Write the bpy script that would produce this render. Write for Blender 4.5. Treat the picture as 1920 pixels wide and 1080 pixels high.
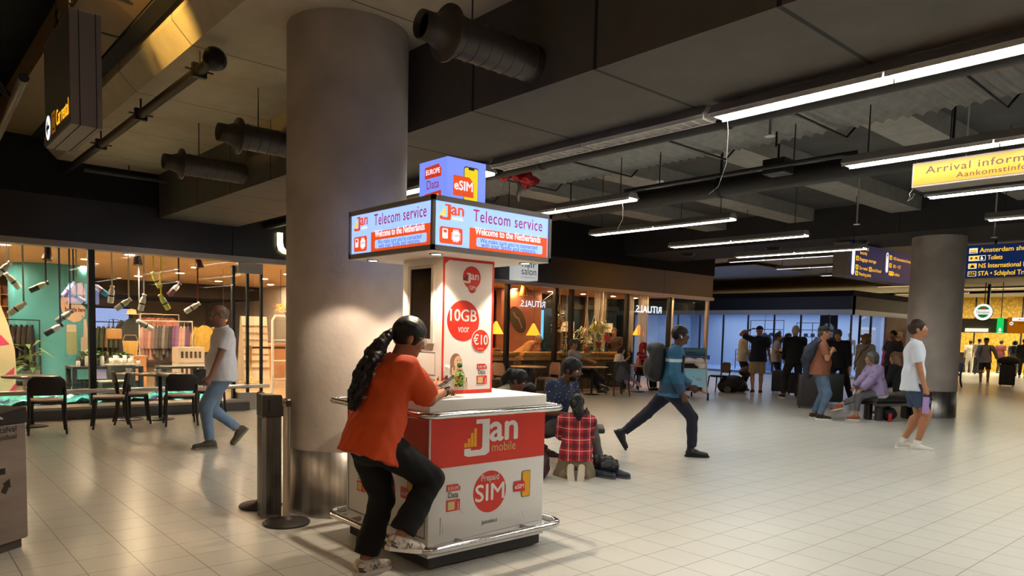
import bpy, bmesh, math, random
import numpy as np
from mathutils import Vector, Matrix, Euler
R = math.radians
random.seed(7)
for o in list(bpy.data.objects): bpy.data.objects.remove(o)
S = bpy.context.scene
C = S.collection

# ---------------------------------------------------------------- camera
cam = bpy.data.cameras.new('camera')
camo = bpy.data.objects.new('camera', cam); C.objects.link(camo)
cam.sensor_width = 36; cam.lens = 1360/1920*36; cam.shift_y = 180/1920
cam.clip_start = .05; cam.clip_end = 200
def cam_matrix(yaw, pitch, roll, loc):
    f = Vector((math.sin(yaw)*math.cos(pitch), math.cos(yaw)*math.cos(pitch), math.sin(pitch)))
    r = Vector((math.cos(yaw), -math.sin(yaw), 0)); u = r.cross(f)
    r2 = r*math.cos(roll)+u*math.sin(roll); u2 = -r*math.sin(roll)+u*math.cos(roll)
    m = Matrix((r2, u2, -f)).transposed().to_4x4(); m.translation = loc
    return m
camo.matrix_world = cam_matrix(R(41.415), R(-4.10), R(1.422), (0, 0, 1.5))
S.camera = camo
# ---------------------------------------------------------------- exposure, world
vs = S.view_settings
vs.view_transform = 'Standard'; vs.look = 'None'; vs.gamma = 1; vs.use_curve_mapping = False
vs.exposure = 0.0
w = bpy.data.worlds.new('world'); S.world = w; w.use_nodes = True
w.node_tree.nodes['Background'].inputs[0].default_value = (.80, .85, 1, 1)
w.node_tree.nodes['Background'].inputs[1].default_value = .05

def area(name, loc, sx, sy, power, col=(1, 1, 1), rot=(0, 0, 0), spread=180, parent=None, shape='RECTANGLE'):
    l = bpy.data.lights.new(name, 'AREA'); l.shape = shape; l.size = sx; l.size_y = sy
    l.energy = power; l.color = col; l.spread = R(spread)
    o = bpy.data.objects.new(name, l); C.objects.link(o); o.location = loc; o.rotation_euler = rot
    if parent: o.parent = parent
    return o
def spot(name, loc, target, power, col=(1, 1, 1), angle=60, blend=.5, r=.03, parent=None):
    l = bpy.data.lights.new(name, 'SPOT'); l.energy = power; l.color = col; l.spot_size = R(angle); l.spot_blend = blend; l.shadow_soft_size = r
    o = bpy.data.objects.new(name, l); C.objects.link(o)
    d = Vector(target)-Vector(loc)
    o.rotation_euler = d.to_track_quat('-Z', 'Y').to_euler(); o.location = loc
    if parent: o.parent = parent; o.location = Vector(loc)-parent.location
    return o
# ---------------------------------------------------------------- materials
def lin(h):
    if isinstance(h, (tuple, list)): return tuple(h)[:3]
    h = h.lstrip('#'); v = [int(h[i:i+2], 16)/255 for i in (0, 2, 4)]
    return tuple(x/12.92 if x <= .04045 else ((x+.055)/1.055)**2.4 for x in v)
MATS = {}
def mat(name, col=(.8, .8, .8), rough=.5, metal=0, emit=0, ecol=None, var=0, vscale=20, bump=0, bscale=200, trans=0, ior=1.45, alpha=1, spec=.5, coat=0, aniso=None):
    if name in MATS: return MATS[name]
    m = bpy.data.materials.new(name); m.use_nodes = True; MATS[name] = m
    nt = m.node_tree; b = nt.nodes['Principled BSDF']; c = lin(col)
    b.inputs['Base Color'].default_value = (*c, 1); b.inputs['Roughness'].default_value = rough
    b.inputs['Metallic'].default_value = metal; b.inputs['IOR'].default_value = ior
    b.inputs['Specular IOR Level'].default_value = spec
    b.inputs['Transmission Weight'].default_value = trans; b.inputs['Alpha'].default_value = alpha
    b.inputs['Coat Weight'].default_value = coat
    if emit:
        b.inputs['Emission Color'].default_value = (*lin(ecol or col), 1); b.inputs['Emission Strength'].default_value = emit
    if var or bump:
        tc = nt.nodes.new('ShaderNodeTexCoord')
        vec = tc.outputs['Object']
        if aniso:
            mp = nt.nodes.new('ShaderNodeMapping'); mp.inputs['Scale'].default_value = aniso; nt.links.new(vec, mp.inputs[0]); vec = mp.outputs[0]
    if var:
        n = nt.nodes.new('ShaderNodeTexNoise'); n.inputs['Scale'].default_value = vscale; n.inputs['Detail'].default_value = 4
        nt.links.new(vec, n.inputs['Vector'])
        r = nt.nodes.new('ShaderNodeValToRGB')
        r.color_ramp.elements[0].color = (*[max(0, x*(1-var)) for x in c], 1); r.color_ramp.elements[1].color = (*[min(1, x*(1+var)) for x in c], 1)
        r.color_ramp.elements[0].position = .3; r.color_ramp.elements[1].position = .7
        nt.links.new(n.outputs[0], r.inputs[0]); nt.links.new(r.outputs[0], b.inputs['Base Color'])
    if bump:
        n2 = nt.nodes.new('ShaderNodeTexNoise'); n2.inputs['Scale'].default_value = bscale; nt.links.new(vec, n2.inputs['Vector'])
        bp = nt.nodes.new('ShaderNodeBump'); bp.inputs['Strength'].default_value = bump; bp.inputs['Distance'].default_value = .01
        nt.links.new(n2.outputs[0], bp.inputs['Height']); nt.links.new(bp.outputs[0], b.inputs['Normal'])
    return m
def glass(name, tint=(1, 1, 1), refl=1.0):
    if name in MATS: return MATS[name]
    m = bpy.data.materials.new(name); m.use_nodes = True; MATS[name] = m; nt = m.node_tree
    nt.nodes.remove(nt.nodes['Principled BSDF'])
    t = nt.nodes.new('ShaderNodeBsdfTransparent'); t.inputs[0].default_value = (*tint, 1)
    g = nt.nodes.new('ShaderNodeBsdfGlossy'); g.inputs['Roughness'].default_value = 0.0
    f = nt.nodes.new('ShaderNodeFresnel'); f.inputs[0].default_value = 1.5
    mx = nt.nodes.new('ShaderNodeMixShader'); out = nt.nodes['Material Output']
    k = nt.nodes.new('ShaderNodeMath'); k.operation = 'MULTIPLY'; k.inputs[1].default_value = refl; k.use_clamp = True
    ge = nt.nodes.new('ShaderNodeNewGeometry'); ir = nt.nodes.new('ShaderNodeMapRange'); ir.inputs[3].default_value = 1.5; ir.inputs[4].default_value = 1/1.5
    nt.links.new(ge.outputs['Backfacing'], ir.inputs[0]); nt.links.new(ir.outputs[0], f.inputs[0])
    nt.links.new(f.outputs[0], k.inputs[0]); nt.links.new(k.outputs[0], mx.inputs[0])
    nt.links.new(t.outputs[0], mx.inputs[1]); nt.links.new(g.outputs[0], mx.inputs[2]); nt.links.new(mx.outputs[0], out.inputs[0])
    return m
def nodemat(name, fn, rough=.6, metal=0, spec=.5):
    """fn(nt, bsdf, texcoord) wires a procedural pattern"""
    if name in MATS: return MATS[name]
    m = bpy.data.materials.new(name); m.use_nodes = True; MATS[name] = m; nt = m.node_tree
    b = nt.nodes['Principled BSDF']; b.inputs['Roughness'].default_value = rough; b.inputs['Metallic'].default_value = metal
    b.inputs['Specular IOR Level'].default_value = spec
    fn(nt, b, nt.nodes.new('ShaderNodeTexCoord')); return m
# ---------------------------------------------------------------- objects
def tag(o, label=None, cat=None, group=None, kind=None):
    if label: o['label'] = label
    if cat: o['category'] = cat
    if group: o['group'] = group
    if kind: o['kind'] = kind
    return o
def thing(name, label, cat, loc=(0, 0, 0), rz=0, group=None):
    o = bpy.data.objects.new(name, None); C.objects.link(o); o.empty_display_size = .1
    o.location = loc; o.rotation_euler = (0, 0, rz)
    return tag(o, label, cat, group)
def kids(o): return [c for c in bpy.data.objects if c.parent == o]
CH = {}
def setparent(o, p):
    o.parent = p; CH.setdefault(p.name, []).append(o)
def dup(root, loc, rz, label, group=None):
    r = root.copy(); C.objects.link(r); r.location = loc; r.rotation_euler = (0, 0, rz); r['label'] = label
    if group: r['group'] = group
    for ch in list(CH.get(root.name, [])):
        c = ch.copy(); C.objects.link(c); setparent(c, r)
        for g in list(CH.get(ch.name, [])):
            d = g.copy(); C.objects.link(d); setparent(d, c)
    return r
def V3(p): return Vector(p)
class MB:
    """mesh collector: several shapes that belong to one part"""
    def __init__(s): s.v = []; s.f = []; s.m = []; s.mats = []; s.sm = []; s.cur = 0
    def use(s, m):
        if m not in s.mats: s.mats.append(m)
        s.cur = s.mats.index(m); return s
    def add(s, vs, fs, smooth=False):
        n = len(s.v); s.v += [tuple(p) for p in vs]; s.f += [tuple(i+n for i in f) for f in fs]
        s.m += [s.cur]*len(fs); s.sm += [smooth]*len(fs); return s
    def box(s, a, b, rz=0, piv=None):
        x0, y0, z0 = [min(p, q) for p, q in zip(a, b)]; x1, y1, z1 = [max(p, q) for p, q in zip(a, b)]
        vs = [(x0, y0, z0), (x1, y0, z0), (x1, y1, z0), (x0, y1, z0), (x0, y0, z1), (x1, y0, z1), (x1, y1, z1), (x0, y1, z1)]
        if rz:
            pv = Vector(piv or ((x0+x1)/2, (y0+y1)/2, 0)); m = Matrix.Rotation(rz, 3, 'Z')
            vs = [tuple(m@(Vector(q)-pv)+pv) for q in vs]
        return s.add(vs, [(0, 3, 2, 1), (4, 5, 6, 7), (0, 1, 5, 4), (1, 2, 6, 5), (2, 3, 7, 6), (3, 0, 4, 7)])
    def obox(s, c, ax, ay, az):
        """oriented box from centre and three half vectors"""
        c, ax, ay, az = map(Vector, (c, ax, ay, az))
        vs = [c+sx*ax+sy*ay+sz*az for sz in (-1, 1) for sx, sy in ((-1, -1), (1, -1), (1, 1), (-1, 1))]
        return s.add(vs, [(0, 3, 2, 1), (4, 5, 6, 7), (0, 1, 5, 4), (1, 2, 6, 5), (2, 3, 7, 6), (3, 0, 4, 7)])
    def rbox(s, a, b, r=.02, seg=3):
        bm = bmesh.new(); bmesh.ops.create_cube(bm, size=1)
        lo = Vector([min(p, q) for p, q in zip(a, b)]); hi = Vector([max(p, q) for p, q in zip(a, b)])
        for v in bm.verts: v.co = Vector([lo[i]+(v.co[i]+.5)*(hi[i]-lo[i]) for i in range(3)])
        bmesh.ops.bevel(bm, geom=bm.edges[:], offset=r, segments=seg, profile=.5, affect='EDGES')
        bm.verts.index_update()
        s.add([v.co[:] for v in bm.verts], [[v.index for v in f.verts] for f in bm.faces], True); bm.free(); return s
    def tube(s, pts, r, n=10, closed=False, cap=True):
        pts = [Vector(p) for p in pts]; rs = r if isinstance(r, (list, tuple)) else [r]*len(pts); k = len(pts)
        t0 = (pts[1]-pts[0]).normalized(); a = t0.orthogonal().normalized(); vs = []; prev = t0
        for i, p in enumerate(pts):
            if closed: t = (pts[(i+1) % k]-pts[i-1]).normalized()
            elif i == 0: t = t0
            elif i == k-1: t = (pts[-1]-pts[-2]).normalized()
            else: t = ((pts[i+1]-pts[i]).normalized()+(pts[i]-pts[i-1]).normalized()).normalized()
            q = prev.rotation_difference(t); a = (q@a); a = (a-t*a.dot(t)).normalized(); prev = t; b = t.cross(a)
            vs += [p+(a*math.cos(2*math.pi*j/n)+b*math.sin(2*math.pi*j/n))*rs[i] for j in range(n)]
        fs = [(i*n+j, i*n+(j+1) % n, ((i+1) % k)*n+(j+1) % n, ((i+1) % k)*n+j) for i in range(k if closed else k-1) for j in range(n)]
        s.add(vs, fs, True)
        if cap and not closed: s.add(vs[:n], [tuple(range(n))[::-1]]); s.add(vs[-n:], [tuple(range(n))])
        return s
    def lathe(s, prof, n=20, c=(0, 0, 0), ax=None, smooth=True):
        """profile of (r, h) about an axis through c"""
        z = Vector(ax if ax is not None else (0, 0, 1)).normalized(); x = z.orthogonal().normalized(); y = z.cross(x); c = Vector(c); vs = []
        for r, h in prof: vs += [c+z*h+(x*math.cos(2*math.pi*j/n)+y*math.sin(2*math.pi*j/n))*r for j in range(n)]
        fs = [(i*n+j, i*n+(j+1) % n, (i+1)*n+(j+1) % n, (i+1)*n+j) for i in range(len(prof)-1) for j in range(n)]
        s.add(vs, fs, smooth)
        if prof[0][0] > 1e-5: s.add(vs[:n], [tuple(range(n))[::-1]])
        if prof[-1][0] > 1e-5: s.add(vs[-n:], [tuple(range(n))])
        return s
    def ball(s, c, r, n=14, m=8):
        r = (r, r, r) if not isinstance(r, (tuple, list)) else r; c = Vector(c); vs = []; fs = []
        for i in range(m+1):
            th = math.pi*i/m
            vs += [c+Vector((r[0]*math.sin(th)*math.cos(2*math.pi*j/n), r[1]*math.sin(th)*math.sin(2*math.pi*j/n), -r[2]*math.cos(th))) for j in range(n)]
        fs = [(i*n+j, i*n+(j+1) % n, (i+1)*n+(j+1) % n, (i+1)*n+j) for i in range(m) for j in range(n)]
        return s.add(vs, fs, True)
    def prism(s, pts, o, u, v, d, smooth=False):
        """2-D outline (list of (a,b)) on plane o+a*u+b*v, extruded by vector d"""
        o, u, v, d = map(Vector, (o, u, v, d)); n = len(pts)
        p0 = [o+u*a+v*b for a, b in pts]; vs = p0+[p+d for p in p0]
        fs = [tuple(range(n)), tuple(range(2*n-1, n-1, -1))]+[(i, i+n, (i+1) % n+n, (i+1) % n) for i in range(n)]
        return s.add(vs, fs, smooth)
    def sheet(s, grid, smooth=True):
        h = len(grid); w_ = len(grid[0]); vs = [p for row in grid for p in row]
        return s.add(vs, [(i*w_+j, i*w_+j+1, (i+1)*w_+j+1, (i+1)*w_+j) for i in range(h-1) for j in range(w_-1)], smooth)
    def build(s, name, parent=None, org=None, m=None, world=False):
        me = bpy.data.meshes.new(name); off = Vector(org) if org is not None else (parent.location if (world and parent) else Vector((0, 0, 0)))
        me.from_pydata([tuple(Vector(p)-off) for p in s.v], [], s.f)
        for mm in (s.mats or [m or mat('plain')]): me.materials.append(mm)
        me.polygons.foreach_set('material_index', s.m); me.polygons.foreach_set('use_smooth', s.sm)
        bm = bmesh.new(); bm.from_mesh(me); bmesh.ops.recalc_face_normals(bm, faces=bm.faces[:]); bm.to_mesh(me); bm.free()
        o = bpy.data.objects.new(name, me); C.objects.link(o)
        if parent: setparent(o, parent)
        elif org is not None: o.location = org
        return o
def mb(m): return MB().use(m)
def struct(name, m, org=None):
    o = m.build(name, None, org); o['kind'] = 'structure'; return o
# ---------------------------------------------------------------- flat graphics on a plane
def rr(u0, v0, u1, v1, r=0, n=5):
    if r <= 0: return [(u0, v0), (u1, v0), (u1, v1), (u0, v1)]
    out = []
    for cx, cy, a0 in ((u1-r, v0+r, -90), (u1-r, v1-r, 0), (u0+r, v1-r, 90), (u0+r, v0+r, 180)):
        out += [(cx+r*math.cos(R(a0+90*i/n)), cy+r*math.sin(R(a0+90*i/n))) for i in range(n+1)]
    return out
def circ(cx, cy, r, n=40, ry=None): return [(cx+r*math.cos(2*math.pi*i/n), cy+(ry or r)*math.sin(2*math.pi*i/n)) for i in range(n)]
def star(cx, cy, r): return [(cx+(r if i % 2 == 0 else r*.45)*math.cos(R(90+36*i)), cy+(r if i % 2 == 0 else r*.45)*math.sin(R(90+36*i))) for i in range(10)]
class Face:
    def __init__(s, o, u, v, n, org=(0, 0, 0), parent=None):
        s.o = Vector(o)-Vector(org); s.u = Vector(u); s.v = Vector(v); s.n = Vector(n); s.parent = parent
    def shape(s, m, pts, lift=.001, t=.001):
        return m.prism(pts, s.o+s.n*lift, s.u, s.v, s.n*t)
    def part(s, name, matl, shapes, lift=.001, t=.001):
        m = mb(matl)
        for i_, p in enumerate(shapes): s.shape(m, p, lift+.00006*(i_ % 6), t)
        return m.build(name, s.parent)
    def text(s, body, matl, x, y, size, lift=.002, align='LEFT', bold=0, w=None, t=.0008, name='lettering', shear=0, parent=None, sp=1):
        cu = bpy.data.curves.new('t', 'FONT'); cu.body = body; cu.size = size*1.38; cu.align_x = 'LEFT'; cu.shear = shear
        cu.fill_mode = 'FRONT'; cu.resolution_u = 3; cu.space_character = sp
        ob = bpy.data.objects.new('t', cu); C.objects.link(ob)
        dg = bpy.context.evaluated_depsgraph_get(); dg.update()
        me = bpy.data.meshes.new_from_object(ob.evaluated_get(dg)); bpy.data.objects.remove(ob); bpy.data.curves.remove(cu)
        if not len(me.vertices): return None
        xs = [v.co.x for v in me.vertices]; x0, x1 = min(xs), max(xs); sx = (w/(x1-x0)) if w else 1
        wd = (x1-x0)*sx; ox = x-(wd if align == 'RIGHT' else wd/2 if align == 'CENTER' else 0)
        for v in me.vertices:
            a = (v.co.x-x0)*sx+ox; b = v.co.y+y; v.co = s.o+s.u*a+s.v*b+s.n*(lift+t)
        me.materials.append(matl); me.name = name
        bm = bmesh.new(); bm.from_mesh(me)
        if bold:   # heavier strokes: the same outline laid down again a hair to each side
            b_ = bold*size*1.1; g0 = bm.verts[:]+bm.edges[:]+bm.faces[:]
            for i_, (dx, dy) in enumerate(((-b_, 0), (b_, 0), (0, -b_*.8), (0, b_*.8))):
                gg = bmesh.ops.duplicate(bm, geom=g0)['geom']
                for v in gg:
                    if isinstance(v, bmesh.types.BMVert): v.co += s.u*dx+s.v*dy-s.n*(.00012*(i_+1))
        for f in bm.faces:
            f.normal_update()
            if f.normal.dot(s.n) < 0: f.normal_flip()
        bm.to_mesh(me); bm.free()
        o = bpy.data.objects.new(name, me); C.objects.link(o); setparent(o, parent or s.parent); return o
# ---------------------------------------------------------------- distance-field bodies
def snets(D, o, h):
    Sg = D < 0; c8 = [(i, j, k) for i in (0, 1) for j in (0, 1) for k in (0, 1)]
    nx, ny, nz = D.shape
    cut = lambda A, c: A[c[0]:nx-1+c[0], c[1]:ny-1+c[1], c[2]:nz-1+c[2]]
    cnt = sum(cut(Sg, c).astype(np.int8) for c in c8); act = (cnt > 0) & (cnt < 8)
    ijk = np.argwhere(act); n = len(ijk); idx = np.full(act.shape, -1, np.int64); idx[act] = np.arange(n)
    dv = {c: cut(D, c)[act] for c in c8}; acc = np.zeros((n, 3)); k = np.zeros(n)
    for a in range(3):
        for c in c8:
            if c[a]: continue
            c2 = list(c); c2[a] = 1; c2 = tuple(c2); d1, d2 = dv[c], dv[c2]; m = (d1 < 0) != (d2 < 0)
            t = np.where(m, d1/np.where(m, d1-d2, 1), 0); p = np.tile(np.array(c, float), (n, 1)); p[:, a] += t
            acc += p*m[:, None]; k += m
    V = (ijk+acc/np.maximum(k, 1)[:, None])*h+o; F = []
    for a in range(3):
        b, c = [(1, 2), (2, 0), (0, 1)][a]
        A = np.moveaxis(Sg, [a, b, c], [0, 1, 2]); I = np.moveaxis(idx, [a, b, c], [0, 1, 2])
        s0 = A[:-1, 1:-1, 1:-1]; s1 = A[1:, 1:-1, 1:-1]; ch = s0 != s1; fl = s0[ch]
        q = [I[:, :-1, :-1][ch], I[:, 1:, :-1][ch], I[:, 1:, 1:][ch], I[:, :-1, 1:][ch]]
        q = np.stack(q, 1); q[~fl] = q[~fl][:, ::-1]; F.append(q)
    return V, np.concatenate(F)
class SDF:
    def __init__(s): s.p = []
    def cap(s, a, b, ra, rb=None, k=.02, flat=None, op='add', ends='round'):
        s.p.append(('cap', np.array(a, float), np.array(b, float), ra, ra if rb is None else rb, k, flat, op, ends)); return s
    def ell(s, c, r, R3=None, k=.02, op='add'):
        s.p.append(('ell', np.array(c, float), np.array(r, float), np.eye(3) if R3 is None else np.array(R3, float), 0, k, None, op, '')); return s
    def plane(s, p, n): s.p.append(('pl', np.array(p, float), np.array(n, float)/np.linalg.norm(n), 0, 0, 0, None, 'cut', '')); return s
    def chain(s, pts, rs, k=.02, flat=None):
        for i in range(len(pts)-1): s.cap(pts[i], pts[i+1], rs[i], rs[i+1], k, flat)
        return s
    def mesh(s, h, noise=None):
        lo = np.full(3, 1e9); hi = -lo; bb = []
        for q in s.p:
            if q[0] == 'cap':
                r = max(q[3], q[4]); l = np.minimum(q[1], q[2])-r; u = np.maximum(q[1], q[2])+r
            elif q[0] == 'ell':
                e = np.abs(q[3].T)@q[2]; l = q[1]-e; u = q[1]+e
            else: bb.append(None); continue
            bb.append((l, u))
            if q[7] == 'add': lo = np.minimum(lo, l); hi = np.maximum(hi, u)
        lo = lo-3*h; hi = hi+3*h; n = np.ceil((hi-lo)/h).astype(int)+1
        D = np.full(n, .5, np.float32); ax = [lo[i]+np.arange(n[i])*h for i in range(3)]
        for q, b in zip(s.p, bb):
            kind, k, op = q[0], q[5], q[7]
            if kind == 'pl':
                d = ((ax[0]-q[1][0])*q[2][0])[:, None, None]+((ax[1]-q[1][1])*q[2][1])[None, :, None]+((ax[2]-q[1][2])*q[2][2])[None, None, :]
                D = np.maximum(D, d).astype(np.float32); continue
            mg = k*1.5+3*h
            sl = tuple(slice(max(0, int((b[0][i]-mg-lo[i])/h)), min(n[i], int((b[1][i]+mg-lo[i])/h)+2)) for i in range(3))
            X = ax[0][sl[0]][:, None, None]; Y = ax[1][sl[1]][None, :, None]; Z = ax[2][sl[2]][None, None, :]
            if kind == 'cap':
                a, e = q[1], q[2]; px, py, pz = X-a[0], Y-a[1], Z-a[2]
                if q[6]:
                    nn, fs = np.array(q[6][0], float), q[6][1]; dt = (px*nn[0]+py*nn[1]+pz*nn[2])*(1/fs-1)
                    px = px+dt*nn[0]; py = py+dt*nn[1]; pz = pz+dt*nn[2]
                v = e-a; L2 = max(v@v, 1e-9); tr = (px*v[0]+py*v[1]+pz*v[2])/L2; t = np.clip(tr, 0, 1)
                d = np.sqrt((px-t*v[0])**2+(py-t*v[1])**2+(pz-t*v[2])**2)-(q[3]+(q[4]-q[3])*t)
                if q[8] != 'round':
                    L = math.sqrt(L2)
                    if q[8] in ('end', 'both'): d = np.maximum(d, (tr-1)*L)
                    if q[8] in ('start', 'both'): d = np.maximum(d, -tr*L)
            else:
                px, py, pz = X-q[1][0], Y-q[1][1], Z-q[1][2]; M = q[3]; r = q[2]
                x, y, z = [(M[i, 0]*px+M[i, 1]*py+M[i, 2]*pz)/r[i] for i in range(3)]
                k0 = np.sqrt(x*x+y*y+z*z); k1 = np.sqrt((x/r[0])**2+(y/r[1])**2+(z/r[2])**2)+1e-6; d = k0*(k0-1)/k1
            cur = D[sl]
            if op == 'add':
                if k > 0:
                    hh = np.maximum(k-np.abs(cur-d), 0)/k; D[sl] = np.minimum(cur, d)-hh*hh*k*.25
                else: D[sl] = np.minimum(cur, d)
            elif op == 'sub':
                if k > 0:
                    hh = np.maximum(k-np.abs(cur+d), 0)/k; D[sl] = np.maximum(cur, -d)+hh*hh*k*.25
                else: D[sl] = np.maximum(cur, -d)
            elif op == 'int': D = np.maximum(D, .3); D[sl] = np.maximum(cur, d)
        if noise:
            am, fr, sd = noise; X = ax[0][:, None, None]; Y = ax[1][None, :, None]; Z = ax[2][None, None, :]
            rg = random.Random(sd); tot = 0
            for i in range(5):
                kx, ky, kz = [rg.uniform(-1, 1)*fr*(1+.5*i) for _ in range(3)]; tot = tot+np.sin(kx*X+ky*Y+kz*Z+rg.uniform(0, 6))/(1+.5*i)
            D = D+(am*tot*.5).astype(np.float32)
        D[0], D[-1], D[:, 0], D[:, -1], D[:, :, 0], D[:, :, -1] = [.5]*6
        return snets(D, lo, h)
    def build(s, name, matl, parent, h=.012, noise=None, org=(0, 0, 0)):
        V, F = s.mesh(h, noise)
        me = bpy.data.meshes.new(name); me.vertices.add(len(V)); me.vertices.foreach_set('co', (V-np.array(org)).astype(np.float32).ravel())
        me.loops.add(F.size); me.polygons.add(len(F)); me.loops.foreach_set('vertex_index', F.astype(np.int32).ravel())
        me.polygons.foreach_set('loop_start', np.arange(0, F.size, 4, dtype=np.int32)); me.polygons.foreach_set('use_smooth', np.ones(len(F), bool))
        me.update(calc_edges=True); me.validate(); me.materials.append(matl)
        o = bpy.data.objects.new(name, me); C.objects.link(o)
        if parent: setparent(o, parent)
        return o
# ================================================================ setting
def tile_fn(base, grout, size=.3, ox=.02, oy=.027, mort=.004, r0=.275, r1=.276):
    def fn(nt, b, tc):
        N = nt.nodes.new; L = nt.links.new
        mp = N('ShaderNodeMapping'); mp.inputs['Location'].default_value = (-ox, -oy, 0); L(tc.outputs['Object'], mp.inputs[0])
        br = N('ShaderNodeTexBrick'); br.offset = 0; br.squash = 1
        br.inputs['Scale'].default_value = 1; br.inputs['Brick Width'].default_value = size; br.inputs['Row Height'].default_value = size
        br.inputs['Mortar Size'].default_value = mort; br.inputs['Mortar Smooth'].default_value = .3; br.inputs['Bias'].default_value = 0
        c = lin(base); br.inputs['Color1'].default_value = (*[x*.99 for x in c], 1); br.inputs['Color2'].default_value = (*[min(1, x*1.01) for x in c], 1)
        br.inputs['Mortar'].default_value = (*lin(grout), 1); L(mp.outputs[0], br.inputs['Vector'])
        n2 = N('ShaderNodeTexNoise'); n2.inputs['Scale'].default_value = .9; n2.inputs['Detail'].default_value = 2; L(tc.outputs['Object'], n2.inputs['Vector'])
        mr = N('ShaderNodeMapRange'); mr.inputs[1].default_value = .3; mr.inputs[2].default_value = .7; mr.inputs[3].default_value = .95; mr.inputs[4].default_value = 1.03; L(n2.outputs[0], mr.inputs[0])
        mx = N('ShaderNodeMix'); mx.data_type = 'RGBA'; mx.blend_type = 'MULTIPLY'; mx.inputs[0].default_value = 1
        L(br.outputs['Color'], mx.inputs[6]); L(mr.outputs[0], mx.inputs[7]); L(mx.outputs[2], b.inputs['Base Color'])
        r = N('ShaderNodeMapRange'); r.inputs[1].default_value = .2; r.inputs[2].default_value = .8; r.inputs[3].default_value = r0; r.inputs[4].default_value = r1; L(n2.outputs[0], r.inputs[0])
        L(r.outputs[0], b.inputs['Roughness'])
        bp = N('ShaderNodeBump'); bp.inputs['Strength'].default_value = .15; bp.inputs['Distance'].default_value = .0015; bp.invert = True
        L(br.outputs['Fac'], bp.inputs['Height']); L(bp.outputs[0], b.inputs['Normal'])
    return fn
def joint_fn(base, dark, axis, period, off, width=.012, var=.12, axis2=None):
    """concrete with straight joints across one axis"""
    def fn(nt, b, tc):
        N = nt.nodes.new; L = nt.links.new
        sx = N('ShaderNodeSeparateXYZ'); L(tc.outputs['Object'], sx.inputs[0])
        a = N('ShaderNodeMath'); a.operation = 'SUBTRACT'; a.inputs[1].default_value = off-period*50; L(sx.outputs[axis], a.inputs[0])
        m = N('ShaderNodeMath'); m.operation = 'MODULO'; m.inputs[1].default_value = period; L(a.outputs[0], m.inputs[0])
        t = N('ShaderNodeMath'); t.operation = 'LESS_THAN'; t.inputs[1].default_value = width; L(m.outputs[0], t.inputs[0])
        no = N('ShaderNodeTexNoise'); no.inputs['Scale'].default_value = 3.5; no.inputs['Detail'].default_value = 8; no.inputs['Roughness'].default_value = .65; L(tc.outputs['Object'], no.inputs['Vector'])
        rp = N('ShaderNodeValToRGB'); c = lin(base)
        rp.color_ramp.elements[0].position = .3; rp.color_ramp.elements[1].position = .7
        rp.color_ramp.elements[0].color = (*[x*(1-var) for x in c], 1); rp.color_ramp.elements[1].color = (*[x*(1+var) for x in c], 1); L(no.outputs[0], rp.inputs[0])
        mx = N('ShaderNodeMix'); mx.data_type = 'RGBA'; L(t.outputs[0], mx.inputs[0]); L(rp.outputs[0], mx.inputs[6]); mx.inputs[7].default_value = (*lin(dark), 1)
        L(mx.outputs[2], b.inputs['Base Color'])
    return fn
M_floor = nodemat('floor_tiles', tile_fn('#c2c0b7', '#7c766b'), spec=.5)
M_shopfloor = nodemat('shop_floor', tile_fn('#c2ab8c', '#9b8870', .6, mort=.003, r0=.15, r1=.28))
M_slab = nodemat('precast_concrete', joint_fn('#b3a68c', '#2c2822', 1, 1.75, 4.93), rough=.9)
M_duct = nodemat('duct_cladding', joint_fn('#4f4a44', '#0d0c0b', 1, 1.27, 4.54, .03), rough=.75)
M_dark = mat('dark_paint', '#1f1d1d', .8, var=.25, vscale=4)
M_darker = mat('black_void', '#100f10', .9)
M_conc = mat('soffit_concrete', '#8f8d88', .9, var=.12, vscale=6)
M_fascia = mat('fascia_panel', '#2b2a30', .28, spec=.6)
M_trimst = mat('brushed_trim', '#a39a92', .35, .8)
M_black = mat('black_metal', '#141415', .4, spec=.5)
M_steel = mat('brushed_steel', '#a9a6a1', .3, 1, var=.12, vscale=3, aniso=(60, 60, .6))
M_chrome = mat('polished_steel', '#c9c7c4', .16, 1)
M_white = mat('white_laminate', '#dad7d2', .35)
M_glass = glass('shop_glass', (.97, .985, .98), 1.0)
# -- floor
struct('floor', mb(M_floor).box((-14, -14, -.1), (70, 12.82, 0)))
struct('floor.001', mb(M_shopfloor).box((-6, 12.82, -.1), (19.4, 34, 0)))
struct('floor.002', mb(M_floor).box((19.4, 12.82, -.1), (70, 34, 0)))
# -- ceilings
struct('ceiling', mb(M_slab).add([(2.13, -14, 3.89), (5.2, -14, 3.89), (5.2, 34, 3.89), (2.13, 34, 3.89), (1.97, -14, 4.06), (1.97, 34, 4.06), (1.97, -14, 4.3), (1.97, 34, 4.3), (5.2, -14, 4.3), (5.2, 34, 4.3)],
    [(0, 3, 2, 1), (0, 4, 5, 3), (4, 6, 7, 5), (6, 8, 9, 7), (8, 1, 2, 9)]))
struct('ceiling.001', mb(M_slab).box((-14, -14, 3.95), (.55, 34, 4.3)))
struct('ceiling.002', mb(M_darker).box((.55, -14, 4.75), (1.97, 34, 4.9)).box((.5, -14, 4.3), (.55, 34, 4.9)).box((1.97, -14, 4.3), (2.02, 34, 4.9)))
struct('ceiling.003', mb(mat('services_soffit', '#4b4a4a', .9, var=.2, vscale=2)).box((5.2, -14, 4.25), (17.3, 34, 4.4)))
struct('ceiling.004', mb(mat('pale_soffit', '#a89f8c', .8, var=.06, vscale=2)).box((17.3, -14, 4.05), (70, 34, 4.2)))
struct('trim_1', mb(M_duct).box((3.54, -14, 3.2), (4.8, 12.75, 3.92)))
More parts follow.
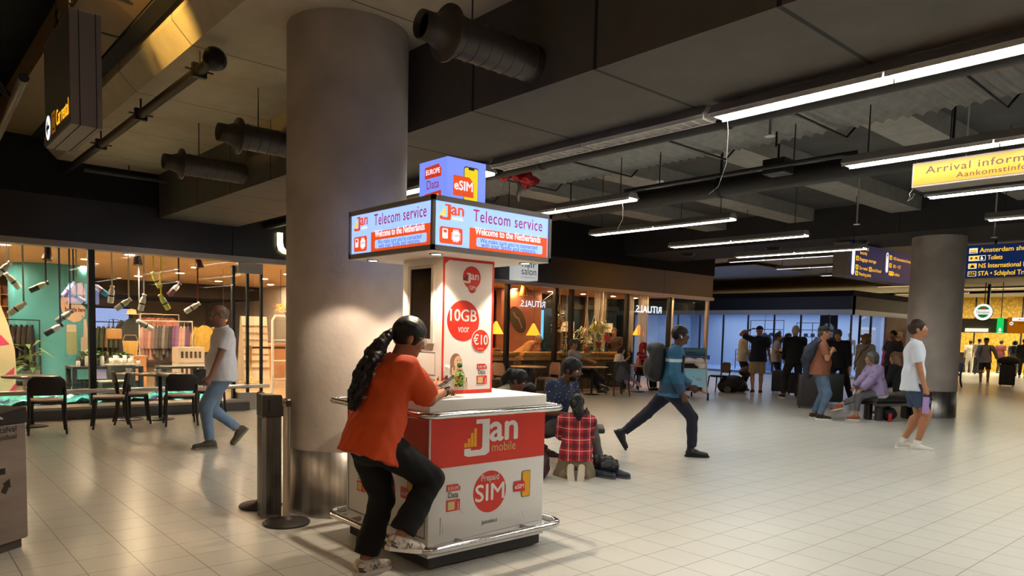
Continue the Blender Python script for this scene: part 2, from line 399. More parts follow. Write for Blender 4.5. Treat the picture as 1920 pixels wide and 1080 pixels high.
struct('trim_2', mb(nodemat('dark_beam', joint_fn('#2c2b2d', '#060606', 1, 2.4, 1.0, .02), rough=.8)).box((15.1, -14, 3.62), (17.3, 20, 4.3)))
m = mb(M_conc)
for y in (1.2, 3.3, 5.4, 7.5, 9.6): m.box((8.0, y, 4.0), (15.0, y+.55, 4.26))
struct('trim_3', m)
# -- walls that close the hall behind and beside the viewer
M_hall = mat('hall_wall', '#6f675e', .8)
struct('wall_back', mb(M_hall).box((-14.2, -14.2, 0), (70, -14, 4.9)))
struct('wall_left', mb(M_hall).box((-14.2, -14, 0), (-14, 34, 4.9)))
def perf(nt, b, tc):
    N = nt.nodes.new; L = nt.links.new
    v = N('ShaderNodeTexVoronoi'); v.inputs['Scale'].default_value = 8; L(tc.outputs['Object'], v.inputs['Vector'])
    r = N('ShaderNodeValToRGB'); r.color_ramp.elements[0].color = (*lin('#d8ae3c'), 1); r.color_ramp.elements[1].color = (*lin('#b48c24'), 1)
    r.color_ramp.elements[0].position = .25; r.color_ramp.elements[1].position = .6; L(v.outputs['Distance'], r.inputs[0]); L(r.outputs[0], b.inputs['Base Color'])
M_yel = nodemat('yellow_pattern_wall', perf, .5)
struct('wall_right', mb(M_yel).box((46, -14, 0), (46.2, 34, 4.05)))
m = mb(M_black)
for y in (6, 9, 11.2, 13.4, 15.6): m.box((45.96, y-.03, 0), (46, y+.03, 4.05))
struct('trim_4', m)
struct('wall_far', mb(M_hall).box((-14, 33.8, 0), (70, 34, 4.9)))
# -- front of the left shop and the cafe: one plane, Y = 12.9
FY = 12.9; FB = 2.66; FT = 3.36
m = mb(M_fascia)
xs = [-6, -1.9, 4.735, 9.9, 16.95, 19.4]
for a, b_ in zip(xs[:-1], xs[1:]): m.box((a+.006, FY-.12, FB+.04), (b_-.006, FY+.25, FT))
m.use(M_darker).box((-6, FY-.1, FB+.05), (19.38, FY+.2, FT-.01))
struct('wall_front', m)
struct('trim_5', mb(M_trimst).box((-6, FY-.16, FB-.05), (19.42, FY+.12, FB+.04)))
struct('wall_upper', mb(M_darker).box((-6, 12.75, FT), (19.4, 12.95, 4.4)))
M_plinth = mat('plinth_stone', '#5a5450', .5)
struct('baseboard_front', mb(M_plinth).box((-6, FY-.2, 0), (5.0, FY+.25, .15)).use(M_trimst).box((-6, FY-.22, .15), (5.0, FY+.25, .19)))
M_alu = mat('alu_rail', '#c8c4bf', .3, .7)
def win(n, x0, x1, y=FY, z0=.19, z1=FB-.05):
    o = bpy.data.objects.new('window_%d' % n, None); C.objects.link(o); o.location = (x0, y, z0); o['kind'] = 'structure'
    mb(M_glass).box((x0+.02, y-.006, z0), (x1-.02, y+.006, z1)).build('pane', o, world=True)
    mb(M_black).box((x0-.045, y-.05, z0), (x0+.045, y+.06, z1)).build('mullion', o, world=True)
    return o
win(1, -2.1, 2.58); win(2, 2.58, 4.8)
o = win(3, 11.17, 12.75, z0=.02); win(4, 12.75, 13.32, z0=.02); win(5, 13.32, 15.49, z0=.02); win(6, 15.49, 17.4, z0=.02); win(7, 17.4, 19.3, z0=.02)
o = bpy.data.objects.new('window_8', None); C.objects.link(o); o.location = (19.32, 12.9, 0); o['kind'] = 'structure'
mb(M_glass).box((19.314, 12.92, .02), (19.326, 16.4, FB-.05)).build('pane', o, world=True)
mb(mat('alu_post', '#9b948e', .35, .6)).box((19.27, 12.86, 0), (19.36, 12.95, FB-.05)).build('mullion', o, world=True)
# sliding glass door leaves pushed open at the shop entrance
o = bpy.data.objects.new('door_1', None); C.objects.link(o); o.location = (4.85, FY, 0); o['kind'] = 'structure'
mb(M_glass).box((4.83, FY+.12, .08), (5.2, FY+.13, 2.5)).build('pane', o, world=True)
mb(M_black).box((4.8, FY+.08, 0), (4.85, FY+.16, 2.55)).box((5.02, FY-.02, .04), (5.06, FY+.04, 2.5)).box((5.27, FY-.02, .04), (5.31, FY+.04, 2.5)).build('door_frame', o, world=True)
mb(M_trimst).box((4.86, FY-.05, 2.42), (5.3, FY+.12, 2.6)).box((4.85, FY-.05, 0), (5.32, FY+.1, .3)).build('door_gear', o, world=True)
# push rail along the shop front
rl = mb(M_alu).tube([(-6, FY-.13, .42), (5.38, FY-.13, .42)], .035, 10); rl.use(M_black)
for x in (-1.5, 2.58, 4.7): rl.box((x-.02, FY-.13, .4), (x+.02, FY, .44))
struct('trim_6', rl)
# -- inside of the left shop
M_shopceil = mat('shop_ceiling', '#c9ad84', .85, var=.04, vscale=1.5)
struct('ceiling.005', mb(M_shopceil).box((-6, 13.15, 2.8), (10.2, 24.5, 2.9)))
struct('ceiling.006', mb(mat('shop_soffit', '#3b3430', .9)).box((-6, 24.5, 2.35), (10.2, 31, 2.9)))
struct('wall_shop', mb(mat('shop_back', '#b5a99c', .8, var=.1, vscale=1)).box((-6, 30, 0), (10.2, 30.2, 2.9)).box((10.0, 13.2, 0), (10.2, 30, 2.9)).box((-6.2, 12.9, 0), (-6, 30, 2.9)))
# -- inside of the cafe
struct('ceiling.007', mb(mat('cafe_ceiling', '#b98a4e', .7, var=.1, vscale=3)).box((10.2, 13.15, 2.72), (19.4, 16.6, 2.82)))
m = mb(mat('cafe_back_glass', '#1d2a33', .12, spec=.7)).box((10.2, 16.6, 0), (19.4, 16.7, 2.8))
struct('wall_cafe', m)
m = mb(mat('cafe_post', '#4a3428', .6))
for x in (10.6, 13.95, 15.3, 16.6, 17.7, 18.6): m.box((x-.06, 16.45, 0), (x+.06, 16.6, 2.75))
m.box((10.2, 16.4, 0), (19.4, 16.6, .75)); m.use(M_black).box((10.2, 16.5, 2.3), (19.4, 16.6, 2.45))
struct('trim_7', m)
# -- far shop: facade X = 28 turning at Y = 12.3
M_far = mat('far_fascia', '#2d323e', .5); M_far2 = mat('far_fascia_side', '#3f3c39', .6)
struct('wall_farshop', mb(M_far).box((28, 12.3, 2.66), (28.3, 33, 3.2)).use(M_far2).box((28.02, 12.3, 2.66), (36, 12.5, 3.2)).use(M_darker).box((27.95, 12.25, 3.2), (36, 33, 3.4)))
struct('trim_8', mb(mat('pale_trim', '#c3cbdb', .5)).box((27.96, 12.27, 2.48), (28.2, 33, 2.68)).box((27.97, 12.27, 2.48), (36, 12.4, 2.68)))
M_blueglass = glass('pale_shop_glass', (.93, .97, 1), .8)
for i, y in enumerate((12.34, 13.2, 14.35, 15.5, 16.7, 17.9, 19.1, 20.3)):
    o = bpy.data.objects.new('window_%d' % (9+i), None); C.objects.link(o); o.location = (28, y, .1); o['kind'] = 'structure'
    mb(M_blueglass).box((28.09, y+.03, .1), (28.1, y+1.15, 2.5)).build('pane', o, world=True)
    mb(M_black).box((28.06, y-.025, .1), (28.14, y+.025, 2.5)).build('mullion', o, world=True)
for i, x in enumerate((29.0, 30.0)):
    o = bpy.data.objects.new('window_%d' % (17+i), None); C.objects.link(o); o.location = (x, 12.4, .1); o['kind'] = 'structure'
    mb(M_blueglass).box((x+.03, 12.4, .1), (x+.97, 12.41, 2.5)).build('pane', o, world=True)
    mb(M_black).box((x-.025, 12.36, .1), (x+.025, 12.44, 2.5)).build('mullion', o, world=True)
struct('wall_farinner', mb(mat('far_shop_wall', '#b8c4d8', .7)).box((33, 12.6, 0), (33.1, 33, 2.9)).box((28.3, 23, 0), (33, 23.1, 2.9)))
struct('ceiling.008', mb(mat('far_shop_ceiling', '#a9bce0', .8)).box((28.2, 12.5, 2.75), (33, 23, 2.85)))
struct('floor.003', mb(mat('far_shop_floor', '#8fa6d6', .25)).box((28.05, 12.35, 0), (33, 23, .09)))
# wall sheeting with the coming-soon notice
M_sheet = mat('brown_hoarding', '#6e4636', .6, var=.2, vscale=3)
hb = thing('hoarding', 'brown printed hoarding with white lettering beside the far shop corner, behind the grey-haired group', 'hoarding', (31, 12.28, 0))
mb(M_sheet).box((31, 12.2, .05), (35.5, 12.28, 2.48)).build('panel', hb, world=True)
f = Face((31, 12.2, 0), (1, 0, 0), (0, 0, 1), (0, -1, 0), (31, 12.28, 0), hb)
ML = mat('pale_lettering', '#d9d2c8', .6)
f.text('my', ML, 1.25, 1.72, .3); f.text('FASHION', ML, .35, 1.42, .2); f.text('SOON', ML, 1.75, 1.12, .2)
# ================================================================ lamps of the hall
M_tube = mat('tube_light', '#ffffff', emit=44, ecol='#f6f5ec')
M_house = mat('lamp_housing', '#8d8984', .5, .3)
def lamp(label, x, y0, y1, z=3.1, power=None, w_=.17, group='suspended fluorescent lamps', top=4.24):
    n = max(1, round((y1-y0)/1.19)); t = thing('fluorescent_lamp', label, 'lamp', (x, (y0+y1)/2, z), 0, group)
    mb(M_house).prism([(-w_/2-.02, .0), (w_/2+.02, 0), (w_/2-.03, .07), (-w_/2+.03, .07)], (x, y0, z), (1, 0, 0), (0, 0, 1), (0, y1-y0, 0)).build('housing', t, world=True)
    L = (y1-y0)/n
    for i in range(n):
        a = y0+i*L
        mb(power or M_tube).box((x-w_/2+.015, a+.02, z-.012), (x+w_/2-.015, a+L-.02, z-.004)).build('diffuser', t, world=True)
        g = mb(mat('louvre', '#d8d4cd', .35, .5))
        for k in range(14):
            yy = a+.03+(L-.06)*k/13; g.box((x-w_/2+.01, yy-.002, z-.022), (x+w_/2-.01, yy+.002, z-.012))
        g.box((x-w_/2, a+.005, z-.024), (x-w_/2+.012, a+L-.005, z)).box((x+w_/2-.012, a+.005, z-.024), (x+w_/2, a+L-.005, z)); g.build('louvre', t, world=True)
    for yy in (y0+.2, y1-.2): mb(M_black).tube([(x, yy, z+.06), (x, yy, top)], .006, 6).build('hanger', t, world=True)
    return t
lamp('long bright louvred lamp along the edge of the big grey duct, highest at the right', 4.66, -.5, 3.11, top=3.2)
lamp('dim louvred lamp tucked along the duct edge behind the sign tower', 4.7, 5.75, 9.0, top=3.2)
M_dimtube = mat('dim_tube', '#8f8b84', .4)
lamp('unlit grey lamp run between the two lit ones on the duct edge', 4.72, 3.2, 5.65, 3.13, M_dimtube, top=3.2)
lamp('lit lamp directly above the yellow arrivals sign', 6.74, -.5, 3.10, top=3.6)
lamp('short lit lamp just right of the blue-lit sign tower', 6.74, 5.57, 8.0, top=3.6)
lamp('lit lamp close under the yellow arrivals sign', 8.74, -.5, 3.10)
lamp('middle one of three lamps stepping down right of the sign tower', 8.74, 5.49, 8.05)
lamp('lowest of three lamps stepping down right of the sign tower', 10.8, 5.5, 8.03)
lamp('small lit lamp at the right edge below the arrivals lamps', 10.8, .6, 3.10)
# rows of the same lamps outside the frame, then unseen warm lamps added for brightness
for x in (6.74, 8.74, 10.8, 12.9): lamp('lamp of the same hall rows outside the picture on the right', x, -7, -3.4)
lamp('lamp of the same hall rows outside the picture on the right', 4.66, -7, -3.4); lamp('lamp of the same hall rows beyond the picture edge', 12.9, .6, 3.1); lamp('lamp of the same hall rows beyond the picture edge', 12.9, 5.5, 8.0)
for x in (-1.5, -4.5):  # added lamps that lift the left floor and ceiling, never in view
    for y in (-4.0, .0, 4.0): lamp('unseen warm lamp added outside the picture on the left to brighten the hall', x, y, y+2.38, 3.7, mat('added_warm_tube', '#ffffff', emit=24, ecol='#ffddb5'), top=3.95)
for y in (-6, -3.2): lamp('unseen warm lamp added behind the viewer to brighten the hall', 1.2, y, y+2.38, 3.5, mat('added_warm_tube'), top=4.75)
M_strip = mat('far_strip', '#ffffff', emit=9, ecol='#ffe2b4')
for i, (x, y) in enumerate(((22, 4.5), (25, 6.0), (28, 4.5), (31, 7.5), (34, 10.5), (37, 9.0), (40, 12))):
    lamp('thin ceiling strip light in the far hall towards the yellow wall', x, y, y+3.4, 3.95, M_strip, .14, 'ceiling strips of the far hall')
for i, (x, y) in enumerate(((18.8, 8.5), (21.5, 8.5), (24.5, 8.5))):
    lamp('ceiling strip over the waiting group', x, y, y+3.4, 3.7, mat('group_strip', '#ffffff', emit=9, ecol='#e6ecff'), .14, 'ceiling strips over the waiting group')
def downlight(label, x, y, z, r, e, col, group, p=None):
    t = thing('downlight', label, 'downlight', (x, y, z), 0, group)
    mb(mat('downlight_rim', '#d9cdb8', .5)).lathe([(r+.025, 0), (r+.025, -.012), (r, -.012), (r, -.004)], 16, (x, y, z)).build('rim', t, world=True)
    mb(mat('glow_%s_%g' % (group[:6], e), '#ffffff', emit=e, ecol=col)).lathe([(0, -.006), (r, -.006)], 16, (x, y, z)).build('bulb', t, world=True)
    return t
for i, x in enumerate((-3, -.8, 1.4, 3.4, 5.6, 7.8, 9.4)):
    for j, y in enumerate((13.75, 15.4, 17.4, 19.7, 22.2)):
        downlight('round recessed downlight in the tan ceiling of the left shop', x+.35*(j % 2), y, 2.8, .1, 1000, '#ffdcae', 'shop ceiling downlights')
for i, x in enumerate((10.9, 12.1, 13.6, 15.0, 16.4, 17.8, 18.9)):
    for j, y in enumerate((13.7, 15.4)):
        downlight('round recessed downlight in the wooden cafe ceiling', x, y, 2.72, .08, 800, '#ffc98a', 'cafe ceiling downlights')
for lb, x, y, z, sx, sy in (('long light panel added to brighten the far shop', 30.5, 17, 2.72, 4, 9), ('wide light panel added to brighten the walkway behind the cafe', 24, 15, 3.92, 4, 4), ('light panel added to brighten the yellow wall', 42, 10, 3.92, 3, 14)):  # housings made up to carry the added fill lights
    t = thing('light_panel', lb, 'lamp', (x, y, z)); mb(M_house).box((x-sx/2, y-sy/2, z), (x+sx/2, y+sy/2, z+.025)).build('housing', t, world=True); mb(M_black).tube([(x, y, z+.02), (x, y, 4.04 if z > 3 else 2.76)], .01, 6).build('hanger', t, world=True)
area('far_shop_fill', (30.5, 17, 2.7), 4, 9, 260, (.72, .83, 1))  # fill light added to brighten the far shop
area('walkway_fill', (24, 15, 3.9), 4, 4, 60, (.6, .75, 1))  # fill light added over the walkway
t = thing('ceiling_spotlight', 'amber spotlight above the left edge of the picture that lights the slab lip', 'spotlight', (.24, 5.1, 3.82))
mb(M_black).lathe([(.06, -.1), (.07, .08), (0, .1)], 16, (0, 0, 0), (-.7, -.7, -.1)).build('can', t); mb(M_black).tube([(0, 0, .05), (0, 0, .13)], .01, 6).build('hanger', t)
spot('amber_beam', (.32, 5.18, 3.86), (2.0, 6.85, 4.07), 800, (1, .6, .14), 24, .9, .05, t)
area('yellow_wall_fill', (42, 10, 3.9), 3, 14, 1500, (1, .88, .6))  # fill light added to brighten the yellow wall

for i, (x0, x1, z0) in enumerate(((21.9, 24.9, 3.45), (28.6, 31.4, 3.5))):  # unseen glowing boards added to put a yellow reflection on the cafe fascia
    t = thing('gate_sign', ('unseen yellow board added outside the right edge to glow in the cafe fascia', 'second unseen yellow board added outside the right edge for the fascia glow')[i], 'sign', (x0, 4.5, z0)); mb(mat('sign_case', '#7d746c', .5, .2)).box((x0, 4.4, z0), (x1, 4.58, z0+.5)).build('case', t, world=True)
    mb(mat('fascia_glow_yellow', '#f0a50c', .5, emit=7, ecol='#ffa800')).box((x0+.02, 4.58, z0+.02), (x1-.02, 4.6, z0+.48)).build('sign_panel', t, world=True); mb(M_black).tube([((x0+x1)/2, 4.5, z0+.5), ((x0+x1)/2, 4.5, 4.06)], .01, 6).build('hanger', t, world=True)
# ================================================================ the kiosk
RED = '#c8301f'; ORG = '#d9481f'
M_red = mat('print_red', RED, .35); M_kwhite = mat('print_white', '#d8d5d0', .35); M_ink = mat('print_dark', '#33302f', .5)
M_yelp = mat('print_yellow', '#e0a11c', .4); M_gold = mat('print_gold', '#c9b27a', .5)
K0, K1, Y0, Y1 = 2.54, 3.522, 3.632, 4.66
KO = (3.03, 4.15, 0)
k = thing('kiosk', 'red and white phone card kiosk with steel rails and tall poster pillar', 'kiosk', KO)
mb(mat('plinth_dark', '#35312f', .6)).box((K0+.02, Y0+.01, .015), (K1-.02, Y1-.02, .085)).build('plinth', k, world=True)
mb(M_kwhite).box((K0-.002, Y0-.004, .085), (K1+.002, Y1, .125)).build('base_plate', k, world=True)
mb(M_kwhite).rbox((K0, Y0, .125), (K1, Y1, .955), .006, 2).build('body', k, world=True)
mb(mat('counter_grey', '#b5b0a6', .4)).box((K0, Y0, .955), (K1, Y1, 1.0)).build('counter_apron', k, world=True)
mb(mat('counter_top_white', '#dedad2', .3)).rbox((K0-.004, Y0-.004, 1.0), (K1+.004, Y1, 1.072), .004, 2).build('countertop', k, world=True)
def loop(x0, y0, x1, y1, z, r, n=6):
    out = []
    for cx, cy, a0 in ((x1-r, y0+r, -90), (x1-r, y1-r, 0), (x0+r, y1-r, 90), (x0+r, y0+r, 180)):
        out += [(cx+r*math.cos(R(a0+90*i/n)), cy+r*math.sin(R(a0+90*i/n)), z) for i in range(n+1)]
    return out
def rail(name, z, r, off):
    m = mb(M_chrome).tube(loop(K0-off, Y0-off, K1+off, Y1+off, z, .1), r, 14, closed=True); o = m.build(name, k, world=True)
    m = mb(M_steel)
    for x in (K0+.22, K1-.2):
        for y, s in ((Y0, -1), (Y1, 1)): m.tube([(x, y, z), (x, y+s*off, z)], r*.62, 10)
    for y in (Y0+.22, Y1-.2):
        for x, s in ((K0, -1), (K1, 1)): m.tube([(x, y, z), (x+s*off, y, z)], r*.62, 10)
    m.build('rail_bracket', o, org=KO)
    for c in CH[o.name]: c.location = (0, 0, 0)
rail('upper_rail', .985, .021, .1); rail('lower_rail', .165, .026, .1)
def logo_jan(F, x, y, s, m1, m2, bars, mob=True, lift=.003):
    """the jan lettering: hooked J over stepped bars; s = width"""
    q = lambda pts: [(x+a*s, y+b*s*.6) for a, b in pts]
    F.part('logo_letter', m1, [q([(.25, .78), (.25, .68), (.36, .68), (.36, .13), (.33, .08), (.16, .08), (.16, .13), (.05, .13), (.05, -.02), (.12, -.06), (.42, -.06), (.49, .0), (.49, .78)]),], lift)
    F.text('an', m1, x+.505*s, y+.155*s, .4*s, lift, bold=.035, w=.5*s, name='logo_letter')
    F.part('logo_bars', bars, [q([(.05+.055*i, .16), (.095+.055*i, .16), (.095+.055*i, .16+h), (.05+.055*i, .16+h)]) for i, h in enumerate((.1, .2, .32, .42))], lift)
    if mob: F.text('mobile', m2, x+.54*s, y+.0*s, .13*s, lift, w=.44*s)
def simcard(F, u, v, wd, paper=None, dat=None, lift=.003):
    h = wd*1.6
    F.part('card_print', M_red, [[(u, v), (u+wd, v), (u+wd, v+h*.42), (u, v+h*.42)]], lift); F.part('card_print', M_red, [[(u, v+h*.75), (u+wd, v+h*.75), (u+wd, v+h*.88), (u+wd*.8, v+h), (u, v+h)]], lift)
    F.text('EUROPE', paper or M_kwhite, u+wd*.5, v+h*.8, wd*.2, lift+.001, 'CENTER', .01, wd*.8)
    F.text('Data', dat or M_ink, u+wd*.5, v+h*.5, wd*.36, lift, 'CENTER', .01, wd*.72)
    F.part('chip_print', M_gold, [rr(u+wd*.1, v+h*.05, u+wd*.6, v+h*.36, wd*.08)], lift+.001)
    F.part('star_print', paper or M_kwhite, [star(u+wd*(.86-.2*(i == 4)), v+h*(.05+.08*i), wd*.055) for i in range(5)], lift+.001)
def phonecard(F, u, v, wd, paper=None, lift=.003, ph=None):
    F.part('phone_print', M_ink, [rr(u+wd*.42, v, u+wd, v+wd*1.36, wd*.08)], lift); F.part('phone_screen', ph or M_yelp, [rr(u+wd*.45, v+wd*.03, u+wd*.97, v+wd*1.33, wd*.07)], lift+.001)
    F.part('card_print', M_red, [[(u-wd*.12, v+wd*.36), (u+wd*.62, v+wd*.3), (u+wd*.62, v+wd*.75), (u+wd*.5, v+wd*.88), (u-wd*.12, v+wd*.88)]], lift+.002)
    F.text('eSIM', paper or M_kwhite, u+wd*.25, v+wd*.48, wd*.24, lift+.003, 'CENTER', .015, wd*.6)
def side(F, w_):
    F.part('red_panel', M_red, [rr(.012, .642, w_-.004, .952)], .0008)
    c = w_/2
    logo_jan(F, c-.245, .712, .47, M_kwhite, M_gold, M_yelp)
    F.part('sim_disc', M_red, [circ(c, .447, .139, 48)], .001)
    F.text('Prepaid', M_kwhite, c, .522, .045, .003, 'CENTER', .006, .15); F.text('SIM', M_kwhite, c, .39, .115, .003, 'CENTER', .02, .245)
    simcard(F, c-.355, .36, .107); phonecard(F, c+.225, .37, .135)
    F.text('Janmobile.nl', M_ink, c, .235, .03, .001, 'CENTER', 0, .135)
Ff = Face((K0, Y0, 0), (1, 0, 0), (0, 0, 1), (0, -1, 0), KO, k); side(Ff, K1-K0)
Fl = Face((K0, Y1, 0), (0, -1, 0), (0, 0, 1), (-1, 0, 0), KO, k); side(Fl, Y1-Y0)
Fl.part('panel_frame', mat('frame_line', '#4a4644', .5), [rr(.03, .2, .036, .93), rr(.99, .2, .996, .93), rr(.03, .2, .996, .206), rr(.5, .2, .503, .4)], .001)
Ff.part('scratch', mat('scuff', '#6b6661', .7), [[(.09, .22), (.093, .22), (.096, .33), (.091, .33)], [(.11, .23), (.112, .23), (.108, .3)], [(.78, .27), (.782, .27), (.81, .21)], [(.05, .16), (.95, .182), (.95, .184), (.05, .162)], [(.24, .36), (.243, .36), (.3, .3)]], .0006, .0004)
# poster pillar
PX0, PX1, PY0, PY1 = 2.815, 3.252, 3.9, 4.373
PT = 1.985
mb(mat('pillar_white', '#e4dfd8', .4)).box((PX0, PY0+.01, 1.072), (PX1, PY1, PT)).build('pillar', k, world=True)
Fp = Face((PX0, PY1, 0), (0, -1, 0), (0, 0, 1), (-1, 0, 0), KO, k)
Fp.part('hatch_frame', mat('hatch_grey', '#bdb7af', .5), [rr(.075, 1.41, .105, 1.935), rr(.355, 1.41, .385, 1.935), rr(.105, 1.41, .355, 1.44), rr(.105, 1.912, .355, 1.935)], .0005, .012)
Fp.part('dark_window', mat('dark_pane', '#0b0d14', .08, spec=.6), [rr(.105, 1.44, .355, 1.912)], .0005, .003)
Fp.part('drawer_line', mat('groove', '#9a948c', .6), [rr(.2, 1.35, .4, 1.353), rr(.397, 1.2, .4, 1.353), rr(.2, 1.2, .4, 1.203), rr(.2, 1.17, .4, 1.173)], .0005, .001)
Fq = Face((PX0, PY0+.01, 0), (1, 0, 0), (0, 0, 1), (0, -1, 0), KO, k)
W = PX1-PX0
Fq.part('poster', mat('poster_paper', '#e2d9d2', .45), [rr(0, 1.075, W, PT-.004)], .0005, .008)
Fq.part('poster_border', M_red, [rr(0, 1.075, .016, PT-.004), rr(W-.016, 1.075, W, PT-.004), rr(0, 1.075, W, 1.1), rr(0, PT-.022, W, PT-.004), [(.016, PT-.05), (.016, PT-.022), (.05, PT-.022)]], .0086)
cx = .24
Fq.part('logo_disc', M_red, [circ(cx, 1.86, .076), circ(cx+.005, 1.79, .034)], .009)
logo_jan(Fq, cx-.078, 1.826, .135, M_kwhite, M_kwhite, M_ink, False, .0105)
Fq.text('SIM', M_kwhite, cx+.005, 1.777, .03, .0105, 'CENTER', .015, .05)
Fq.part('offer_disc', M_red, [circ(.175, 1.568, .136, 56)], .009)
Fq.text('10GB', M_kwhite, .175, 1.565, .082, .0105, 'CENTER', .022, .222); Fq.text('voor', M_kwhite, .178, 1.49, .055, .0105, 'CENTER', .004, .094)
Fq.part('price_rim', M_kwhite, [circ(.325, 1.435, .08)], .0095); Fq.part('price_disc', M_red, [circ(.325, 1.435, .075)], .0105)
Fq.text('€10', M_kwhite, .325, 1.408, .07, .012, 'CENTER', .02, .125); Fq.text('per maand', M_kwhite, .325, 1.375, .014, .012, 'CENTER', 0, .05)
simcard(Fq, .3, 1.135, .088, mat('poster_paper'), None, .0095)
# printed picture of a laughing caller
q = lambda pts, s=.001: [(a, b) for a, b in pts]
Fq.part('printed_hair', mat('pic_hair', '#8a6342', .6), [circ(.118, 1.292, .046, 24, .056), [(.075, 1.3), (.072, 1.23), (.085, 1.19), (.11, 1.22), (.13, 1.3)]], .0092)
Fq.part('printed_shirt', mat('pic_shirt', '#cfc4b8', .6), [[(.07, 1.1), (.085, 1.16), (.11, 1.185), (.16, 1.188), (.2, 1.165), (.225, 1.1)]], .0095)
Fq.part('printed_stripes', mat('pic_stripe', '#a4978b', .6), [[(.082+.002*i, 1.108+.013*i), (.214-.004*i, 1.108+.013*i), (.213-.004*i, 1.112+.013*i), (.082+.002*i, 1.112+.013*i)] for i in range(5)], .0105)
Fq.part('printed_skin', mat('pic_skin', '#d9a98c', .6), [circ(.137, 1.285, .035, 24, .047), [(.115, 1.19), (.12, 1.25), (.15, 1.25), (.155, 1.19), (.135, 1.172)], [(.088, 1.19), (.084, 1.245), (.096, 1.258), (.115, 1.255), (.118, 1.235), (.105, 1.19)], [(.2, 1.12), (.197, 1.15), (.21, 1.165), (.222, 1.15), (.222, 1.12)]], .0098)
Fq.part('printed_features', mat('pic_dark', '#3b2620', .6), [circ(.13, 1.3, .005, 10, .003), circ(.153, 1.303, .005, 10, .003), [(.13, 1.268), (.16, 1.274), (.155, 1.25), (.143, 1.247)], [(.098, 1.235), (.104, 1.235), (.108, 1.26), (.102, 1.262)], [(.205, 1.155), (.212, 1.155), (.212, 1.185), (.206, 1.185)]], .0112)
Fq.part('printed_teeth', M_kwhite, [[(.134, 1.268), (.157, 1.272), (.155, 1.263), (.138, 1.26)]], .0124)
# light boxes on top
M_bframe = mat('sign_frame', '#827d77', .45)
M_lblue = mat('lit_panel', '#8fb4ff', .6, emit=1.25, ecol='#98b8ff'); M_lviol = mat('lit_cube', '#7f95ff', .6, emit=.95, ecol='#7d95ff')
M_lred = mat('lit_red', '#d23a22', .6, emit=.75, ecol='#d8401f'); M_lorg = mat('lit_orange', '#e8541c', .6, emit=.8, ecol='#ea5420')
M_lwht = mat('lit_white', '#ffffff', .6, emit=.95, ecol='#f2f0ff'); M_lpur = mat('lit_purple', '#a8305a', .6, emit=.6, ecol='#b4386a')
M_lnavy = mat('lit_navy', '#3a4b86', .6, emit=.25, ecol='#4559a0'); M_lyel = mat('lit_yellow', '#f2d51c', .6, emit=.85, ecol='#f3d722')
SX0, SX1, SY0, SY1, SZ0, SZ1 = 2.54, 3.535, 3.635, 4.66, 1.985, 2.312
SO = (3.03, 4.15, 1.985)
sg = k
m = mb(M_bframe).box((SX0, SY0, SZ0), (SX1, SY1, SZ0+.012)).box((SX0, SY0, SZ1-.014), (SX1, SY1, SZ1))
for x in (SX0, SX1-.022):
    for y in (SY0, SY1-.022): m.box((x, y, SZ0), (x+.022, y+.022, SZ1))
for z0, z1 in ((SZ0+.012, SZ0+.03), (SZ1-.032, SZ1-.014)):
    m.box((SX0, SY0, z0), (SX1, SY0+.01, z1)).box((SX0, SY0, z0), (SX0+.01, SY1, z1))
    m.box((SX0, SY1-.01, z0), (SX1, SY1, z1)).box((SX1-.01, SY0, z0), (SX1, SY1, z1))
sb = m.build('sign_frame', k, world=True)
mb(mat('sign_underside', '#e6e0d8', .5)).box((SX0+.01, SY0+.01, SZ0-.004), (SX1-.01, SY1-.01, SZ0+.002)).build('sign_underside', k, world=True)
mb(M_lblue).box((SX0+.012, SY0+.012, SZ0+.02), (SX1-.012, SY1-.012, SZ1-.02)).build('light_panel', k, world=True)
def signface(F, w_):
    z0 = SZ0+.03; H = SZ1-SZ0-.062; lf = .0
    logo_jan(F, .05, z0+H*.62, .19, M_lorg, M_lwht, M_lyel, True, lf)
    F.part('sim_tile', M_lorg, [rr(.06, z0+.015, .235, z0+H*.44, .015)], lf)
    F.part('sim_tile_icon', M_lwht, [rr(.08, z0+.045, .12, z0+.105, .006), rr(.158, z0+.04, .208, z0+.095, .006)]+[rr(.162+.011*i, z0+.03, .167+.011*i, z0+.106) for i in range(4)]+[rr(.148, z0+.044+.012*i, .218, z0+.049+.012*i) for i in range(4)], lf+.002)
    F.part('sim_tile_glyph', M_lorg, [rr(.088, z0+.08, .112, z0+.098)], lf+.0035); F.text('eSIM', M_lnavy, .183, z0+.06, .017, lf+.0045, 'CENTER', 0, .04)
    F.text('Telecom service', M_lpur, w_*.62, z0+H*.66, .078, lf, 'CENTER', .01, w_*.6, sp=1.1)
    F.part('orange_band', M_lorg, [rr(.29, z0+.001, w_-.03, z0+H*.5, .0)+[]], lf)
    F.text('Welcome to the Netherlands', M_lwht, w_*.62, z0+H*.36, .047, lf+.002, 'CENTER', .018, w_*.57)
    F.part('text_tile', M_lblue, [rr(.345, z0+.02, w_-.075, z0+H*.29, .012)], lf+.002)
    F.text("We make sure you're connected", M_lnavy, w_*.62+.005, z0+H*.175, .03, lf+.004, 'CENTER', 0, w_*.5)
    F.text('with your family and relations.', M_lnavy, w_*.62+.005, z0+H*.075, .03, lf+.004, 'CENTER', 0, w_*.48)
signface(Face((SX0, SY0+.0115, 0), (1, 0, 0), (0, 0, 1), (0, -1, 0), KO, k), SX1-SX0)
signface(Face((SX0+.0115, SY1, 0), (0, -1, 0), (0, 0, 1), (-1, 0, 0), KO, k), SY1-SY0)
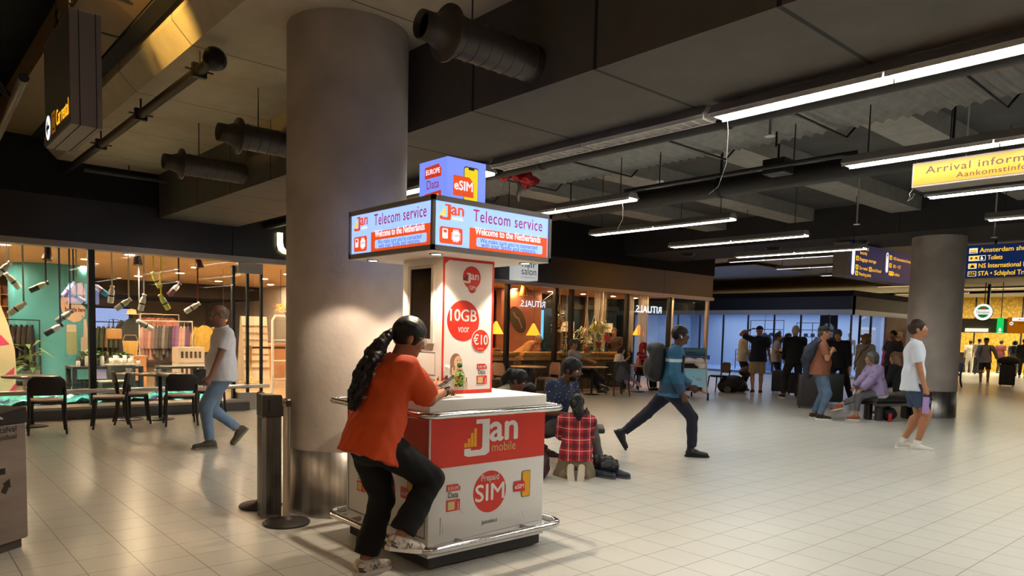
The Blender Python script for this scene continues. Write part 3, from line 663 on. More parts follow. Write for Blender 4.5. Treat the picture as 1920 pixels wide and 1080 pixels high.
# cube
CX0, CX1, CY0, CY1, CZ0, CZ1 = 2.835, 3.157, 3.9, 4.225, 2.312, 2.63
mb(M_lviol).rbox((CX0, CY0, CZ0), (CX1, CY1, CZ1), .004, 2).build('light_cube', k, world=True)
Fc = Face((CX0, CY0, 0), (1, 0, 0), (0, 0, 1), (0, -1, 0), KO, k)
Fc.part('phone_print', M_ink, [rr(.135, CZ0+.005, .255, CZ0+.275, .015)], .001); Fc.part('phone_screen', M_lyel, [rr(.139, CZ0+.006, .251, CZ0+.268, .014)], .002); Fc.part('phone_notch', M_ink, [rr(.17, CZ0+.255, .22, CZ0+.269, .006)], .003)
Fc.part('card_print', M_lorg, [[(.045, CZ0+.075), (.215, CZ0+.075), (.215, CZ0+.17), (.18, CZ0+.205), (.045, CZ0+.205)]], .004); Fc.text('eSIM', M_lwht, .13, CZ0+.115, .062, .006, 'CENTER', .02, .15)
Fd = Face((CX0, CY1, 0), (0, -1, 0), (0, 0, 1), (-1, 0, 0), KO, k)
Fd.part('card_print', M_lred, [[(.07, CZ0+.01), (.26, CZ0+.01), (.26, CZ0+.11), (.07, CZ0+.1)]], .001); Fd.part('card_print', M_lred, [[(.07, CZ0+.2), (.26, CZ0+.2), (.26, CZ0+.25), (.225, CZ0+.285), (.07, CZ0+.275)]], .001)
Fd.text('EUROPE', M_lwht, .165, CZ0+.225, .035, .0025, 'CENTER', .01, .16); Fd.text('Data', M_lpur, .165, CZ0+.13, .06, .001, 'CENTER', .01, .14)
Fd.part('chip_print', M_lwht, [rr(.08, CZ0+.02, .18, CZ0+.075, .015)], .0025); Fd.part('star_print', M_lwht, [star(.225, CZ0+.03+.025*i, .011) for i in range(3)], .0025)
# downlights under the sign box; they throw the rail shadows onto the floor
for x, y in ((2.66, 4.53), (2.68, 3.79), (3.42, 3.77), (3.4, 4.53)):
    mb(M_steel).lathe([(.045, 0), (.045, -.008), (.033, -.008), (.033, -.003)], 18, (x, y, SZ0-.004)).build('downlight_rim', k, world=True)
    mb(mat('sign_bulb', '#ffffff', emit=25, ecol='#ffdcae')).lathe([(0, -.005), (.033, -.005)], 18, (x, y, SZ0-.004)).build('downlight_bulb', k, world=True)
    spot('kiosk_spot', (x, y, SZ0-.02), (x+(x-3.03)*.6, y+(y-4.15)*.6, 0), 52, (1, .84, .64), 118, .3, .015, k)
# things on the counter
def bottle(label, x, y, z, h, r, capm, liquid=None, lab=None):
    t = thing('drink_bottle', label, 'bottle', (x, y, z))
    mb(liquid or M_clear).lathe([(0, .004), (r*.9, .002), (r, .012), (r*.96, h*.2), (r, h*.3), (r, h*.62), (r*.9, h*.72), (r*.42, h*.86), (r*.4, h*.93)], 22, (0, 0, 0)).build('bottle_body', t)
    mb(capm).lathe([(r*.5, h*.885), (r*.52, h*.9), (r*.52, h), (0, h)], 18).build('bottle_cap', t)
    if lab: mb(lab).lathe([(r*1.02, h*.31), (r*1.03, h*.33), (r*1.03, h*.61), (r*.95, h*.68), (r*.5, h*.83)], 22).build('bottle_label', t)
    return t
M_clear = glass('clear_plastic', (.93, .93, .92), 1.6)
M_gcap = mat('green_cap', '#22672a', .35)
def lab_fn(nt, b, tc):
    N = nt.nodes.new; L = nt.links.new
    v = N('ShaderNodeTexNoise'); v.inputs['Scale'].default_value = 26; L(tc.outputs['Object'], v.inputs['Vector'])
    r = N('ShaderNodeValToRGB'); r.color_ramp.interpolation = 'CONSTANT'; e = r.color_ramp.elements
    e[0].color = (*lin('#86b82e'), 1); e[0].position = 0; e[1].color = (*lin('#e08a2a'), 1); e[1].position = .58
    x = e.new(.5); x.color = (*lin('#2f6a22'), 1); x = e.new(.46); x.color = (*lin('#d8e6b0'), 1); L(v.outputs[0], r.inputs[0]); L(r.outputs[0], b.inputs['Base Color'])
bottle('half empty juice bottle with a green cap and green fruit label on the counter', 2.83, 3.72, 1.0721, .22, .033, M_gcap, None, nodemat('juice_label', lab_fn, .35))
bottle('plain clear water bottle with a white cap standing behind the phone', 2.84, 3.87, 1.0721, .2, .03, mat('white_cap', '#e9e6e0', .4))
# ================================================================ columns, ducts, signs
M_col = mat('column_concrete', '#a89d94', .55, var=.16, vscale=2.2, bump=.15, bscale=30)
M_colst = mat('column_steel', '#b0aba5', .34, 1, var=.3, vscale=2.2, aniso=(7, 7, .05))
def column(label, x, y, r, top):
    t = thing('column', label, 'column', (x, y, 0))
    mb(M_col).lathe([(r, .5), (r, top)], 64).build('shaft', t)
    mb(M_colst).lathe([(r+.008, 0), (r+.008, .525), (r, .527)], 64).build('steel_base', t)
    return t
column('huge round concrete column with a steel base, right behind the kiosk', 2.985, 5.5, .485, 3.889)
column('round grey column on the right behind the man in the white polo', 16.25, 5.47, .487, 3.619)
def pipe(label, y, group='spiral duct stubs'):
    t = thing('air_duct', label, 'duct', (3.54, y, 3.38), 0, group); r = .125; m_ = mat('spiral_duct', '#453f3b', .45, .5)
    m = mb(m_).lathe([(r, 0), (r, .74)], 28, (0, 0, 0), (-1, 0, 0))
    for i in range(7): m.lathe([(r, .06+.1*i), (r+.006, .067+.1*i), (r, .074+.1*i)], 28, (0, 0, 0), (-1, 0, 0))
    m.build('barrel', t)
    mb(m_).lathe([(r, .74), (r+.05, .742), (r+.05, .762), (r, .77), (r*.72, .86), (r*.7, .95), (r*.66, .95), (r*.68, .86)], 28, (0, 0, 0), (-1, 0, 0)).build('nozzle', t)
    mb(M_darker).lathe([(0, .9), (r*.68, .9)], 20, (0, 0, 0), (-1, 0, 0)).build('nozzle_mouth', t)
    mb(M_black).tube([(-.55, 0, r-.01), (-.55, 0, .515)], .006, 6).build('hanger_rod', t)
pipe('dark spiral air duct with a flanged mouth, right of the column', 3.87)
pipe('dark spiral air duct just left of the column', 7.37); pipe('smallest dark spiral air duct, furthest left', 9.15); pipe('dark spiral air duct hidden by the column', 5.62)
# services over the left side
t = thing('cable_duct', 'long brown sheet metal duct glowing orange at the top left', 'duct', (1.4, 5, 4.0))
m = mb(mat('brown_duct', '#6b5433', .6)).box((1.34, -4, 4.12), (1.78, 12.5, 4.4)); m.build('duct_body', t, world=True)
m = mb(M_black)
for y in (4.0, 5.2, 6.4, 7.6): m.box((1.34, y, 4.112), (1.78, y+.03, 4.12)); m.box((1.42, y+.3, 4.112), (1.65, y+.34, 4.12))
m.build('seam', t, world=True)
mb(M_darker).box((1.79, -4, 4.1), (1.92, 12.5, 4.3)).build('side_channel', t, world=True)
for yy in (3, 8): mb(M_black).box((1.5, yy, 4.4), (1.54, yy+.04, 4.76)).build('hanger', t, world=True)
t = thing('pipe', 'long dark pipe with an open capped end under the pale ceiling, left of the column', 'pipe', (2.22, 8, 3.72))
mb(mat('iron_pipe', '#2b2523', .5, .4)).tube([(2.22, 6.45, 3.72), (2.22, 12.7, 3.72)], .045, 12).build('pipe_run', t, world=True)
m = mb(M_black).lathe([(.045, 0), (.085, .02), (.1, .1), (.06, .16), (.05, .16)], 14, (2.22, 6.47, 3.72), (0, -1, 0)); m.build('pipe_end', t, world=True)
for y in (6.75, 8.6, 10.4):
    m = mb(M_black); m.box((2.16, y, 3.66), (2.28, y+.05, 3.78)); m.tube([(2.22, y+.02, 3.77), (2.22, y+.02, 3.885)], .01, 6); m.tube([(2.1, y+.02, 3.72), (2.34, y+.02, 3.72)], .008, 6); m.build('pipe_clamp', t, world=True)
t = thing('truss', 'black tubular truss with cables at the far top left', 'truss', (.75, 9, 3.3))
mt = mat('truss_tube', '#23252d', .4, .5); m = mb(mt)
m.tube([(.35, 5.5, 3.35), (.62, 12.4, 3.35)], .03, 8).tube([(.75, 5.5, 3.0), (1.0, 12.4, 3.0)], .03, 8)
m.build('chord', t, world=True); m = mb(mt)
for i in range(9):
    y = 5.7+.75*i; a = .35+(y-5.5)*.039; m.tube([(a, y, 3.35), (a+.4, y+.37, 3.0), (a+.02, y+.75, 3.35)], .012, 6)
m.build('lattice', t, world=True)
mb(M_black).tube([(.4, 6.2, 3.35), (.4, 6.2, 3.96)], .008, 6).build('hanger', t, world=True); mb(M_black).tube([(.55, 11, 3.35), (.55, 11, 3.96)], .008, 6).build('hanger', t, world=True)
for i, (x, y) in enumerate(((.5, 8.6), (.62, 11.3))):
    t = thing('stage_spotlight', 'black spotlight hanging from the truss, %s' % ('nearer one' if i == 0 else 'further one'), 'spotlight', (x, y, 3.02), 0, 'truss spotlights')
    mb(M_black).lathe([(.08, 0), (.1, .12), (.14, .2), (.15, .3)], 16, (0, 0, 0), (.2, .1, 1)).build('can', t); mb(M_black).tube([(0, 0, .2), (0, 0, .33)], .012, 6).build('yoke', t)
t = thing('track_spotlight', 'small lit spotlight on a rail above the shop fascia', 'spotlight', (4.25, 12.3, 3.42))
mb(M_black).lathe([(.05, 0), (.055, .13), (.03, .16)], 16, (0, 0, 0), (.5, .3, 1)).build('can', t); mb(mat('spot_lens', '#ffffff', emit=30)).lathe([(0, -.001), (.042, -.001)], 14, (0, 0, 0), (.5, .3, 1)).build('lens', t)
mb(M_black).tube([(.06, .04, .14), (.06, .04, .3)], .012, 6).build('bracket', t)
t = thing('lighting_rail', 'thin dark rail running along the shop front under the ceiling', 'rail', (6, 12.35, 3.72))
mb(mat('rail_grey', '#3a3838', .5)).tube([(2.4, 12.34, 3.72), (9.5, 12.34, 3.72)], .03, 8).build('rail_tube', t, world=True)
for x in (3, 6.2, 9): mb(M_black).tube([(x, 12.34, 3.74), (x, 12.34, 3.885)], .008, 6).build('hanger', t, world=True)
# services over the right side
def run(name, label, cat, m, loc): t = thing(name, label, cat, loc); return t
t = thing('pipe', 'black pipe hanging just right of the big grey duct', 'pipe', (5.3, 4, 3.27)); mp = mat('black_pipe', '#232121', .45, .2)
mb(mp).tube([(5.3, -4, 3.27), (5.3, 12.7, 3.27)], .065, 14).build('pipe_run', t, world=True)
for y in (-1, 1.2, 3.4, 5.6, 7.8, 10):
    m = mb(M_black).lathe([(.07, 0), (.075, 0), (.075, .05), (.07, .05)], 14, (5.3, y, 3.27), (0, 1, 0)); m.tube([(5.3, y+.02, 3.33), (5.3, y+.02, 4.24)], .01, 6); m.build('pipe_hanger', t, world=True)
t = thing('pipe', 'thick black pipe passing behind the yellow arrivals sign', 'pipe', (8.0, 5, 3.36))
mb(mp).tube([(8.0, -4, 3.36), (8.0, 12.7, 3.36)], .12, 16).build('pipe_run', t, world=True)
for y in (0, 2.6, 5.2, 7.8, 10.4):
    m = mb(M_black).lathe([(.125, 0), (.132, 0), (.132, .06), (.125, .06)], 14, (8.0, y, 3.36), (0, 1, 0)); m.tube([(8.0, y+.03, 3.47), (8.0, y+.03, 4.0 if y in (5.2, 7.8) else 4.24)], .012, 6); m.build('pipe_hanger', t, world=True)
t = thing('conduit', 'thin black conduit joining two suspended lamps', 'conduit', (6.74, 4, 3.2)); mb(mp).tube([(6.74, 3.0, 3.2), (6.74, 5.7, 3.2)], .022, 8).build('conduit_tube', t, world=True)
mb(M_black).tube([(6.74, 3.6, 3.2), (6.74, 3.6, 3.57)], .006, 6).build('hanger', t, world=True); mb(M_black).tube([(6.74, 5.2, 3.2), (6.74, 5.2, 3.57)], .006, 6).build('hanger', t, world=True)
t = thing('speaker_box', 'small black box hanging from the ceiling left of the arrivals sign', 'box', (6.95, 3.88, 3.16))
mb(M_black).rbox((-.1, -.12, 0), (.1, .12, .15), .01).build('case', t); mb(M_black).tube([(0, 0, .15), (0, 0, .3), (.05, .06, .3), (.05, .06, .47)], .012, 6).build('bracket', t)
M_foil = mat('foil_duct', '#8d8c8a', .45, .6, var=.15, vscale=8)
t = thing('flat_duct', 'wide silver corrugated duct over the hall, crossed by black straps', 'duct', (6.9, 5, 3.62))
g = []; yy = -4.0
rows = []
for i in range(548):
    y = -4+i*.03; z = 3.615+(0, .03, .038, .03)[i % 4]
    rows.append([(6.15, y, z+.12), (6.22, y, z), (6.55, y, z-.015), (7.1, y, z-.015), (7.45, y, z), (7.52, y, z+.12)])
mb(M_foil).sheet(rows).build('duct_skin', t, world=True)
m = mb(M_black)
for y in (-2.2, -.8, .6, 2.0, 3.4, 4.8, 6.2, 7.6, 9.0, 10.4): m.tube([(6.0, y, 4.23), (6.1, y, 3.66), (6.2, y+.03, 3.56), (7.5, y+.05, 3.56), (7.62, y, 3.7), (7.62, y, 4.23)], .012, 6)
m.box((6.02, -4, 3.58), (6.09, 12, 3.66)); m.build('strap', t, world=True)
mb(mat('duct_top', '#4a4947', .7)).box((6.2, -4, 3.66), (7.48, 12.4, 3.95)).build('duct_box', t, world=True)
t = thing('air_duct_box', 'dark rectangular duct between the grey duct and the silver duct', 'duct', (5.6, 5, 3.9)); mb(M_dark).box((5.5, -4, 3.75), (5.98, 12.5, 4.24)).build('duct_body', t, world=True)
m = mb(M_darker)
for y in (1.5, 4, 6.5): m.box((5.46, y, 3.72), (6.0, y+.5, 3.76))
m.build('damper', t, world=True)
t = thing('balloon_cluster', 'crumpled red foil balloons caught under the ceiling above the sign tower', 'balloon', (6.25, 7.05, 3.5))
s = SDF(); rg = random.Random(5)
for i in range(9): s.ell((rg.uniform(-.2, .25), rg.uniform(-.2, .2), rg.uniform(-.08, .07)), (rg.uniform(.07, .12), rg.uniform(.07, .12), rg.uniform(.05, .09)), None, .03)
s.build('balloon_foil', mat('red_foil', '#a5131d', .18, .5, bump=.5, bscale=40), t, .015, (.012, 60, 3))
mb(mat('limp_foil', '#8b8583', .3, .4)).tube([(0, .02, -.08), (.02, -.02, -.16), (-.01, 0, -.24), (.02, .02, -.33)], [.02, .035, .03, .008], 8).build('balloon_tail', t)
mb(mat('ribbon', '#b8b0a8', .4)).tube([(-.2, 0, -.05), (-.25, .02, -.22)], .006, 6).build('ribbon', t)
for i, (x, y, z, L) in enumerate(((4.7, 3.05, 3.1, .55), (6.9, 2.55, 3.05, .28), (6.74, 5.75, 3.05, .3))):
    t = thing('loose_cable', ('long loose white wire below the left end of the bright duct lamp', 'short white wire with a knotted end left of the arrivals sign', 'short loose white wire under the lamp by the sign tower')[i], 'wire', (x, y, z))
    pts = [(0, 0, .07), (.02, -.01, -.2*L), (.03, 0, -.6*L), (.0, .04, -L*.9), (-.03, .1 if i == 0 else .02, -L)]
    if i == 1: pts += [(0, .05, -L-.03), (.03, .02, -L), (0, 0, -L+.03)]
    mb(mat('white_wire', '#8f8a84', .6)).tube(pts, .0018, 6).build('wire', t)
for i, (x, y) in enumerate(((5.15, 3.6), (7.0, 5.4), (6.1, 3.5), (11.6, 5.1), (14.4, 4.0), (5.15, 6.4))):
    t = thing('sprinkler', 'small pale sprinkler disc on the services ceiling', 'sprinkler', (x, y, 3.3), 0, 'ceiling sprinklers')
    mb(mat('sprinkler', '#c6c2ba', .4)).lathe([(.0, .0), (.045, .005), (.05, .015), (.012, .025), (.012, .95)], 12).build('rose', t)
for i, (x, y) in enumerate(((15.9, 8.9), (15.9, 6.9), (15.7, 3.1), (15.8, 11.2))):
    t = thing('ceiling_speaker', ('black dome under the dark beam, second from the left', 'black dome under the dark beam just left of the right column', 'black dome under the dark beam right of the right column', 'leftmost black dome under the dark beam')[i], 'dome', (x, y, 3.62), 0, 'black domes under the beam')
    mb(M_black).lathe([(.17, 0), (.15, -.05), (.1, -.08), (0, -.09)], 20).build('dome', t); mb(M_black).lathe([(.19, .0), (.19, -.015), (.17, -.015)], 20).build('dome_rim', t)
# ---------------------------------------------------------------- hanging signs
M_navy = mat('sign_navy', '#1d3d7c', .5, emit=.16, ecol='#1f4a9c'); M_navyd = mat('sign_navy_unlit', '#16202f', .35)
M_syel = mat('sign_yellow', '#a86200', .55, emit=.26, ecol='#ff9600'); M_styel = mat('sign_text_yellow', '#ffc928', .5, emit=.95, ecol='#ffc62a')
M_sblk = mat('sign_text_dark', '#2a1c05', .6); M_case = mat('sign_case', '#7d746c', .5, .2)
M_swht = mat('sign_white', '#ffffff', .5, emit=.9)
# car rental
t = thing('wayfinding_sign', 'dark blue car rental sign box hanging at the top left', 'sign', (1.1, 6.05, 2.9)); t0 = t
mb(M_case).box((1.1, 6.05, 2.9), (1.3, 7.05, 3.7)).build('case', t, world=True)
mb(M_darker).box((1.155, 6.047, 2.897), (1.16, 7.05, 3.7)).box((1.262, 6.047, 2.897), (1.266, 7.05, 3.7)).build('case_seam', t, world=True)
f = Face((1.1, 7.05, 2.9), (0, -1, 0), (0, 0, 1), (-1, 0, 0), (1.1, 6.05, 2.9), t)
f.part('sign_panel', M_navyd, [rr(.02, .02, .98, .78)], .001)
f.part('arrow_disc', M_swht, [circ(.14, .13, .095, 28)], .003); f.part('arrow_mark', M_sblk, [[(.07, .13), (.13, .19), (.13, .145), (.2, .145), (.2, .115), (.13, .115), (.13, .07)]], .005)
f.part('pictogram', mat('dim_yellow', '#b8761c', .6, emit=.3), [rr(.3, .05, .44, .07), rr(.3, .19, .44, .21), rr(.3, .05, .32, .21), rr(.42, .05, .44, .21), rr(.34, .09, .4, .17)], .003)
f.text('Car rental', M_styel, .48, .08, .12, .003, 'LEFT', .012, .46)
for y in (6.3, 6.8):
    m = mb(M_black)
    for i in range(6): m.lathe([(.012, -.02), (.02, 0), (.012, .02)], 6, (1.15+.006*(i % 2), y, 3.72+.038*i))
    m.tube([(1.15, y, 3.9), (1.15, y, 4.76)], .006, 6); m.build('chain', t, world=True)
t = thing('hanging_box_sign', 'underside of another pale sign box at the very top, left of the column', 'sign', (2.05, 4.2, 3.75))
mb(mat('case_pale', '#b9b3ab', .5)).box((1.72, 3.2, 3.72), (1.98, 4.95, 3.95)).build('case', t, world=True); mb(M_darker).box((1.8, 3.2, 3.716), (1.806, 4.96, 3.72)).box((1.9, 3.2, 3.716), (1.906, 4.96, 3.72)).build('case_seam', t, world=True)
mb(M_black).tube([(1.85, 4, 3.95), (1.85, 4, 4.1)], .008, 6).build('hanger', t, world=True)
# arrival information
t = thing('arrivals_sign', 'long yellow arrival information sign hanging at the right', 'sign', (6.9, 0, 2.85)); ao = (6.9, 0, 2.85)
mb(M_case).box((6.9, -2.2, 2.85), (7.15, 2.575, 3.06)).build('case', t, world=True)
f = Face((6.9, 2.575, 2.85), (0, -1, 0), (0, 0, 1), (-1, 0, 0), ao, t)
f.part('sign_panel', M_syel, [rr(.012, .018, 4.7, .195)], .001); f.text('Arrival information', M_sblk, .11, .108, .062, .003, 'LEFT', .012, .98, sp=1.1); f.text('Aankomstinformatie', M_sblk, .35, .042, .046, .003, 'LEFT', .002, .74, sp=1.1)
mb(mat('hanger_white', '#cfcac0', .5)).tube([(7.02, 2.2, 3.06), (7.02, 2.2, 3.56)], .006, 6).build('hanger', t, world=True); mb(mat('hanger_white', '#cfcac0', .5)).tube([(7.02, 0, 3.06), (7.02, 0, 3.56)], .006, 6).build('hanger', t, world=True)
# blue direction signs beyond the beam
t = thing('wayfinding_sign', 'blue direction sign with first aid and baggage storage left of the right column', 'sign', (15.66, 7, 2.88)); bo = (15.66, 7, 2.88)
mb(M_case).box((15.66, 7, 2.88), (19.3, 7.35, 3.6)).build('case', t, world=True)
f = Face((15.66, 7, 2.88), (1, 0, 0), (0, 0, 1), (0, -1, 0), bo, t)
f.part('sign_panel', M_navy, [rr(.03, .01, 1.75, .71), rr(1.78, .01, 3.6, .71)], .001)
f.part('arrow_bar', M_swht, [rr(.12, .03, .26, .69, .07), rr(1.88, .2, 2.02, .66, .07)], .003)
f.part('arrow_mark', M_sblk, [[(.15, .6), (.19, .66), (.23, .6), (.2, .6), (.2, .54), (.18, .54), (.18, .6)], [(1.91, .58), (1.95, .64), (1.99, .58), (1.96, .58), (1.96, .52), (1.94, .52), (1.94, .58)]], .005)
for x, y, s_, w_ in ((.5, .6, 'First aid', .42), (.5, .5, 'Security', .36), (.5, .36, 'Baggage storage', .85), (.5, .17, 'Car rental', .42), (1.15, .17, 'Lost & found', .5), (.5, .04, 'Meeting point', .62), (2.3, .52, 'NS International lounge', 1.1), (2.3, .34, 'SR • ST', .45), (2.3, .16, 'Toilets', .4)):
    f.text(s_, M_styel, x, y, .075, .003, 'LEFT', .012, w_)
f.part('pictogram', M_styel, [rr(a, b, a+.13, b+.1) for a, b in ((.32, .35), (.32, .16), (1.0, .16), (.32, .03), (2.08, .51), (2.08, .33), (2.08, .15), (2.2, .15))], .003)
f.part('pictogram_glyph', M_navyd, [rr(a+.03, b+.025, a+.1, b+.045) for a, b in ((.32, .35), (.32, .16), (1.0, .16), (.32, .03), (2.08, .51), (2.08, .33))]+[circ(a+.065, b+.065, .02, 10) for a, b in ((.32, .35), (.32, .16), (1.0, .16), (.32, .03), (2.08, .51), (2.08, .33), (2.08, .15), (2.2, .15))], .0045)
f.part('first_aid_mark', mat('pink_mark', '#e05a8a', .5, emit=.6), [rr(.33, .56, .45, .66)], .003)
mb(M_black).tube([(16.5, 7.2, 3.6), (16.5, 7.2, 3.63)], .02, 6).box((17.4, 7.15, 3.6), (17.44, 7.2, 4.06)).build('hanger', t, world=True)
t = thing('wayfinding_sign', 'blue direction sign with Amsterdam shuttle and toilets right of the right column', 'sign', (18, 2, 2.92)); bo = (18, 2, 2.92)
mb(M_case).box((18, .5, 2.92), (18.3, 5.75, 3.62)).build('case', t, world=True)
f = Face((18, 5.75, 2.92), (0, -1, 0), (0, 0, 1), (-1, 0, 0), bo, t)
f.part('sign_panel', M_navy, [rr(.01, .01, 5.2, .69)], .001)
def rowt(y, s_, x, w_): f.text(s_, M_styel, x, y, .1, .003, 'LEFT', .02, w_)
rowt(.545, 'Amsterdam shuttle cars', .5, 1.28); rowt(.38, 'Toilets', .66, .27); rowt(.21, 'NS International lounge', .5, 1.12); rowt(.045, 'STA • Schiphol Travel', .5, 1.0)
f.part('pictogram_frame', M_swht, [rr(.3, y, x1, y+.11) for y, x1 in ((.53, .46), (.365, .62), (.2, .46), (.035, .46))], .003)
f.part('pictogram', M_styel, [rr(.315, .56, .445, .61, .01), rr(.31, .375, .4, .465), rr(.405, .375, .49, .465), rr(.31, .21, .45, .3)], .0045)
f.part('pictogram_glyph', M_sblk, [rr(.31, .54, .45, .555), circ(.35, .425, .02, 10), circ(.445, .425, .02, 10), rr(.5, .375, .61, .465), rr(.31, .043, .45, .137), [(.33, .22), (.38, .29), (.43, .22)]], .0055)
f.text('STA', M_styel, .38, .07, .05, .007, 'CENTER', .02, .12)
f.part('wheelchair_mark', M_swht, [circ(.55, .41, .028, 12), rr(.535, .43, .555, .46)], .007)
mb(M_black).tube([(18.15, 5, 3.62), (18.15, 5, 4.06)], .02, 6).build('hanger', t, world=True); mb(M_black).tube([(18.15, 2, 3.62), (18.15, 2, 4.06)], .02, 6).build('hanger', t, world=True)
t = thing('light_cove', 'pale blue tube running above the shuttle sign', 'pipe', (18.6, 4, 3.8)); mb(mat('pale_tube', '#9fb4d0', .3, .4)).tube([(18.6, -2, 3.8), (18.6, 6.6, 3.8)], .09, 12).build('tube', t, world=True); mb(M_black).tube([(18.6, 5.5, 3.88), (18.6, 5.5, 4.06)], .015, 6).build('hanger', t, world=True)
# far hall
t = thing('round_bar_sign', 'round white and green beer sign in the far hall', 'sign', (35, 9.9, 2.82)); ro = (35, 9.9, 2.82); f = Face(ro, (0, -1, 0), (0, 0, 1), (-1, 0, 0), ro, t)
M_grn = mat('beer_green', '#1f8a3a', .5, emit=.5)
f.part('disc', M_swht, [circ(0, 0, .34)], 0, .1); f.part('ring', mat('dark_ring', '#15361e', .5), [circ(0, 0, .345)], -.005, .09); f.part('green_arch', M_grn, [[(.25*math.cos(R(a)), .25*math.sin(R(a))) for a in range(25, 156, 10)], [(.22*math.cos(R(a)), .24*math.sin(R(a))) for a in range(205, 336, 10)]], .102)
f.part('band', M_swht, [rr(-.29, -.08, .29, .07)], .104); f.part('band_edge', M_sblk, [rr(-.29, .065, .29, .075), rr(-.29, -.085, .29, -.075)], .106)
f.part('red_star', mat('beer_red', '#d8271c', .5, emit=.6), [star(0, .15, .08)], .106); f.text('Heineken', M_sblk, 0, -.045, .1, .106, 'CENTER', .01, .48)
mb(M_black).tube([(0.03, 0, .34), (.03, 0, 1.23)], .02, 6).build('hanger', t)
t = thing('bar_canopy', 'grey canopy box below the round beer sign', 'canopy', (35.6, 9, 1.98)); mb(mat('canopy_grey', '#6d6b60', .6)).box((35.2, 9.0, 1.98), (37, 12.5, 2.56)).build('canopy', t, world=True); mb(mat('lit_menu', '#fff1d0', .5, emit=1.2, ecol='#fff0cf')).box((35.15, 9.75, 2.0), (35.2, 10.6, 2.14)).build('menu_panel', t, world=True)
mb(M_black).box((36, 10, 2.56), (36.1, 10.1, 4.06)).build('canopy_hanger', t, world=True)
t = thing('exit_sign', 'narrow green exit sign next to the grey canopy', 'sign', (35, 9.27, 1.94)); f = Face((35, 9.38, 1.94), (0, -1, 0), (0, 0, 1), (-1, 0, 0), (35, 9.27, 1.94), t)
f.part('panel', mat('exit_green', '#19c25a', .5, emit=.95, ecol='#14d060'), [rr(0, 0, .22, .64)], 0, .06); f.part('running_figure', M_swht, [circ(.12, .2, .03, 12), rr(.07, .1, .17, .17, .02), rr(.05, .03, .17, .06)], .062); mb(M_black).tube([(.03, 0, .64), (.03, 0, 2.1)], .015, 6).build('hanger', t)
t = thing('gate_sign', 'small yellow sign with an arrow at the far right', 'sign', (35, 8.5, 1.95)); f = Face((35, 9.0, 1.95), (0, -1, 0), (0, 0, 1), (-1, 0, 0), (35, 8.5, 1.95), t)
f.part('panel', M_syel, [rr(0, 0, 1.6, .65)], 0, .08); f.part('strip', M_swht, [rr(.15, .5, 1.6, .64)], .082); f.part('arrow_disc', M_swht, [circ(.13, .4, .07, 18)], .082); f.part('arrow_mark', M_sblk, [[(.08, .4), (.13, .44), (.13, .41), (.18, .41), (.18, .39), (.13, .39), (.13, .36)]], .084)
f.text('Arrivals 1', M_sblk, .35, .53, .07, .084, 'LEFT', .01, .6); f.text('Aankomst', M_sblk, .35, .38, .07, .083, 'LEFT', 0, .5); mb(M_black).tube([(.04, -.3, .65), (.04, -.3, 2.1)], .015, 6).build('hanger', t)
# shop sign letter
t = thing('shop_sign_letter', 'glowing cream letter U on the dark fascia beside the column', 'sign', (5.72, 12.76, 2.82)); M_cream = mat('cream_glow', '#fff3c0', .5, emit=3.2, ecol='#fff0a8')
m = mb(M_cream); q = [(-.2, .36), (-.2, .14), (-.17, .05), (-.1, .0), (0, -.015), (.1, 0), (.17, .05), (.2, .14), (.2, .36)]
o_ = [(a*1.0, b) for a, b in q]; i_ = [(a*.55, b+.065 if b < .3 else b) for a, b in q]
m.prism(o_+i_[::-1], (0, 0, 0), (1, 0, 0), (0, 0, 1), (0, -.05, 0)); m.build('letter', t); mb(M_black).box((-.2, .0, .05), (.2, .02, .3)).build('letter_mount', t)
t = thing('salon_sign', 'white box sign reading salon above the cafe front', 'sign', (11.4, 12.5, 2.7)); so = (11.4, 12.5, 2.7)
mb(mat('salon_white', '#e8eaec', .4, emit=.45, ecol='#e6ecf0')).rbox((11.1, 12.42, 2.7), (11.68, 12.775, 3.2), .01, 2).build('case', t, world=True); f = Face((11.1, 12.42, 2.7), (1, 0, 0), (0, 0, 1), (0, -1, 0), so, t)
f.text('hair', mat('salon_ink', '#4a4e52', .6), .29, .29, .16, .002, 'CENTER', 0, .44); f.text('salon', mat('salon_ink'), .29, .12, .17, .002, 'CENTER', 0, .46); f.text('by kapper hair.co', mat('salon_ink'), .29, .05, .03, .002, 'CENTER', 0, .4)
# ---------------------------------------------------------------- foreground left
t = thing('waste_bin', 'tall grey metal recycling bin cut off by the left edge of the picture', 'bin', (.28, 5.72, 0), R(38))
M_bin = mat('bin_metal', '#8d7f76', .42, .25, var=.2, vscale=1.5, aniso=(1, 1, 6))
mb(M_bin).rbox((-.33, -.33, .06), (.33, .33, .83), .015).build('bin_body', t); mb(mat('bin_base', '#4c4541', .6)).box((-.3, -.3, 0), (.3, .3, .06)).build('bin_base', t)
mb(mat('bin_hood', '#2b2725', .5)).prism([(-.33, .83), (.33, .83), (.33, .93), (-.33, .845)], (0, -.33, 0), (0, 0, 0) if 0 else (1, 0, 0), (0, 0, 1), (0, .66, 0)).build('bin_lid', t)
f = Face((-.33, -.33, 0), (1, 0, 0), (0, 0, 1), (0, -1, 0), (0, 0, 0), t)
f.text('restafval', M_sblk, .38, .78, .04, .001, 'LEFT', .006, .2); f.text('residual', M_sblk, .4, .735, .035, .001, 'LEFT', .006, .18)
arr = []
for k_ in range(3):
    a = R(90+120*k_); c_, s_ = math.cos(a), math.sin(a); arr.append([(.44+c_*x-s_*y, .47+s_*x+c_*y) for x, y in ((.045, -.05), (.085, -.05), (.085, .0), (.1, .0), (.065, .05), (.03, .0), (.045, .0))])
f.part('recycling_mark', M_sblk, arr, .001)
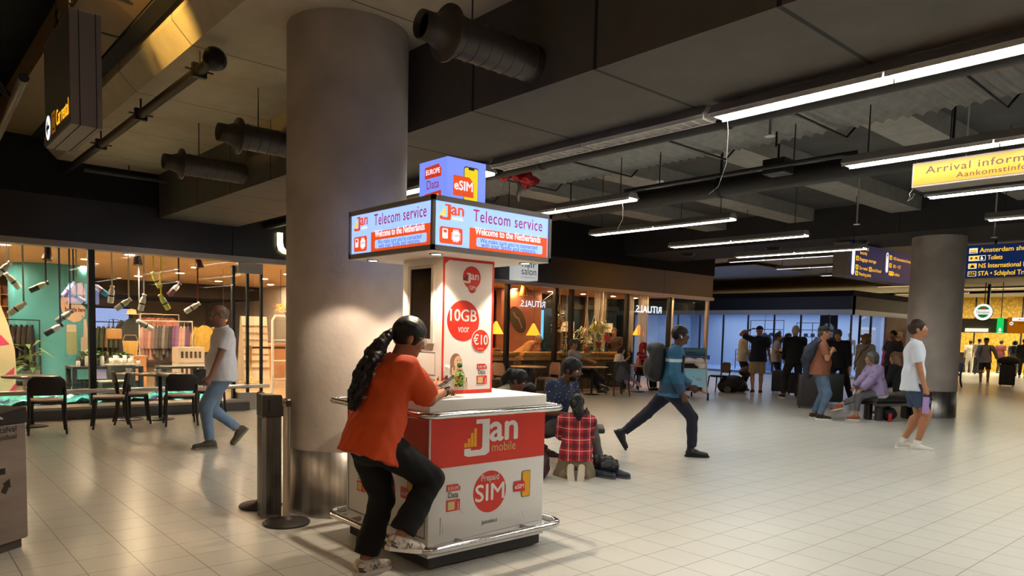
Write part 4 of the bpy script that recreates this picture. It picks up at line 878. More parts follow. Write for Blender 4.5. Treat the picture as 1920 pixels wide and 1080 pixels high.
t = thing('paper_scrap', 'white paper corner lying on top of the bin at the left edge', 'paper', (.2, 5.5, .93)); mb(mat('paper', '#e8e4dc', .7)).add([(-.03, -.08, -.01), (.09, -.1, -.01), (.03, -.09, .045), (-.03, -.06, -.006), (.09, -.08, -.006), (.03, -.07, .045)], [(0, 1, 2), (3, 5, 4), (0, 2, 5, 3), (1, 4, 5, 2), (0, 3, 4, 1)]).build('sheet', t)
t.location = (.5, 5.5, .895)
t = thing('dispenser_post', 'square steel post with a dark sloped head in front of the column', 'post', (2.32, 5.5, 0), R(-8))
mb(mat('post_steel', '#5f5a55', .3, .85, var=.15, vscale=3, aniso=(30, 30, .5))).rbox((-.075, -.08, 0), (.075, .08, .8), .01).build('post_body', t)
mb(mat('post_side', '#8a8680', .35, .7)).box((-.079, -.084, .0), (-.045, -.075, .97)).build('post_edge', t); mb(mat('post_head', '#3a3733', .3, .5)).prism([(-.075, .8), (.09, .8), (.1, .88), (.07, .965), (-.075, .97)], (0, -.09, 0), (1, 0, 0), (0, 0, 1), (0, .18, 0)).build('post_head', t)
mb(M_black).box((-.03, -.094, .83), (-.015, -.09, .93)).box((.09, -.02, .8), (.12, .02, .9)).build('sensor', t)
def stanchion(label, x, y, top=True):
    t = thing('barrier_post', label, 'barrier post', (x, y, 0)); M_sb = mat('rubber_base', '#2c2826', .5)
    mb(M_sb).lathe([(.17, 0), (.175, .012), (.165, .022), (.06, .034), (.035, .05), (.03, .06)], 32).build('base', t)
    mb(mat('post_tube', '#a8998a', .25, .9)).lathe([(.028, .05), (.028, .9), (.033, .905), (.033, .95), (.02, .96), (0, .96)], 18).build('tube', t)
    mb(M_black).box((-.02, -.034, .9), (.02, -.028, .945)).build('belt_slot', t); return t
stanchion('slim steel belt barrier post with a round base beside the square post', 2.33, 5.2); stanchion('belt barrier post mostly hidden behind the square steel post', 2.385, 5.83)
# ---------------------------------------------------------------- chairs and tables outside the shop
M_cw = mat('chair_dark', '#241b18', .45); M_seat = mat('chair_seat', '#a08272', .5)
def chair(label, x, y, rz, group='dark wooden chairs outside the shop', fm=None, sm=None, h=.76):
    t = thing('cafe_chair', label, 'chair', (x, y, 0), rz, group); fm = fm or M_cw; sm = sm or M_seat
    seat = [(.21*math.copysign(abs(math.cos(a))**.6, math.cos(a)), .2*math.copysign(abs(math.sin(a))**.6, math.sin(a))) for a in [2*math.pi*i/24 for i in range(24)]]
    mb(sm).prism(seat, (0, 0, .435), (1, 0, 0), (0, 1, 0), (0, 0, .02)).build('seat', t); mb(fm).prism([(a*.98, b*.98) for a, b in seat], (0, 0, .405), (1, 0, 0), (0, 1, 0), (0, 0, .03)).build('seat_frame', t)
    rows = []
    for j in range(7):
        z = .53+(h-.53)*j/6; wd = .205*(1 if j < 5 else (.93, .72)[j-5]); rows.append([(wd*(i/5-1), -.21-.04*(j/6)-.045*(1-(i/5-1)**2), z) for i in range(11)])
    m = mb(fm).sheet(rows); m.sheet([[(a, b+.018, c) for a, b, c in r] for r in rows])
    top = rows[-1]; 
    edge = [r[0] for r in rows]+top+[r[-1] for r in rows[::-1]]+rows[0][::-1]
    m.tube([(a, b+.009, c) for a, b, c in edge], .011, 8, closed=True); m.build('backrest', t)
    for sx in (-1, 1):
        mb(fm).tube([(sx*.19, .17, .43), (sx*.2, .19, .2), (sx*.215, .215, 0)], [.02, .017, .014], 8).build('leg', t)
        mb(fm).tube([(sx*.205, -.24, .62), (sx*.2, -.2, .44), (sx*.2, -.21, .2), (sx*.215, -.26, 0)], [.015, .02, .018, .014], 8).build('leg', t)
    return t
chair('dark chair seen from behind at the far left table', 1.72, 11.35, R(-7))
chair('dark chair turned sideways between the two shop tables', 2.5, 11.5, R(82))
chair('dark chair facing away behind the sideways chair', 2.9, 11.85, R(-100))
chair('dark chair seen from behind in front of the coffee cup table', 3.42, 11.35, R(-12))
chair('dark chair half hidden by the walking man in white', 4.05, 11.95, R(170))
def table(label, x, y, r, h=.72, top='#8f8172', group='small round tables', pm=None):
    t = thing('cafe_table', label, 'table', (x, y, 0), 0, group)
    mb(mat('top_'+top, top, .25)).lathe([(0, h-.025), (r-.01, h-.025), (r, h-.012), (r-.004, h), (0, h)], 40).build('tabletop', t)
    mb(pm or M_black).lathe([(.03, .02), (.028, h-.03), (.1, h-.025)], 14).build('pedestal', t); mb(pm or M_black).lathe([(.2, 0), (.21, .008), (.19, .015), (.03, .03)], 28).build('foot', t); return t
table('round table at the far left behind the first chair', 1.65, 12.1, .35); table('round table carrying a white coffee cup', 3.35, 12.1, .36)
def cup(label, x, y, z, sa=True):
    t = thing('coffee_cup', label, 'cup', (x, y, z)); mc = mat('china', '#e4dfd6', .25)
    mb(mc).lathe([(.02, .012), (.035, .03), (.043, .075), (.04, .075), (.032, .03), (0, .022)], 20).build('cup_bowl', t); mb(mc).tube([(.04, 0, .06), (.062, 0, .055), (.06, 0, .035), (.036, 0, .03)], .005, 6).build('handle', t)
    mb(mc).lathe([(0, .004), (.04, .003), (.07, .012), (.068, .015), (.03, .01)], 24).build('saucer', t)
cup('white coffee cup and saucer on the outside table', 3.28, 12.0, .72); cup('second white cup further left by the shop window', 2.95, 12.3, .72)
t = thing('wall_box', 'low grey metal locker at the left edge by the window', 'cabinet', (.95, 12.3, 0)); mb(mat('locker', '#6d6963', .4, .6)).box((-.2, -.2, .1), (.17, .2, 1.02)).build('body', t); mb(M_black).box((-.21, -.21, 1.02), (.18, .21, 1.07)).build('lid', t); mb(M_black).box((-.18, -.18, 0), (.15, .18, .1)).build('foot', t)
table('high bistro table behind the sideways chair', 2.95, 12.3, .2, .72, '#b0a596')
# ================================================================ inside the left shop
t = thing('surfboard', 'cream surfboard with pink triangles leaning at the left edge of the shop window', 'surfboard', (1.62, 14.2, .2))
pr = [(-.1, 0), (.02, .0), (.09, .12), (.13, .4), (.12, .8), (.05, 1.2), (-.04, 1.5), (-.14, 1.7), (-.3, 1.3), (-.36, .8), (-.33, .35), (-.24, .1)]
mb(mat('board_cream', '#e0c9a0', .3)).prism(pr, (0, 0, 0), (1, 0, 0), (0, .12, 1), (0, .05, 0)).build('board', t)
mp_ = mat('board_pink', '#d4486a', .3)
for i, tri in enumerate(([(.105, .53), (.09, .33), (-.05, .38)], [(.12, .28), (.115, .05), (.02, .14)], [(-.06, 1.05), (.05, .9), (-.2, .85)])): mb(mp_).prism(tri, (0, -.004, 0), (1, 0, 0), (0, .12, 1), (0, .003, 0)).build('pink_panel', t)
t = thing('teal_pillar', 'big round teal pillar inside the shop with a bottle advert', 'pillar', (3.22, 20.3, 0))
M_teal = mat('teal_paint', '#4a9fb0', .6); mb(M_teal).lathe([(.85, 0), (.85, 2.795)], 48).build('shaft', t); mb(M_black).lathe([(.86, 0), (.86, .1)], 48).build('skirting', t)
def wrap(m, pts, r, z0=0, cx=0):
    """flat outline wrapped onto the pillar; a = arc metres from the point facing the viewer"""
    a0 = math.atan2(-20.3, -3.22); n = len(pts)
    c_ = [(sum(p[0] for p in pts)/n, sum(p[1] for p in pts)/n)]
    f = lambda a, b: (r*math.cos(a0+a/r), r*math.sin(a0+a/r), b)
    ring = [[(c_[0][0]+(a-c_[0][0])*k_/4, c_[0][1]+(b-c_[0][1])*k_/4) for a, b in pts] for k_ in range(1, 5)]
    vs = [f(*c_[0])]+[f(*p) for rg_ in ring for p in rg_]
    fs = [(0, 1+i, 1+(i+1) % n) for i in range(n)]+[(1+j*n+i, 1+(j+1)*n+i, 1+(j+1)*n+(i+1) % n, 1+j*n+(i+1) % n) for j in range(3) for i in range(n)]
    m.add(vs, fs, True); return m
blob = [(.16, 1.95), (.2, 1.72), (.3, 1.55), (.45, 1.47), (.6, 1.5), (.75, 1.62), (.8, 1.9), (.78, 2.2), (.68, 2.42), (.55, 2.38), (.4, 2.2), (.25, 2.12)]
wrap(mb(mat('advert_pink', '#e3c6b4', .6)), blob, .853).build('advert_panel', t)
for i, (s_, z, x) in enumerate((('Get your', 2.05, .3), ('reusable', 1.88, .3), ('bottle here', 1.72, .27))):
    f = Face((0, 0, 0), (1, 0, 0), (0, 0, 1), (0, -1, 0), (0, 0, 0), t); o = f.text(s_, mat('advert_ink', '#4a2a44', .6) if i != 1 else mat('advert_ink2', '#6d8a7c', .6), x, z, .11, 0, 'LEFT', .02, .5)
    a0 = math.atan2(-20.3, -3.22)
    for v in o.data.vertices: a, b = v.co.x, v.co.z; v.co = (.857*math.cos(a0+a/.857), .857*math.sin(a0+a/.857), b)
wrap(mb(mat('advert_bottle', '#9fb08a', .5)), rr(.28, .72, .52, 1.32, .06), .853).build('printed_bottle', t); wrap(mb(mat('advert_cap', '#d8cdbd', .5)), rr(.29, 1.25, .51, 1.42, .03), .856).build('printed_bottle_cap', t); wrap(mb(mat('advert_white', '#ddd3c8', .5)), [(.62, .7), (.84, .7), (.84, 1.3), (.8, 1.55), (.72, 1.55), (.7, 1.15), (.62, 1.1)], .853).build('printed_white_bottle', t)
# hanging bottles
BT = [(1.52, 13.5, 2.26, 40, 'white', None), (1.66, 13.7, 2.1, -40, 'clear white', '#b9b4a4'), (1.66, 13.3, 1.67, 50, 'cream', '#9fa59c'), (1.96, 13.4, 2.02, 60, 'dark green and cream', '#5b3a4a'), (2.13, 13.3, 1.36, 55, 'navy and white', '#2f4a8c'), (2.31, 13.5, 1.57, 50, 'grey', '#3e5a8a'), (2.42, 13.7, 2.01, 35, 'lilac and white', '#4a3a3c'), (2.57, 13.5, 1.82, -50, 'teal and white', '#b8c9b0'), (2.85, 13.6, 2.03, -55, 'blue and pink', '#a9b2b0'), (2.97, 13.4, 1.95, 5, 'plain white', '#cfd2b4'), (3.12, 13.3, 1.8, 50, 'silver white', '#cfc8a8'), (3.44, 13.4, 1.84, 12, 'matt white', '#e2ddd0'), (3.53, 13.6, 1.46, -60, 'white with grey cap', None), (3.69, 13.5, 2.24, -28, 'yellow', '#d8c64a'), (3.76, 13.3, 1.86, -32, 'lime yellow', '#d9cf3c'), (4.01, 13.6, 2.1, 40, 'purple banded', '#4a2028'), (4.25, 13.4, 1.79, 55, 'white with red ribbon', '#8c1d1d')]
BC = {'white': ('#d8d4cc', '#d8d4cc'), 'clear white': ('#dcdad6', '#cfccc6'), 'cream': ('#cfc7ac', '#d8d2bc'), 'dark green and cream': ('#1d3a2c', '#d9d0a0'), 'navy and white': ('#1e2a40', '#dfe2e0'), 'grey': ('#6a7068', '#a9ada6'), 'lilac and white': ('#8f86a8', '#e0dce2'), 'teal and white': ('#1f6a66', '#d2d8d2'), 'blue and pink': ('#2a78a8', '#c9a8a0'), 'plain white': ('#e6e2da', '#e6e2da'), 'silver white': ('#c9c6ba', '#dcd8ca'), 'matt white': ('#e2ddd2', '#ebe6dc'), 'white with grey cap': ('#dedad2', '#8a8882'), 'yellow': ('#cfc25a', '#d9d07a'), 'lime yellow': ('#c9cc44', '#d8d88a'), 'purple banded': ('#5a3a52', '#e0d6da'), 'white with red ribbon': ('#d9c9c0', '#b8a49c')}
for x, y, z, an, cn, rc in BT:
    t = thing('hanging_bottle', '%s bottle hanging on a ribbon in the shop window' % cn, 'bottle', (x, y, z), 0, 'display bottles hung in the window'); a = R(an); d = Vector((math.sin(a), -.15, math.cos(a))).normalized()
    c1, c2 = BC[cn]; mb(mat('bt'+c1, c1, .35)).lathe([(0, -.14), (.04, -.14), (.046, -.125), (.046, -.02)], 18, (0, 0, 0), d).build('bottle_body', t)
    mb(mat('bt'+c2, c2, .35)).lathe([(.046, -.02), (.046, .06), (.03, .1), (.022, .115)], 18, (0, 0, 0), d).build('bottle_shoulder', t); mb(mat('bt'+c1, c1, .35)).lathe([(.028, .112), (.034, .12), (.036, .15), (0, .152)], 16, (0, 0, 0), d).build('bottle_cap', t)
    mb(mat('band_dark', '#2a2c30', .5)).lathe([(.047, -.03), (.0475, -.028), (.0475, -.008), (.047, -.006)], 16, (0, 0, 0), d).build('bottle_band', t)
    rm = mat('rb%s' % rc, rc or '#cfcac0', .5); h = 2.8-z; w_ = .006 if rc is None else .012; tp = d*.11
    mb(rm).box((tp.x-w_, tp.y-.002, tp.z-.01), (tp.x+w_, tp.y+.002, h)).build('ribbon', t)
for i, (x, z) in enumerate(((2.1, 2.53), (3.4, 2.55), (4.4, 2.58))):
    t = thing('track_spotlight', 'black cone spotlight inside the shop window, %s' % ('leftmost', 'middle one', 'rightmost')[i], 'spotlight', (x, 13.5, z), 0, 'window track spotlights')
    mb(M_black).lathe([(.075, -.08), (.06, .02), (.035, .12), (0, .125)], 18, (0, 0, 0), (.15*(1-i), .15, 1)).build('cone', t); mb(mat('spot_face', '#ffffff', emit=14, ecol='#ffe8c8')).lathe([(0, -.075), (.068, -.075)], 16, (0, 0, 0), (.15*(1-i), .15, 1)).build('lens', t); mb(M_black).box((-.22, -.03, .22), (.12, .03, .25)).tube([(0, 0, .1), (0, 0, .23)], .015, 6).build('track', t)
    spot('window_spot', (x, 13.5, z-.09), (x+.3*(1-i), 14.2, 0), 90, (1, .85, .62), 100, .6, .03, t)
# display table with bottles and plants
M_dt = mat('dark_table', '#2b3136', .5)
def frame_table(label, x0, y0, x1, y1, h, rail_z=.36, cat='table'):
    t = thing('display_table', label, cat, ((x0+x1)/2, (y0+y1)/2, 0)); mb(M_dt).box((x0, y0, h-.04), (x1, y1, h)).build('tabletop', t, world=True)
    for x in (x0+.035, x1-.035):
        for y in (y0+.035, y1-.035): mb(M_dt).box((x-.035, y-.035, 0), (x+.035, y+.035, h-.04)).build('leg', t, world=True)
    mb(M_dt).box((x0+.02, y0+.02, rail_z), (x1-.02, y0+.05, rail_z+.12)).box((x0+.02, y1-.05, rail_z), (x1-.02, y1-.02, rail_z+.12)).build('rail', t, world=True); return t
frame_table('dark display table with plants and bottles behind the window post', 2.5, 14.0, 3.6, 14.6, .73); frame_table('second dark table further right inside the shop window', 4.0, 14.3, 4.75, 14.8, .7)
cols = ['#d8d0c4', '#3a3534', '#c9bfae', '#d5cfc6', '#7f8a7a', '#e0dad0', '#4c4a48', '#cdbfb0', '#d9d2c6']
for i in range(13):
    x = 2.6+.078*i; c_ = cols[i % 9]; h = .12+.09*((i*7) % 3)/2
    t = thing('flask', 'small drinking flask in the row on the dark display table', 'flask', (x, 14.2+.12*((i*5) % 3-1), .73), 0, 'flasks on the display table'); mb(mat('bt'+c_, c_, .35)).lathe([(0, 0), (.03, .0), (.033, .01), (.033, h*.72), (.02, h*.86)], 14).build('flask_body', t); mb(mat('bt#3a3534', '#3a3534', .35)).lathe([(.022, h*.86), (.022, h), (0, h)], 12).build('flask_lid', t)
def leaves(m, n, c, sp, ln, wd, rg, up=.5, droop=0):
    for i in range(n):
        a = rg.uniform(0, 6.28); p = Vector(c)+Vector((rg.uniform(-1, 1)*sp[0], rg.uniform(-1, 1)*sp[1], rg.uniform(-1, 1)*sp[2])); d = Vector((math.cos(a), math.sin(a), rg.uniform(up-.5, up+.5))).normalized(); s_ = d.cross(Vector((0, 0, 1))).normalized(); l = ln*rg.uniform(.6, 1.2)
        q = [p, p+d*l*.45+s_*wd, p+d*l-Vector((0, 0, droop*l)), p+d*l*.45-s_*wd]; m.add(q, [(0, 1, 2, 3)], True)
    return m
M_leaf = mat('leaf', '#5d8348', .5, var=.3, vscale=9); M_leafp = mat('leaf_pale', '#cbd8b4', .5, var=.25, vscale=9)
rg = random.Random(3)
for i, (x, y) in enumerate(((2.98, 14.3), (3.35, 14.35), (2.75, 14.4))):
    t = thing('potted_plant', ('leafy plant in the middle of the dark display table', 'leafy plant at the right end of the display table', 'leafy plant at the left end of the display table')[i], 'plant', (x, y, .73)); mb(mat('pot_dark', '#31363a', .5)).lathe([(.05, 0), (.07, .1), (.06, .1), (0, .08)], 16).build('pot', t)
    leaves(MB().use(M_leaf), 45, (0, 0, .16), (.05, .05, .06), .16, .025, rg, .5, .3).build('foliage', t)
for i, (x, y, z) in enumerate(((3.75, 13.9, .42), (3.0, 13.55, .42))):
    t = thing('display_box', ('white topped display box with mugs by the window post', 'white low display box behind the sideways chair')[i], 'box', (x-.55*(i == 0), y, 0)); mb(mat('box_dark', '#4d5454', .5)).box((-.18, -.15, 0), (.2, .15, .76 if i == 0 else .5)).build('box_body', t); mb(mat('box_top', '#cfc6b8', .4)).box((-.2, -.17, .76 if i == 0 else .5), (.22, .17, .78 if i == 0 else .52)).build('box_top', t)
for i in range(5):
    t = thing('mug', 'white mug standing on the white topped display box', 'mug', (3.05+.075*i, 13.85+.05*(i % 2), .78), 0, 'mugs on the display box'); mb(mat('china')).lathe([(0, 0), (.03, 0), (.032, .1+.05*(i % 2)), (.028, .1+.05*(i % 2)), (.026, .01)], 14).build('mug_body', t); mb(mat('china')).tube([(.03, 0, .08), (.055, 0, .07), (.053, 0, .03), (.03, 0, .025)], .006, 6).build('handle', t)
# crumpled turquoise foil sea in the window
rows = []; rg = random.Random(9)
for i in range(14): rows.append([(-.5+5.1*j/60, 13.2+.09*i, .23+.035*math.sin(j*1.3+i*.7)+rg.uniform(-.03, .03)) for j in range(61)])
def sea(nt, b, tc):
    N = nt.nodes.new; L = nt.links.new; n = N('ShaderNodeTexNoise'); n.inputs['Scale'].default_value = 2.2; L(tc.outputs['Object'], n.inputs['Vector']); r = N('ShaderNodeValToRGB'); e = r.color_ramp.elements
    e[0].color = (*lin('#23306a'), 1); e[0].position = .38; e[1].color = (*lin('#58cfd8'), 1); e[1].position = .5; L(n.outputs[0], r.inputs[0]); L(r.outputs[0], b.inputs['Base Color'])
t = thing('foil_sea', 'crumpled turquoise and blue foil lying along the shop window floor', 'foil', (2, 13.7, .2)); mb(nodemat('sea_foil', sea, .2, .2)).sheet(rows, False).build('foil_sheet', t, world=True); mb(mat('window_bed', '#b9b2a8', .5)).box((-.6, 13.17, .0), (4.7, 14.5, .17)).build('window_bed', t, world=True)
# garments
def garment(label, x, y, z, ln, wd, rz, col, group, dep=.05, sl=True):
    t = thing('garment', label, 'garment', (x, y, z), rz, group); mt_ = mat('cl'+col, col, .85, var=.15, vscale=14); rg = random.Random(int(x*977+y*31)); rows = []
    for j in range(9):
        u = j/8; w_ = wd*(.25+.75*min(1, u*5))*(1+.12*u); d_ = dep*(.5+.6*u); ph = rg.uniform(0, 3)
        rows.append([(w_*math.cos(2*math.pi*i/20), (d_+.012*math.sin(5*2*math.pi*i/20+ph))*math.sin(2*math.pi*i/20), -.03-ln*u) for i in range(21)])
    mb(mt_).sheet(rows).build('cloth', t)
    if sl:
        m = mb(mt_)
        for s_ in (-1, 1): m.tube([(s_*wd*.8, 0, -.08), (s_*wd*1.25, .01, -.3), (s_*wd*1.3, .02, -.52)], [.045, .05, .045], 8)
        m.build('sleeve', t)
    mb(M_steel).tube([(-wd*.8, 0, -.09), (0, 0, -.02), (wd*.8, 0, -.09)], .007, 6).tube([(0, 0, -.02), (0, 0, .03), (.02, 0, .05), (.0, 0, .075)], .004, 6).build('hanger', t); return t
def rack(label, x0, x1, y, h, m_):
    t = thing('clothes_rack', label, 'rack', ((x0+x1)/2, y, 0)); mb(m_).tube([(x0, y, 0), (x0, y, h), (x1, y, h), (x1, y, 0)], .018, 8).build('frame', t, world=True); mb(m_).tube([(x0, y-.25, .02), (x0, y+.25, .02)], .018, 8).tube([(x1, y-.25, .02), (x1, y+.25, .02)], .018, 8).build('foot', t, world=True); return t
rack('white clothes rack full of pink and grey garments inside the shop', 4.35, 5.45, 17.2, 1.55, mat('rack_white', '#ddd6cc', .4))
GC = ['#b08a84', '#a97f7c', '#c49c92', '#8f7472', '#6a6664', '#4f4f52', '#8a8886', '#5c5a5a', '#3c3a3c', '#7e5a86', '#8d6aa0', '#c8a29a', '#d0b4a8', '#6f4f7a']
GN = ['dusty pink', 'old rose', 'salmon', 'brown pink', 'dark grey', 'charcoal', 'light grey checked', 'grey', 'near black', 'purple', 'lilac', 'pale pink', 'cream pink', 'deep purple']
for i, (c_, n_) in enumerate(zip(GC, GN)): garment('%s shirt hanging on the white shop rack' % n_, 4.44+.07*i, 17.2, 1.47, .62+.06*(i % 3), .2, R(68), c_, 'garments on the white rack')
rack('dark clothes rack of black garments left of the teal pillar', 1.5, 2.85, 19.5, 1.5, M_black)
for i in range(12): garment('black coat on the dark rack left of the teal pillar', 1.6+.1*i, 19.5, 1.42, .95, .2, R(70), ('#191716', '#221f1e')[i % 2], 'black coats on the dark rack')
rack('rear clothes rack with dark green garments beside the teal pillar', 3.9, 4.7, 19.2, 1.5, M_black)
for i in range(7): garment('dark green jacket on the rear rack', 3.98+.1*i, 19.2, 1.42, .8, .2, R(70), ('#2c3a2c', '#39412f', '#5a4a3a')[i % 3], 'dark green jackets on the rear rack')
rack('far clothes rack with red striped garments', 5.6, 6.6, 22, 1.75, mat('rack_white'))
for i in range(7): garment('salmon striped top on the far rack', 5.7+.12*i, 22, 1.68, .6, .2, R(20), ('#c9786a', '#d08f80')[i % 2], 'striped tops on the far rack', sl=False)
garment('yellow raincoat with a brown pocket hanging near the walking man', 6.15, 18.5, 1.5, .65, .24, 0, '#b89a4a', None, .1); garment('dark parka on a stand in the middle of the shop', 4.4, 18.0, 1.62, .75, .25, 0, '#23282a', None, .1)
for nm, lb, x, y, h in (('garment_stand', 'stand under the yellow raincoat', 6.15, 18.5, 1.55), ('garment_stand', 'stand under the dark parka with a straw hat', 4.4, 18.0, 1.67)):
    t = thing(nm, lb, 'stand', (x, y, 0)); mb(M_black).lathe([(.2, 0), (.2, .015), (.02, .03), (.015, h), (0, h)], 16).build('pole', t)
t = thing('straw_hat', 'pale straw hat on top of the dark parka stand', 'hat', (4.4, 18.0, 1.68)); mb(mat('straw', '#cdb27e', .8)).lathe([(.19, 0), (.19, .01), (.1, .02), (.085, .11), (0, .13)], 20).build('hat_crown', t)
t = thing('wicker_basket', 'tall yellow wicker basket on the low wooden stand', 'basket', (4.0, 16.5, .82)); mb(mat('wicker', '#b08c4a', .7, bump=.6, bscale=60)).lathe([(.12, 0), (.15, .3), (.145, .3), (.11, .02)], 20).build('weave', t); mb(mat('wicker')).tube([(-.15, 0, .28), (-.1, 0, .42), (.1, 0, .42), (.15, 0, .28)], .01, 6).build('handle', t)
t = thing('wooden_stand', 'low light wooden stand below the basket', 'stand', (4.0, 16.5, 0)); mb(mat('light_wood', '#c08a5a', .5, var=.15, vscale=4, aniso=(1, 1, 12))).box((-.25, -.2, 0), (.25, .2, .8)).build('stand_body', t); mb(mat('stand_top', '#c9a482', .5)).box((-.27, -.22, .8), (.27, .22, .82)).build('stand_top', t)
t = thing('handbag', 'tan handbag hanging behind the window post', 'bag', (3.72, 16.6, 1.15)); mb(mat('tan_leather', '#a8814e', .5)).rbox((-.14, -.06, 0), (.14, .06, .22), .03).build('bag_body', t); mb(M_black).tube([(-.1, 0, .2), (-.08, 0, .4), (.08, 0, .4), (.1, 0, .2)], .008, 6).build('strap', t); mb(M_black).tube([(0, 0, -1.15), (0, .05, -.02), (0, .05, .42)], .012, 6).build('stand_hook', t)
t = thing('carton_stack', 'stack of printed cartons reading ENJOY beside the walking man', 'carton', (5.05, 16.2, 0)); mc_ = mat('carton', '#cbbfae', .6)
for i in range(3): mb(mc_).box((-.27, -.2, .34*i), (.27, .2, .34*i+.33)).build('carton', t)
f = Face((-.27, -.2, 0), (1, 0, 0), (0, 0, 1), (0, -1, 0), (0, 0, 0), t); f.text('ENJOY', mat('carton_ink', '#4a3a32', .6), .2, .2, .1, .002, 'CENTER', .02, .3); f.part('leaf_mark', mat('carton_ink'), [circ(.44, .24, .05, 16)], .001)
for r_ in range(2): f.part('printed_row', mat('carton_ink'), [rr(.06+.09*i, .44+.34*r_, .11+.09*i, .58+.34*r_, .01) for i in range(5)], .001)
f.part('printed_band', mat('carton_red', '#7a4038', .6), [rr(.02, .36, .52, .4)], .001)
t = thing('card_rack', 'tall white stepped card rack in the shop entrance', 'rack', (7.9, 19.8, 0)); mw_ = mat('card_white', '#e0cfb8', .5)
mb(mw_).prism([(-.3, 0), (.3, 0), (.05, 1.75), (-.05, 1.75)], (-.35, 0, 0), (0, 1, 0), (0, 0, 1), (.7, 0, 0)).build('back_panel', t); m = mb(mat('card_shelf', '#c2a98a', .5))
for i in range(7): z = .35+.19*i; y = -.3+.25*z/1.75; m.box((-.34, y-.09, z), (-.01, y, z+.015)).box((.01, y-.09, z), (.34, y, z+.015))
m.build('shelf', t)
t = thing('checkout_desk', 'orange wooden checkout counter at the back of the shop entrance', 'counter', (8.95, 20.6, 0)); mb(mat('light_wood')).box((-.7, -.35, 0), (.95, .35, .95)).build('counter_body', t); mb(mat('stand_top')).box((-.74, -.4, .95), (1.0, .4, 1.0)).build('countertop', t)
t = thing('security_gate', 'white framed security gate panel beside the column', 'gate', (6.6, 15.1, 0)); m = mb(mat('gate_white', '#dcd8d0', .4)); m.tube([(-.16, 0, 0), (-.16, 0, 1.62), (-.1, 0, 1.72), (.1, 0, 1.72), (.16, 0, 1.62), (.16, 0, 0)], .03, 10)
for z in (.35, .75, 1.2): m.tube([(-.16, 0, z), (.16, 0, z)], .018, 8)
m.build('frame', t); mb(glass('gate_pane', (.9, .92, .92))).box((-.14, -.004, .1), (.14, .004, 1.65)).build('pane', t)
for i, x in enumerate((7.35, 8.5)):
    t = thing('queue_post', ('gold queue post left of the checkout', 'gold queue post in front of the checkout')[i], 'post', (x, 18.6, 0)); mb(mat('gold_post', '#b08a4a', .3, .8)).lathe([(.17, 0), (.17, .015), (.03, .03), (.025, .92), (.035, .93), (.035, .98), (0, .99)], 20).build('tube', t); mb(M_black).lathe([(.18, 0), (.18, .01), (.16, .012)], 20).build('base_ring', t)
t = thing('queue_belt', 'black belt between the two gold queue posts', 'belt', (7.9, 18.6, .93)); mb(M_black).box((-.52, -.004, -.025), (.57, .004, .025)).build('webbing', t); mb(M_black).box((.555, -.02, -.03), (.575, .02, .03)).build('clip', t)
t = thing('pendant_lamp', 'pendant of orange blossoms above the security gate', 'lamp', (7.1, 16.2, 1.9)); rg = random.Random(4); m = leaves(mb(mat('amber_glow', '#ff9c3a', .5, emit=1.5, ecol='#ff9a30')), 60, (0, 0, 0), (.12, .12, .08), .08, .02, rg, .4); m.build('lamp_shade', t); mb(M_black).tube([(0, 0, .05), (0, 0, .9)], .005, 6).build('cord', t)
t = thing('paper_lantern', 'small orange lantern glowing behind the sliding door', 'lamp', (6.15, 17.2, 1.68)); mb(mat('lantern_glow', '#ff7a2a', .5, emit=1.4, ecol='#ff7426')).lathe([(.05, -.12), (.09, -.08), (.09, .08), (.05, .12)], 16).build('lamp_shade', t); mb(M_black).tube([(0, 0, .12), (0, 0, 1.12)], .004, 6).build('cord', t)
t = thing('wall_shelf', 'brown cube shelving with small goods at the far left of the shop', 'shelf', (2.0, 21.2, 0)); mb(mat('shelf_brown', '#7a4a30', .6)).box((-.6, -.15, 0), (.9, .15, 2.3)).build('shelf_back', t); m = mb(mat('shelf_light', '#b9895c', .6)); 
for i in range(7): m.box((-.6, -.3, .4+.28*i), (.9, -.15, .42+.28*i))
for i in range(6): m.box((-.6+.29*i, -.3, .4), (-.58+.29*i, -.15, 2.3))
m.build('shelf_grid', t)
t = thing('lit_poster', 'pale blue lit poster on the back wall of the shop', 'poster', (6.3, 29.9, 1.5)); mb(mat('poster_glow', '#aac2ff', .6, emit=.8, ecol='#a8c0ff')).box((-.9, 0, -.9), (.9, .09, .5)).build('poster_face', t); mb(M_black).box((-.95, .05, -.95), (.95, .1, .55)).build('poster_frame', t)
t = thing('fern', 'green fern leaf left of the teal pillar', 'plant', (2.35, 17.2, 0)); mb(mat('pot_dark')).lathe([(.12, 0), (.16, .5), (.14, .5), (0, .45)], 18).build('pot', t); leaves(mb(M_leaf), 26, (0, 0, .75), (.1, .1, .25), .5, .05, random.Random(8), .4, .35).build('foliage', t); mb(M_leaf).tube([(0, 0, .45), (0, 0, .9)], .012, 6).build('stem', t)
# mirrored video wall seen in the shop glass is a real screen on the opposite side of the hall
t = thing('advert_screen', 'pale blue and violet screens across the hall, seen only as a reflection', 'screen', (5.3, -3.1, 2.4)); f = Face((5.3, -3.0, 2.4), (1, 0, 0), (0, 0, 1), (0, 1, 0), (5.3, -3.1, 2.4), t)
mb(M_black).box((-.95, -.2, -.35), (.75, .08, .45)).build('case', t); f.part('screen_face', mat('screen_blue_pale', '#b9c6ff', .5, emit=4.5, ecol='#b4c4ff'), [rr(-.25, -.3, .2, .4), rr(.24, -.3, .7, .4)], .002); f.part('violet_face', mat('screen_violet', '#9a7cd8', .5, emit=2.6, ecol='#a07ae0'), [rr(-.9, -.25, -.28, .25)], .002)
mb(M_black).box((.0, -.15, -2.4), (.15, -.05, -.3)).build('screen_post', t)
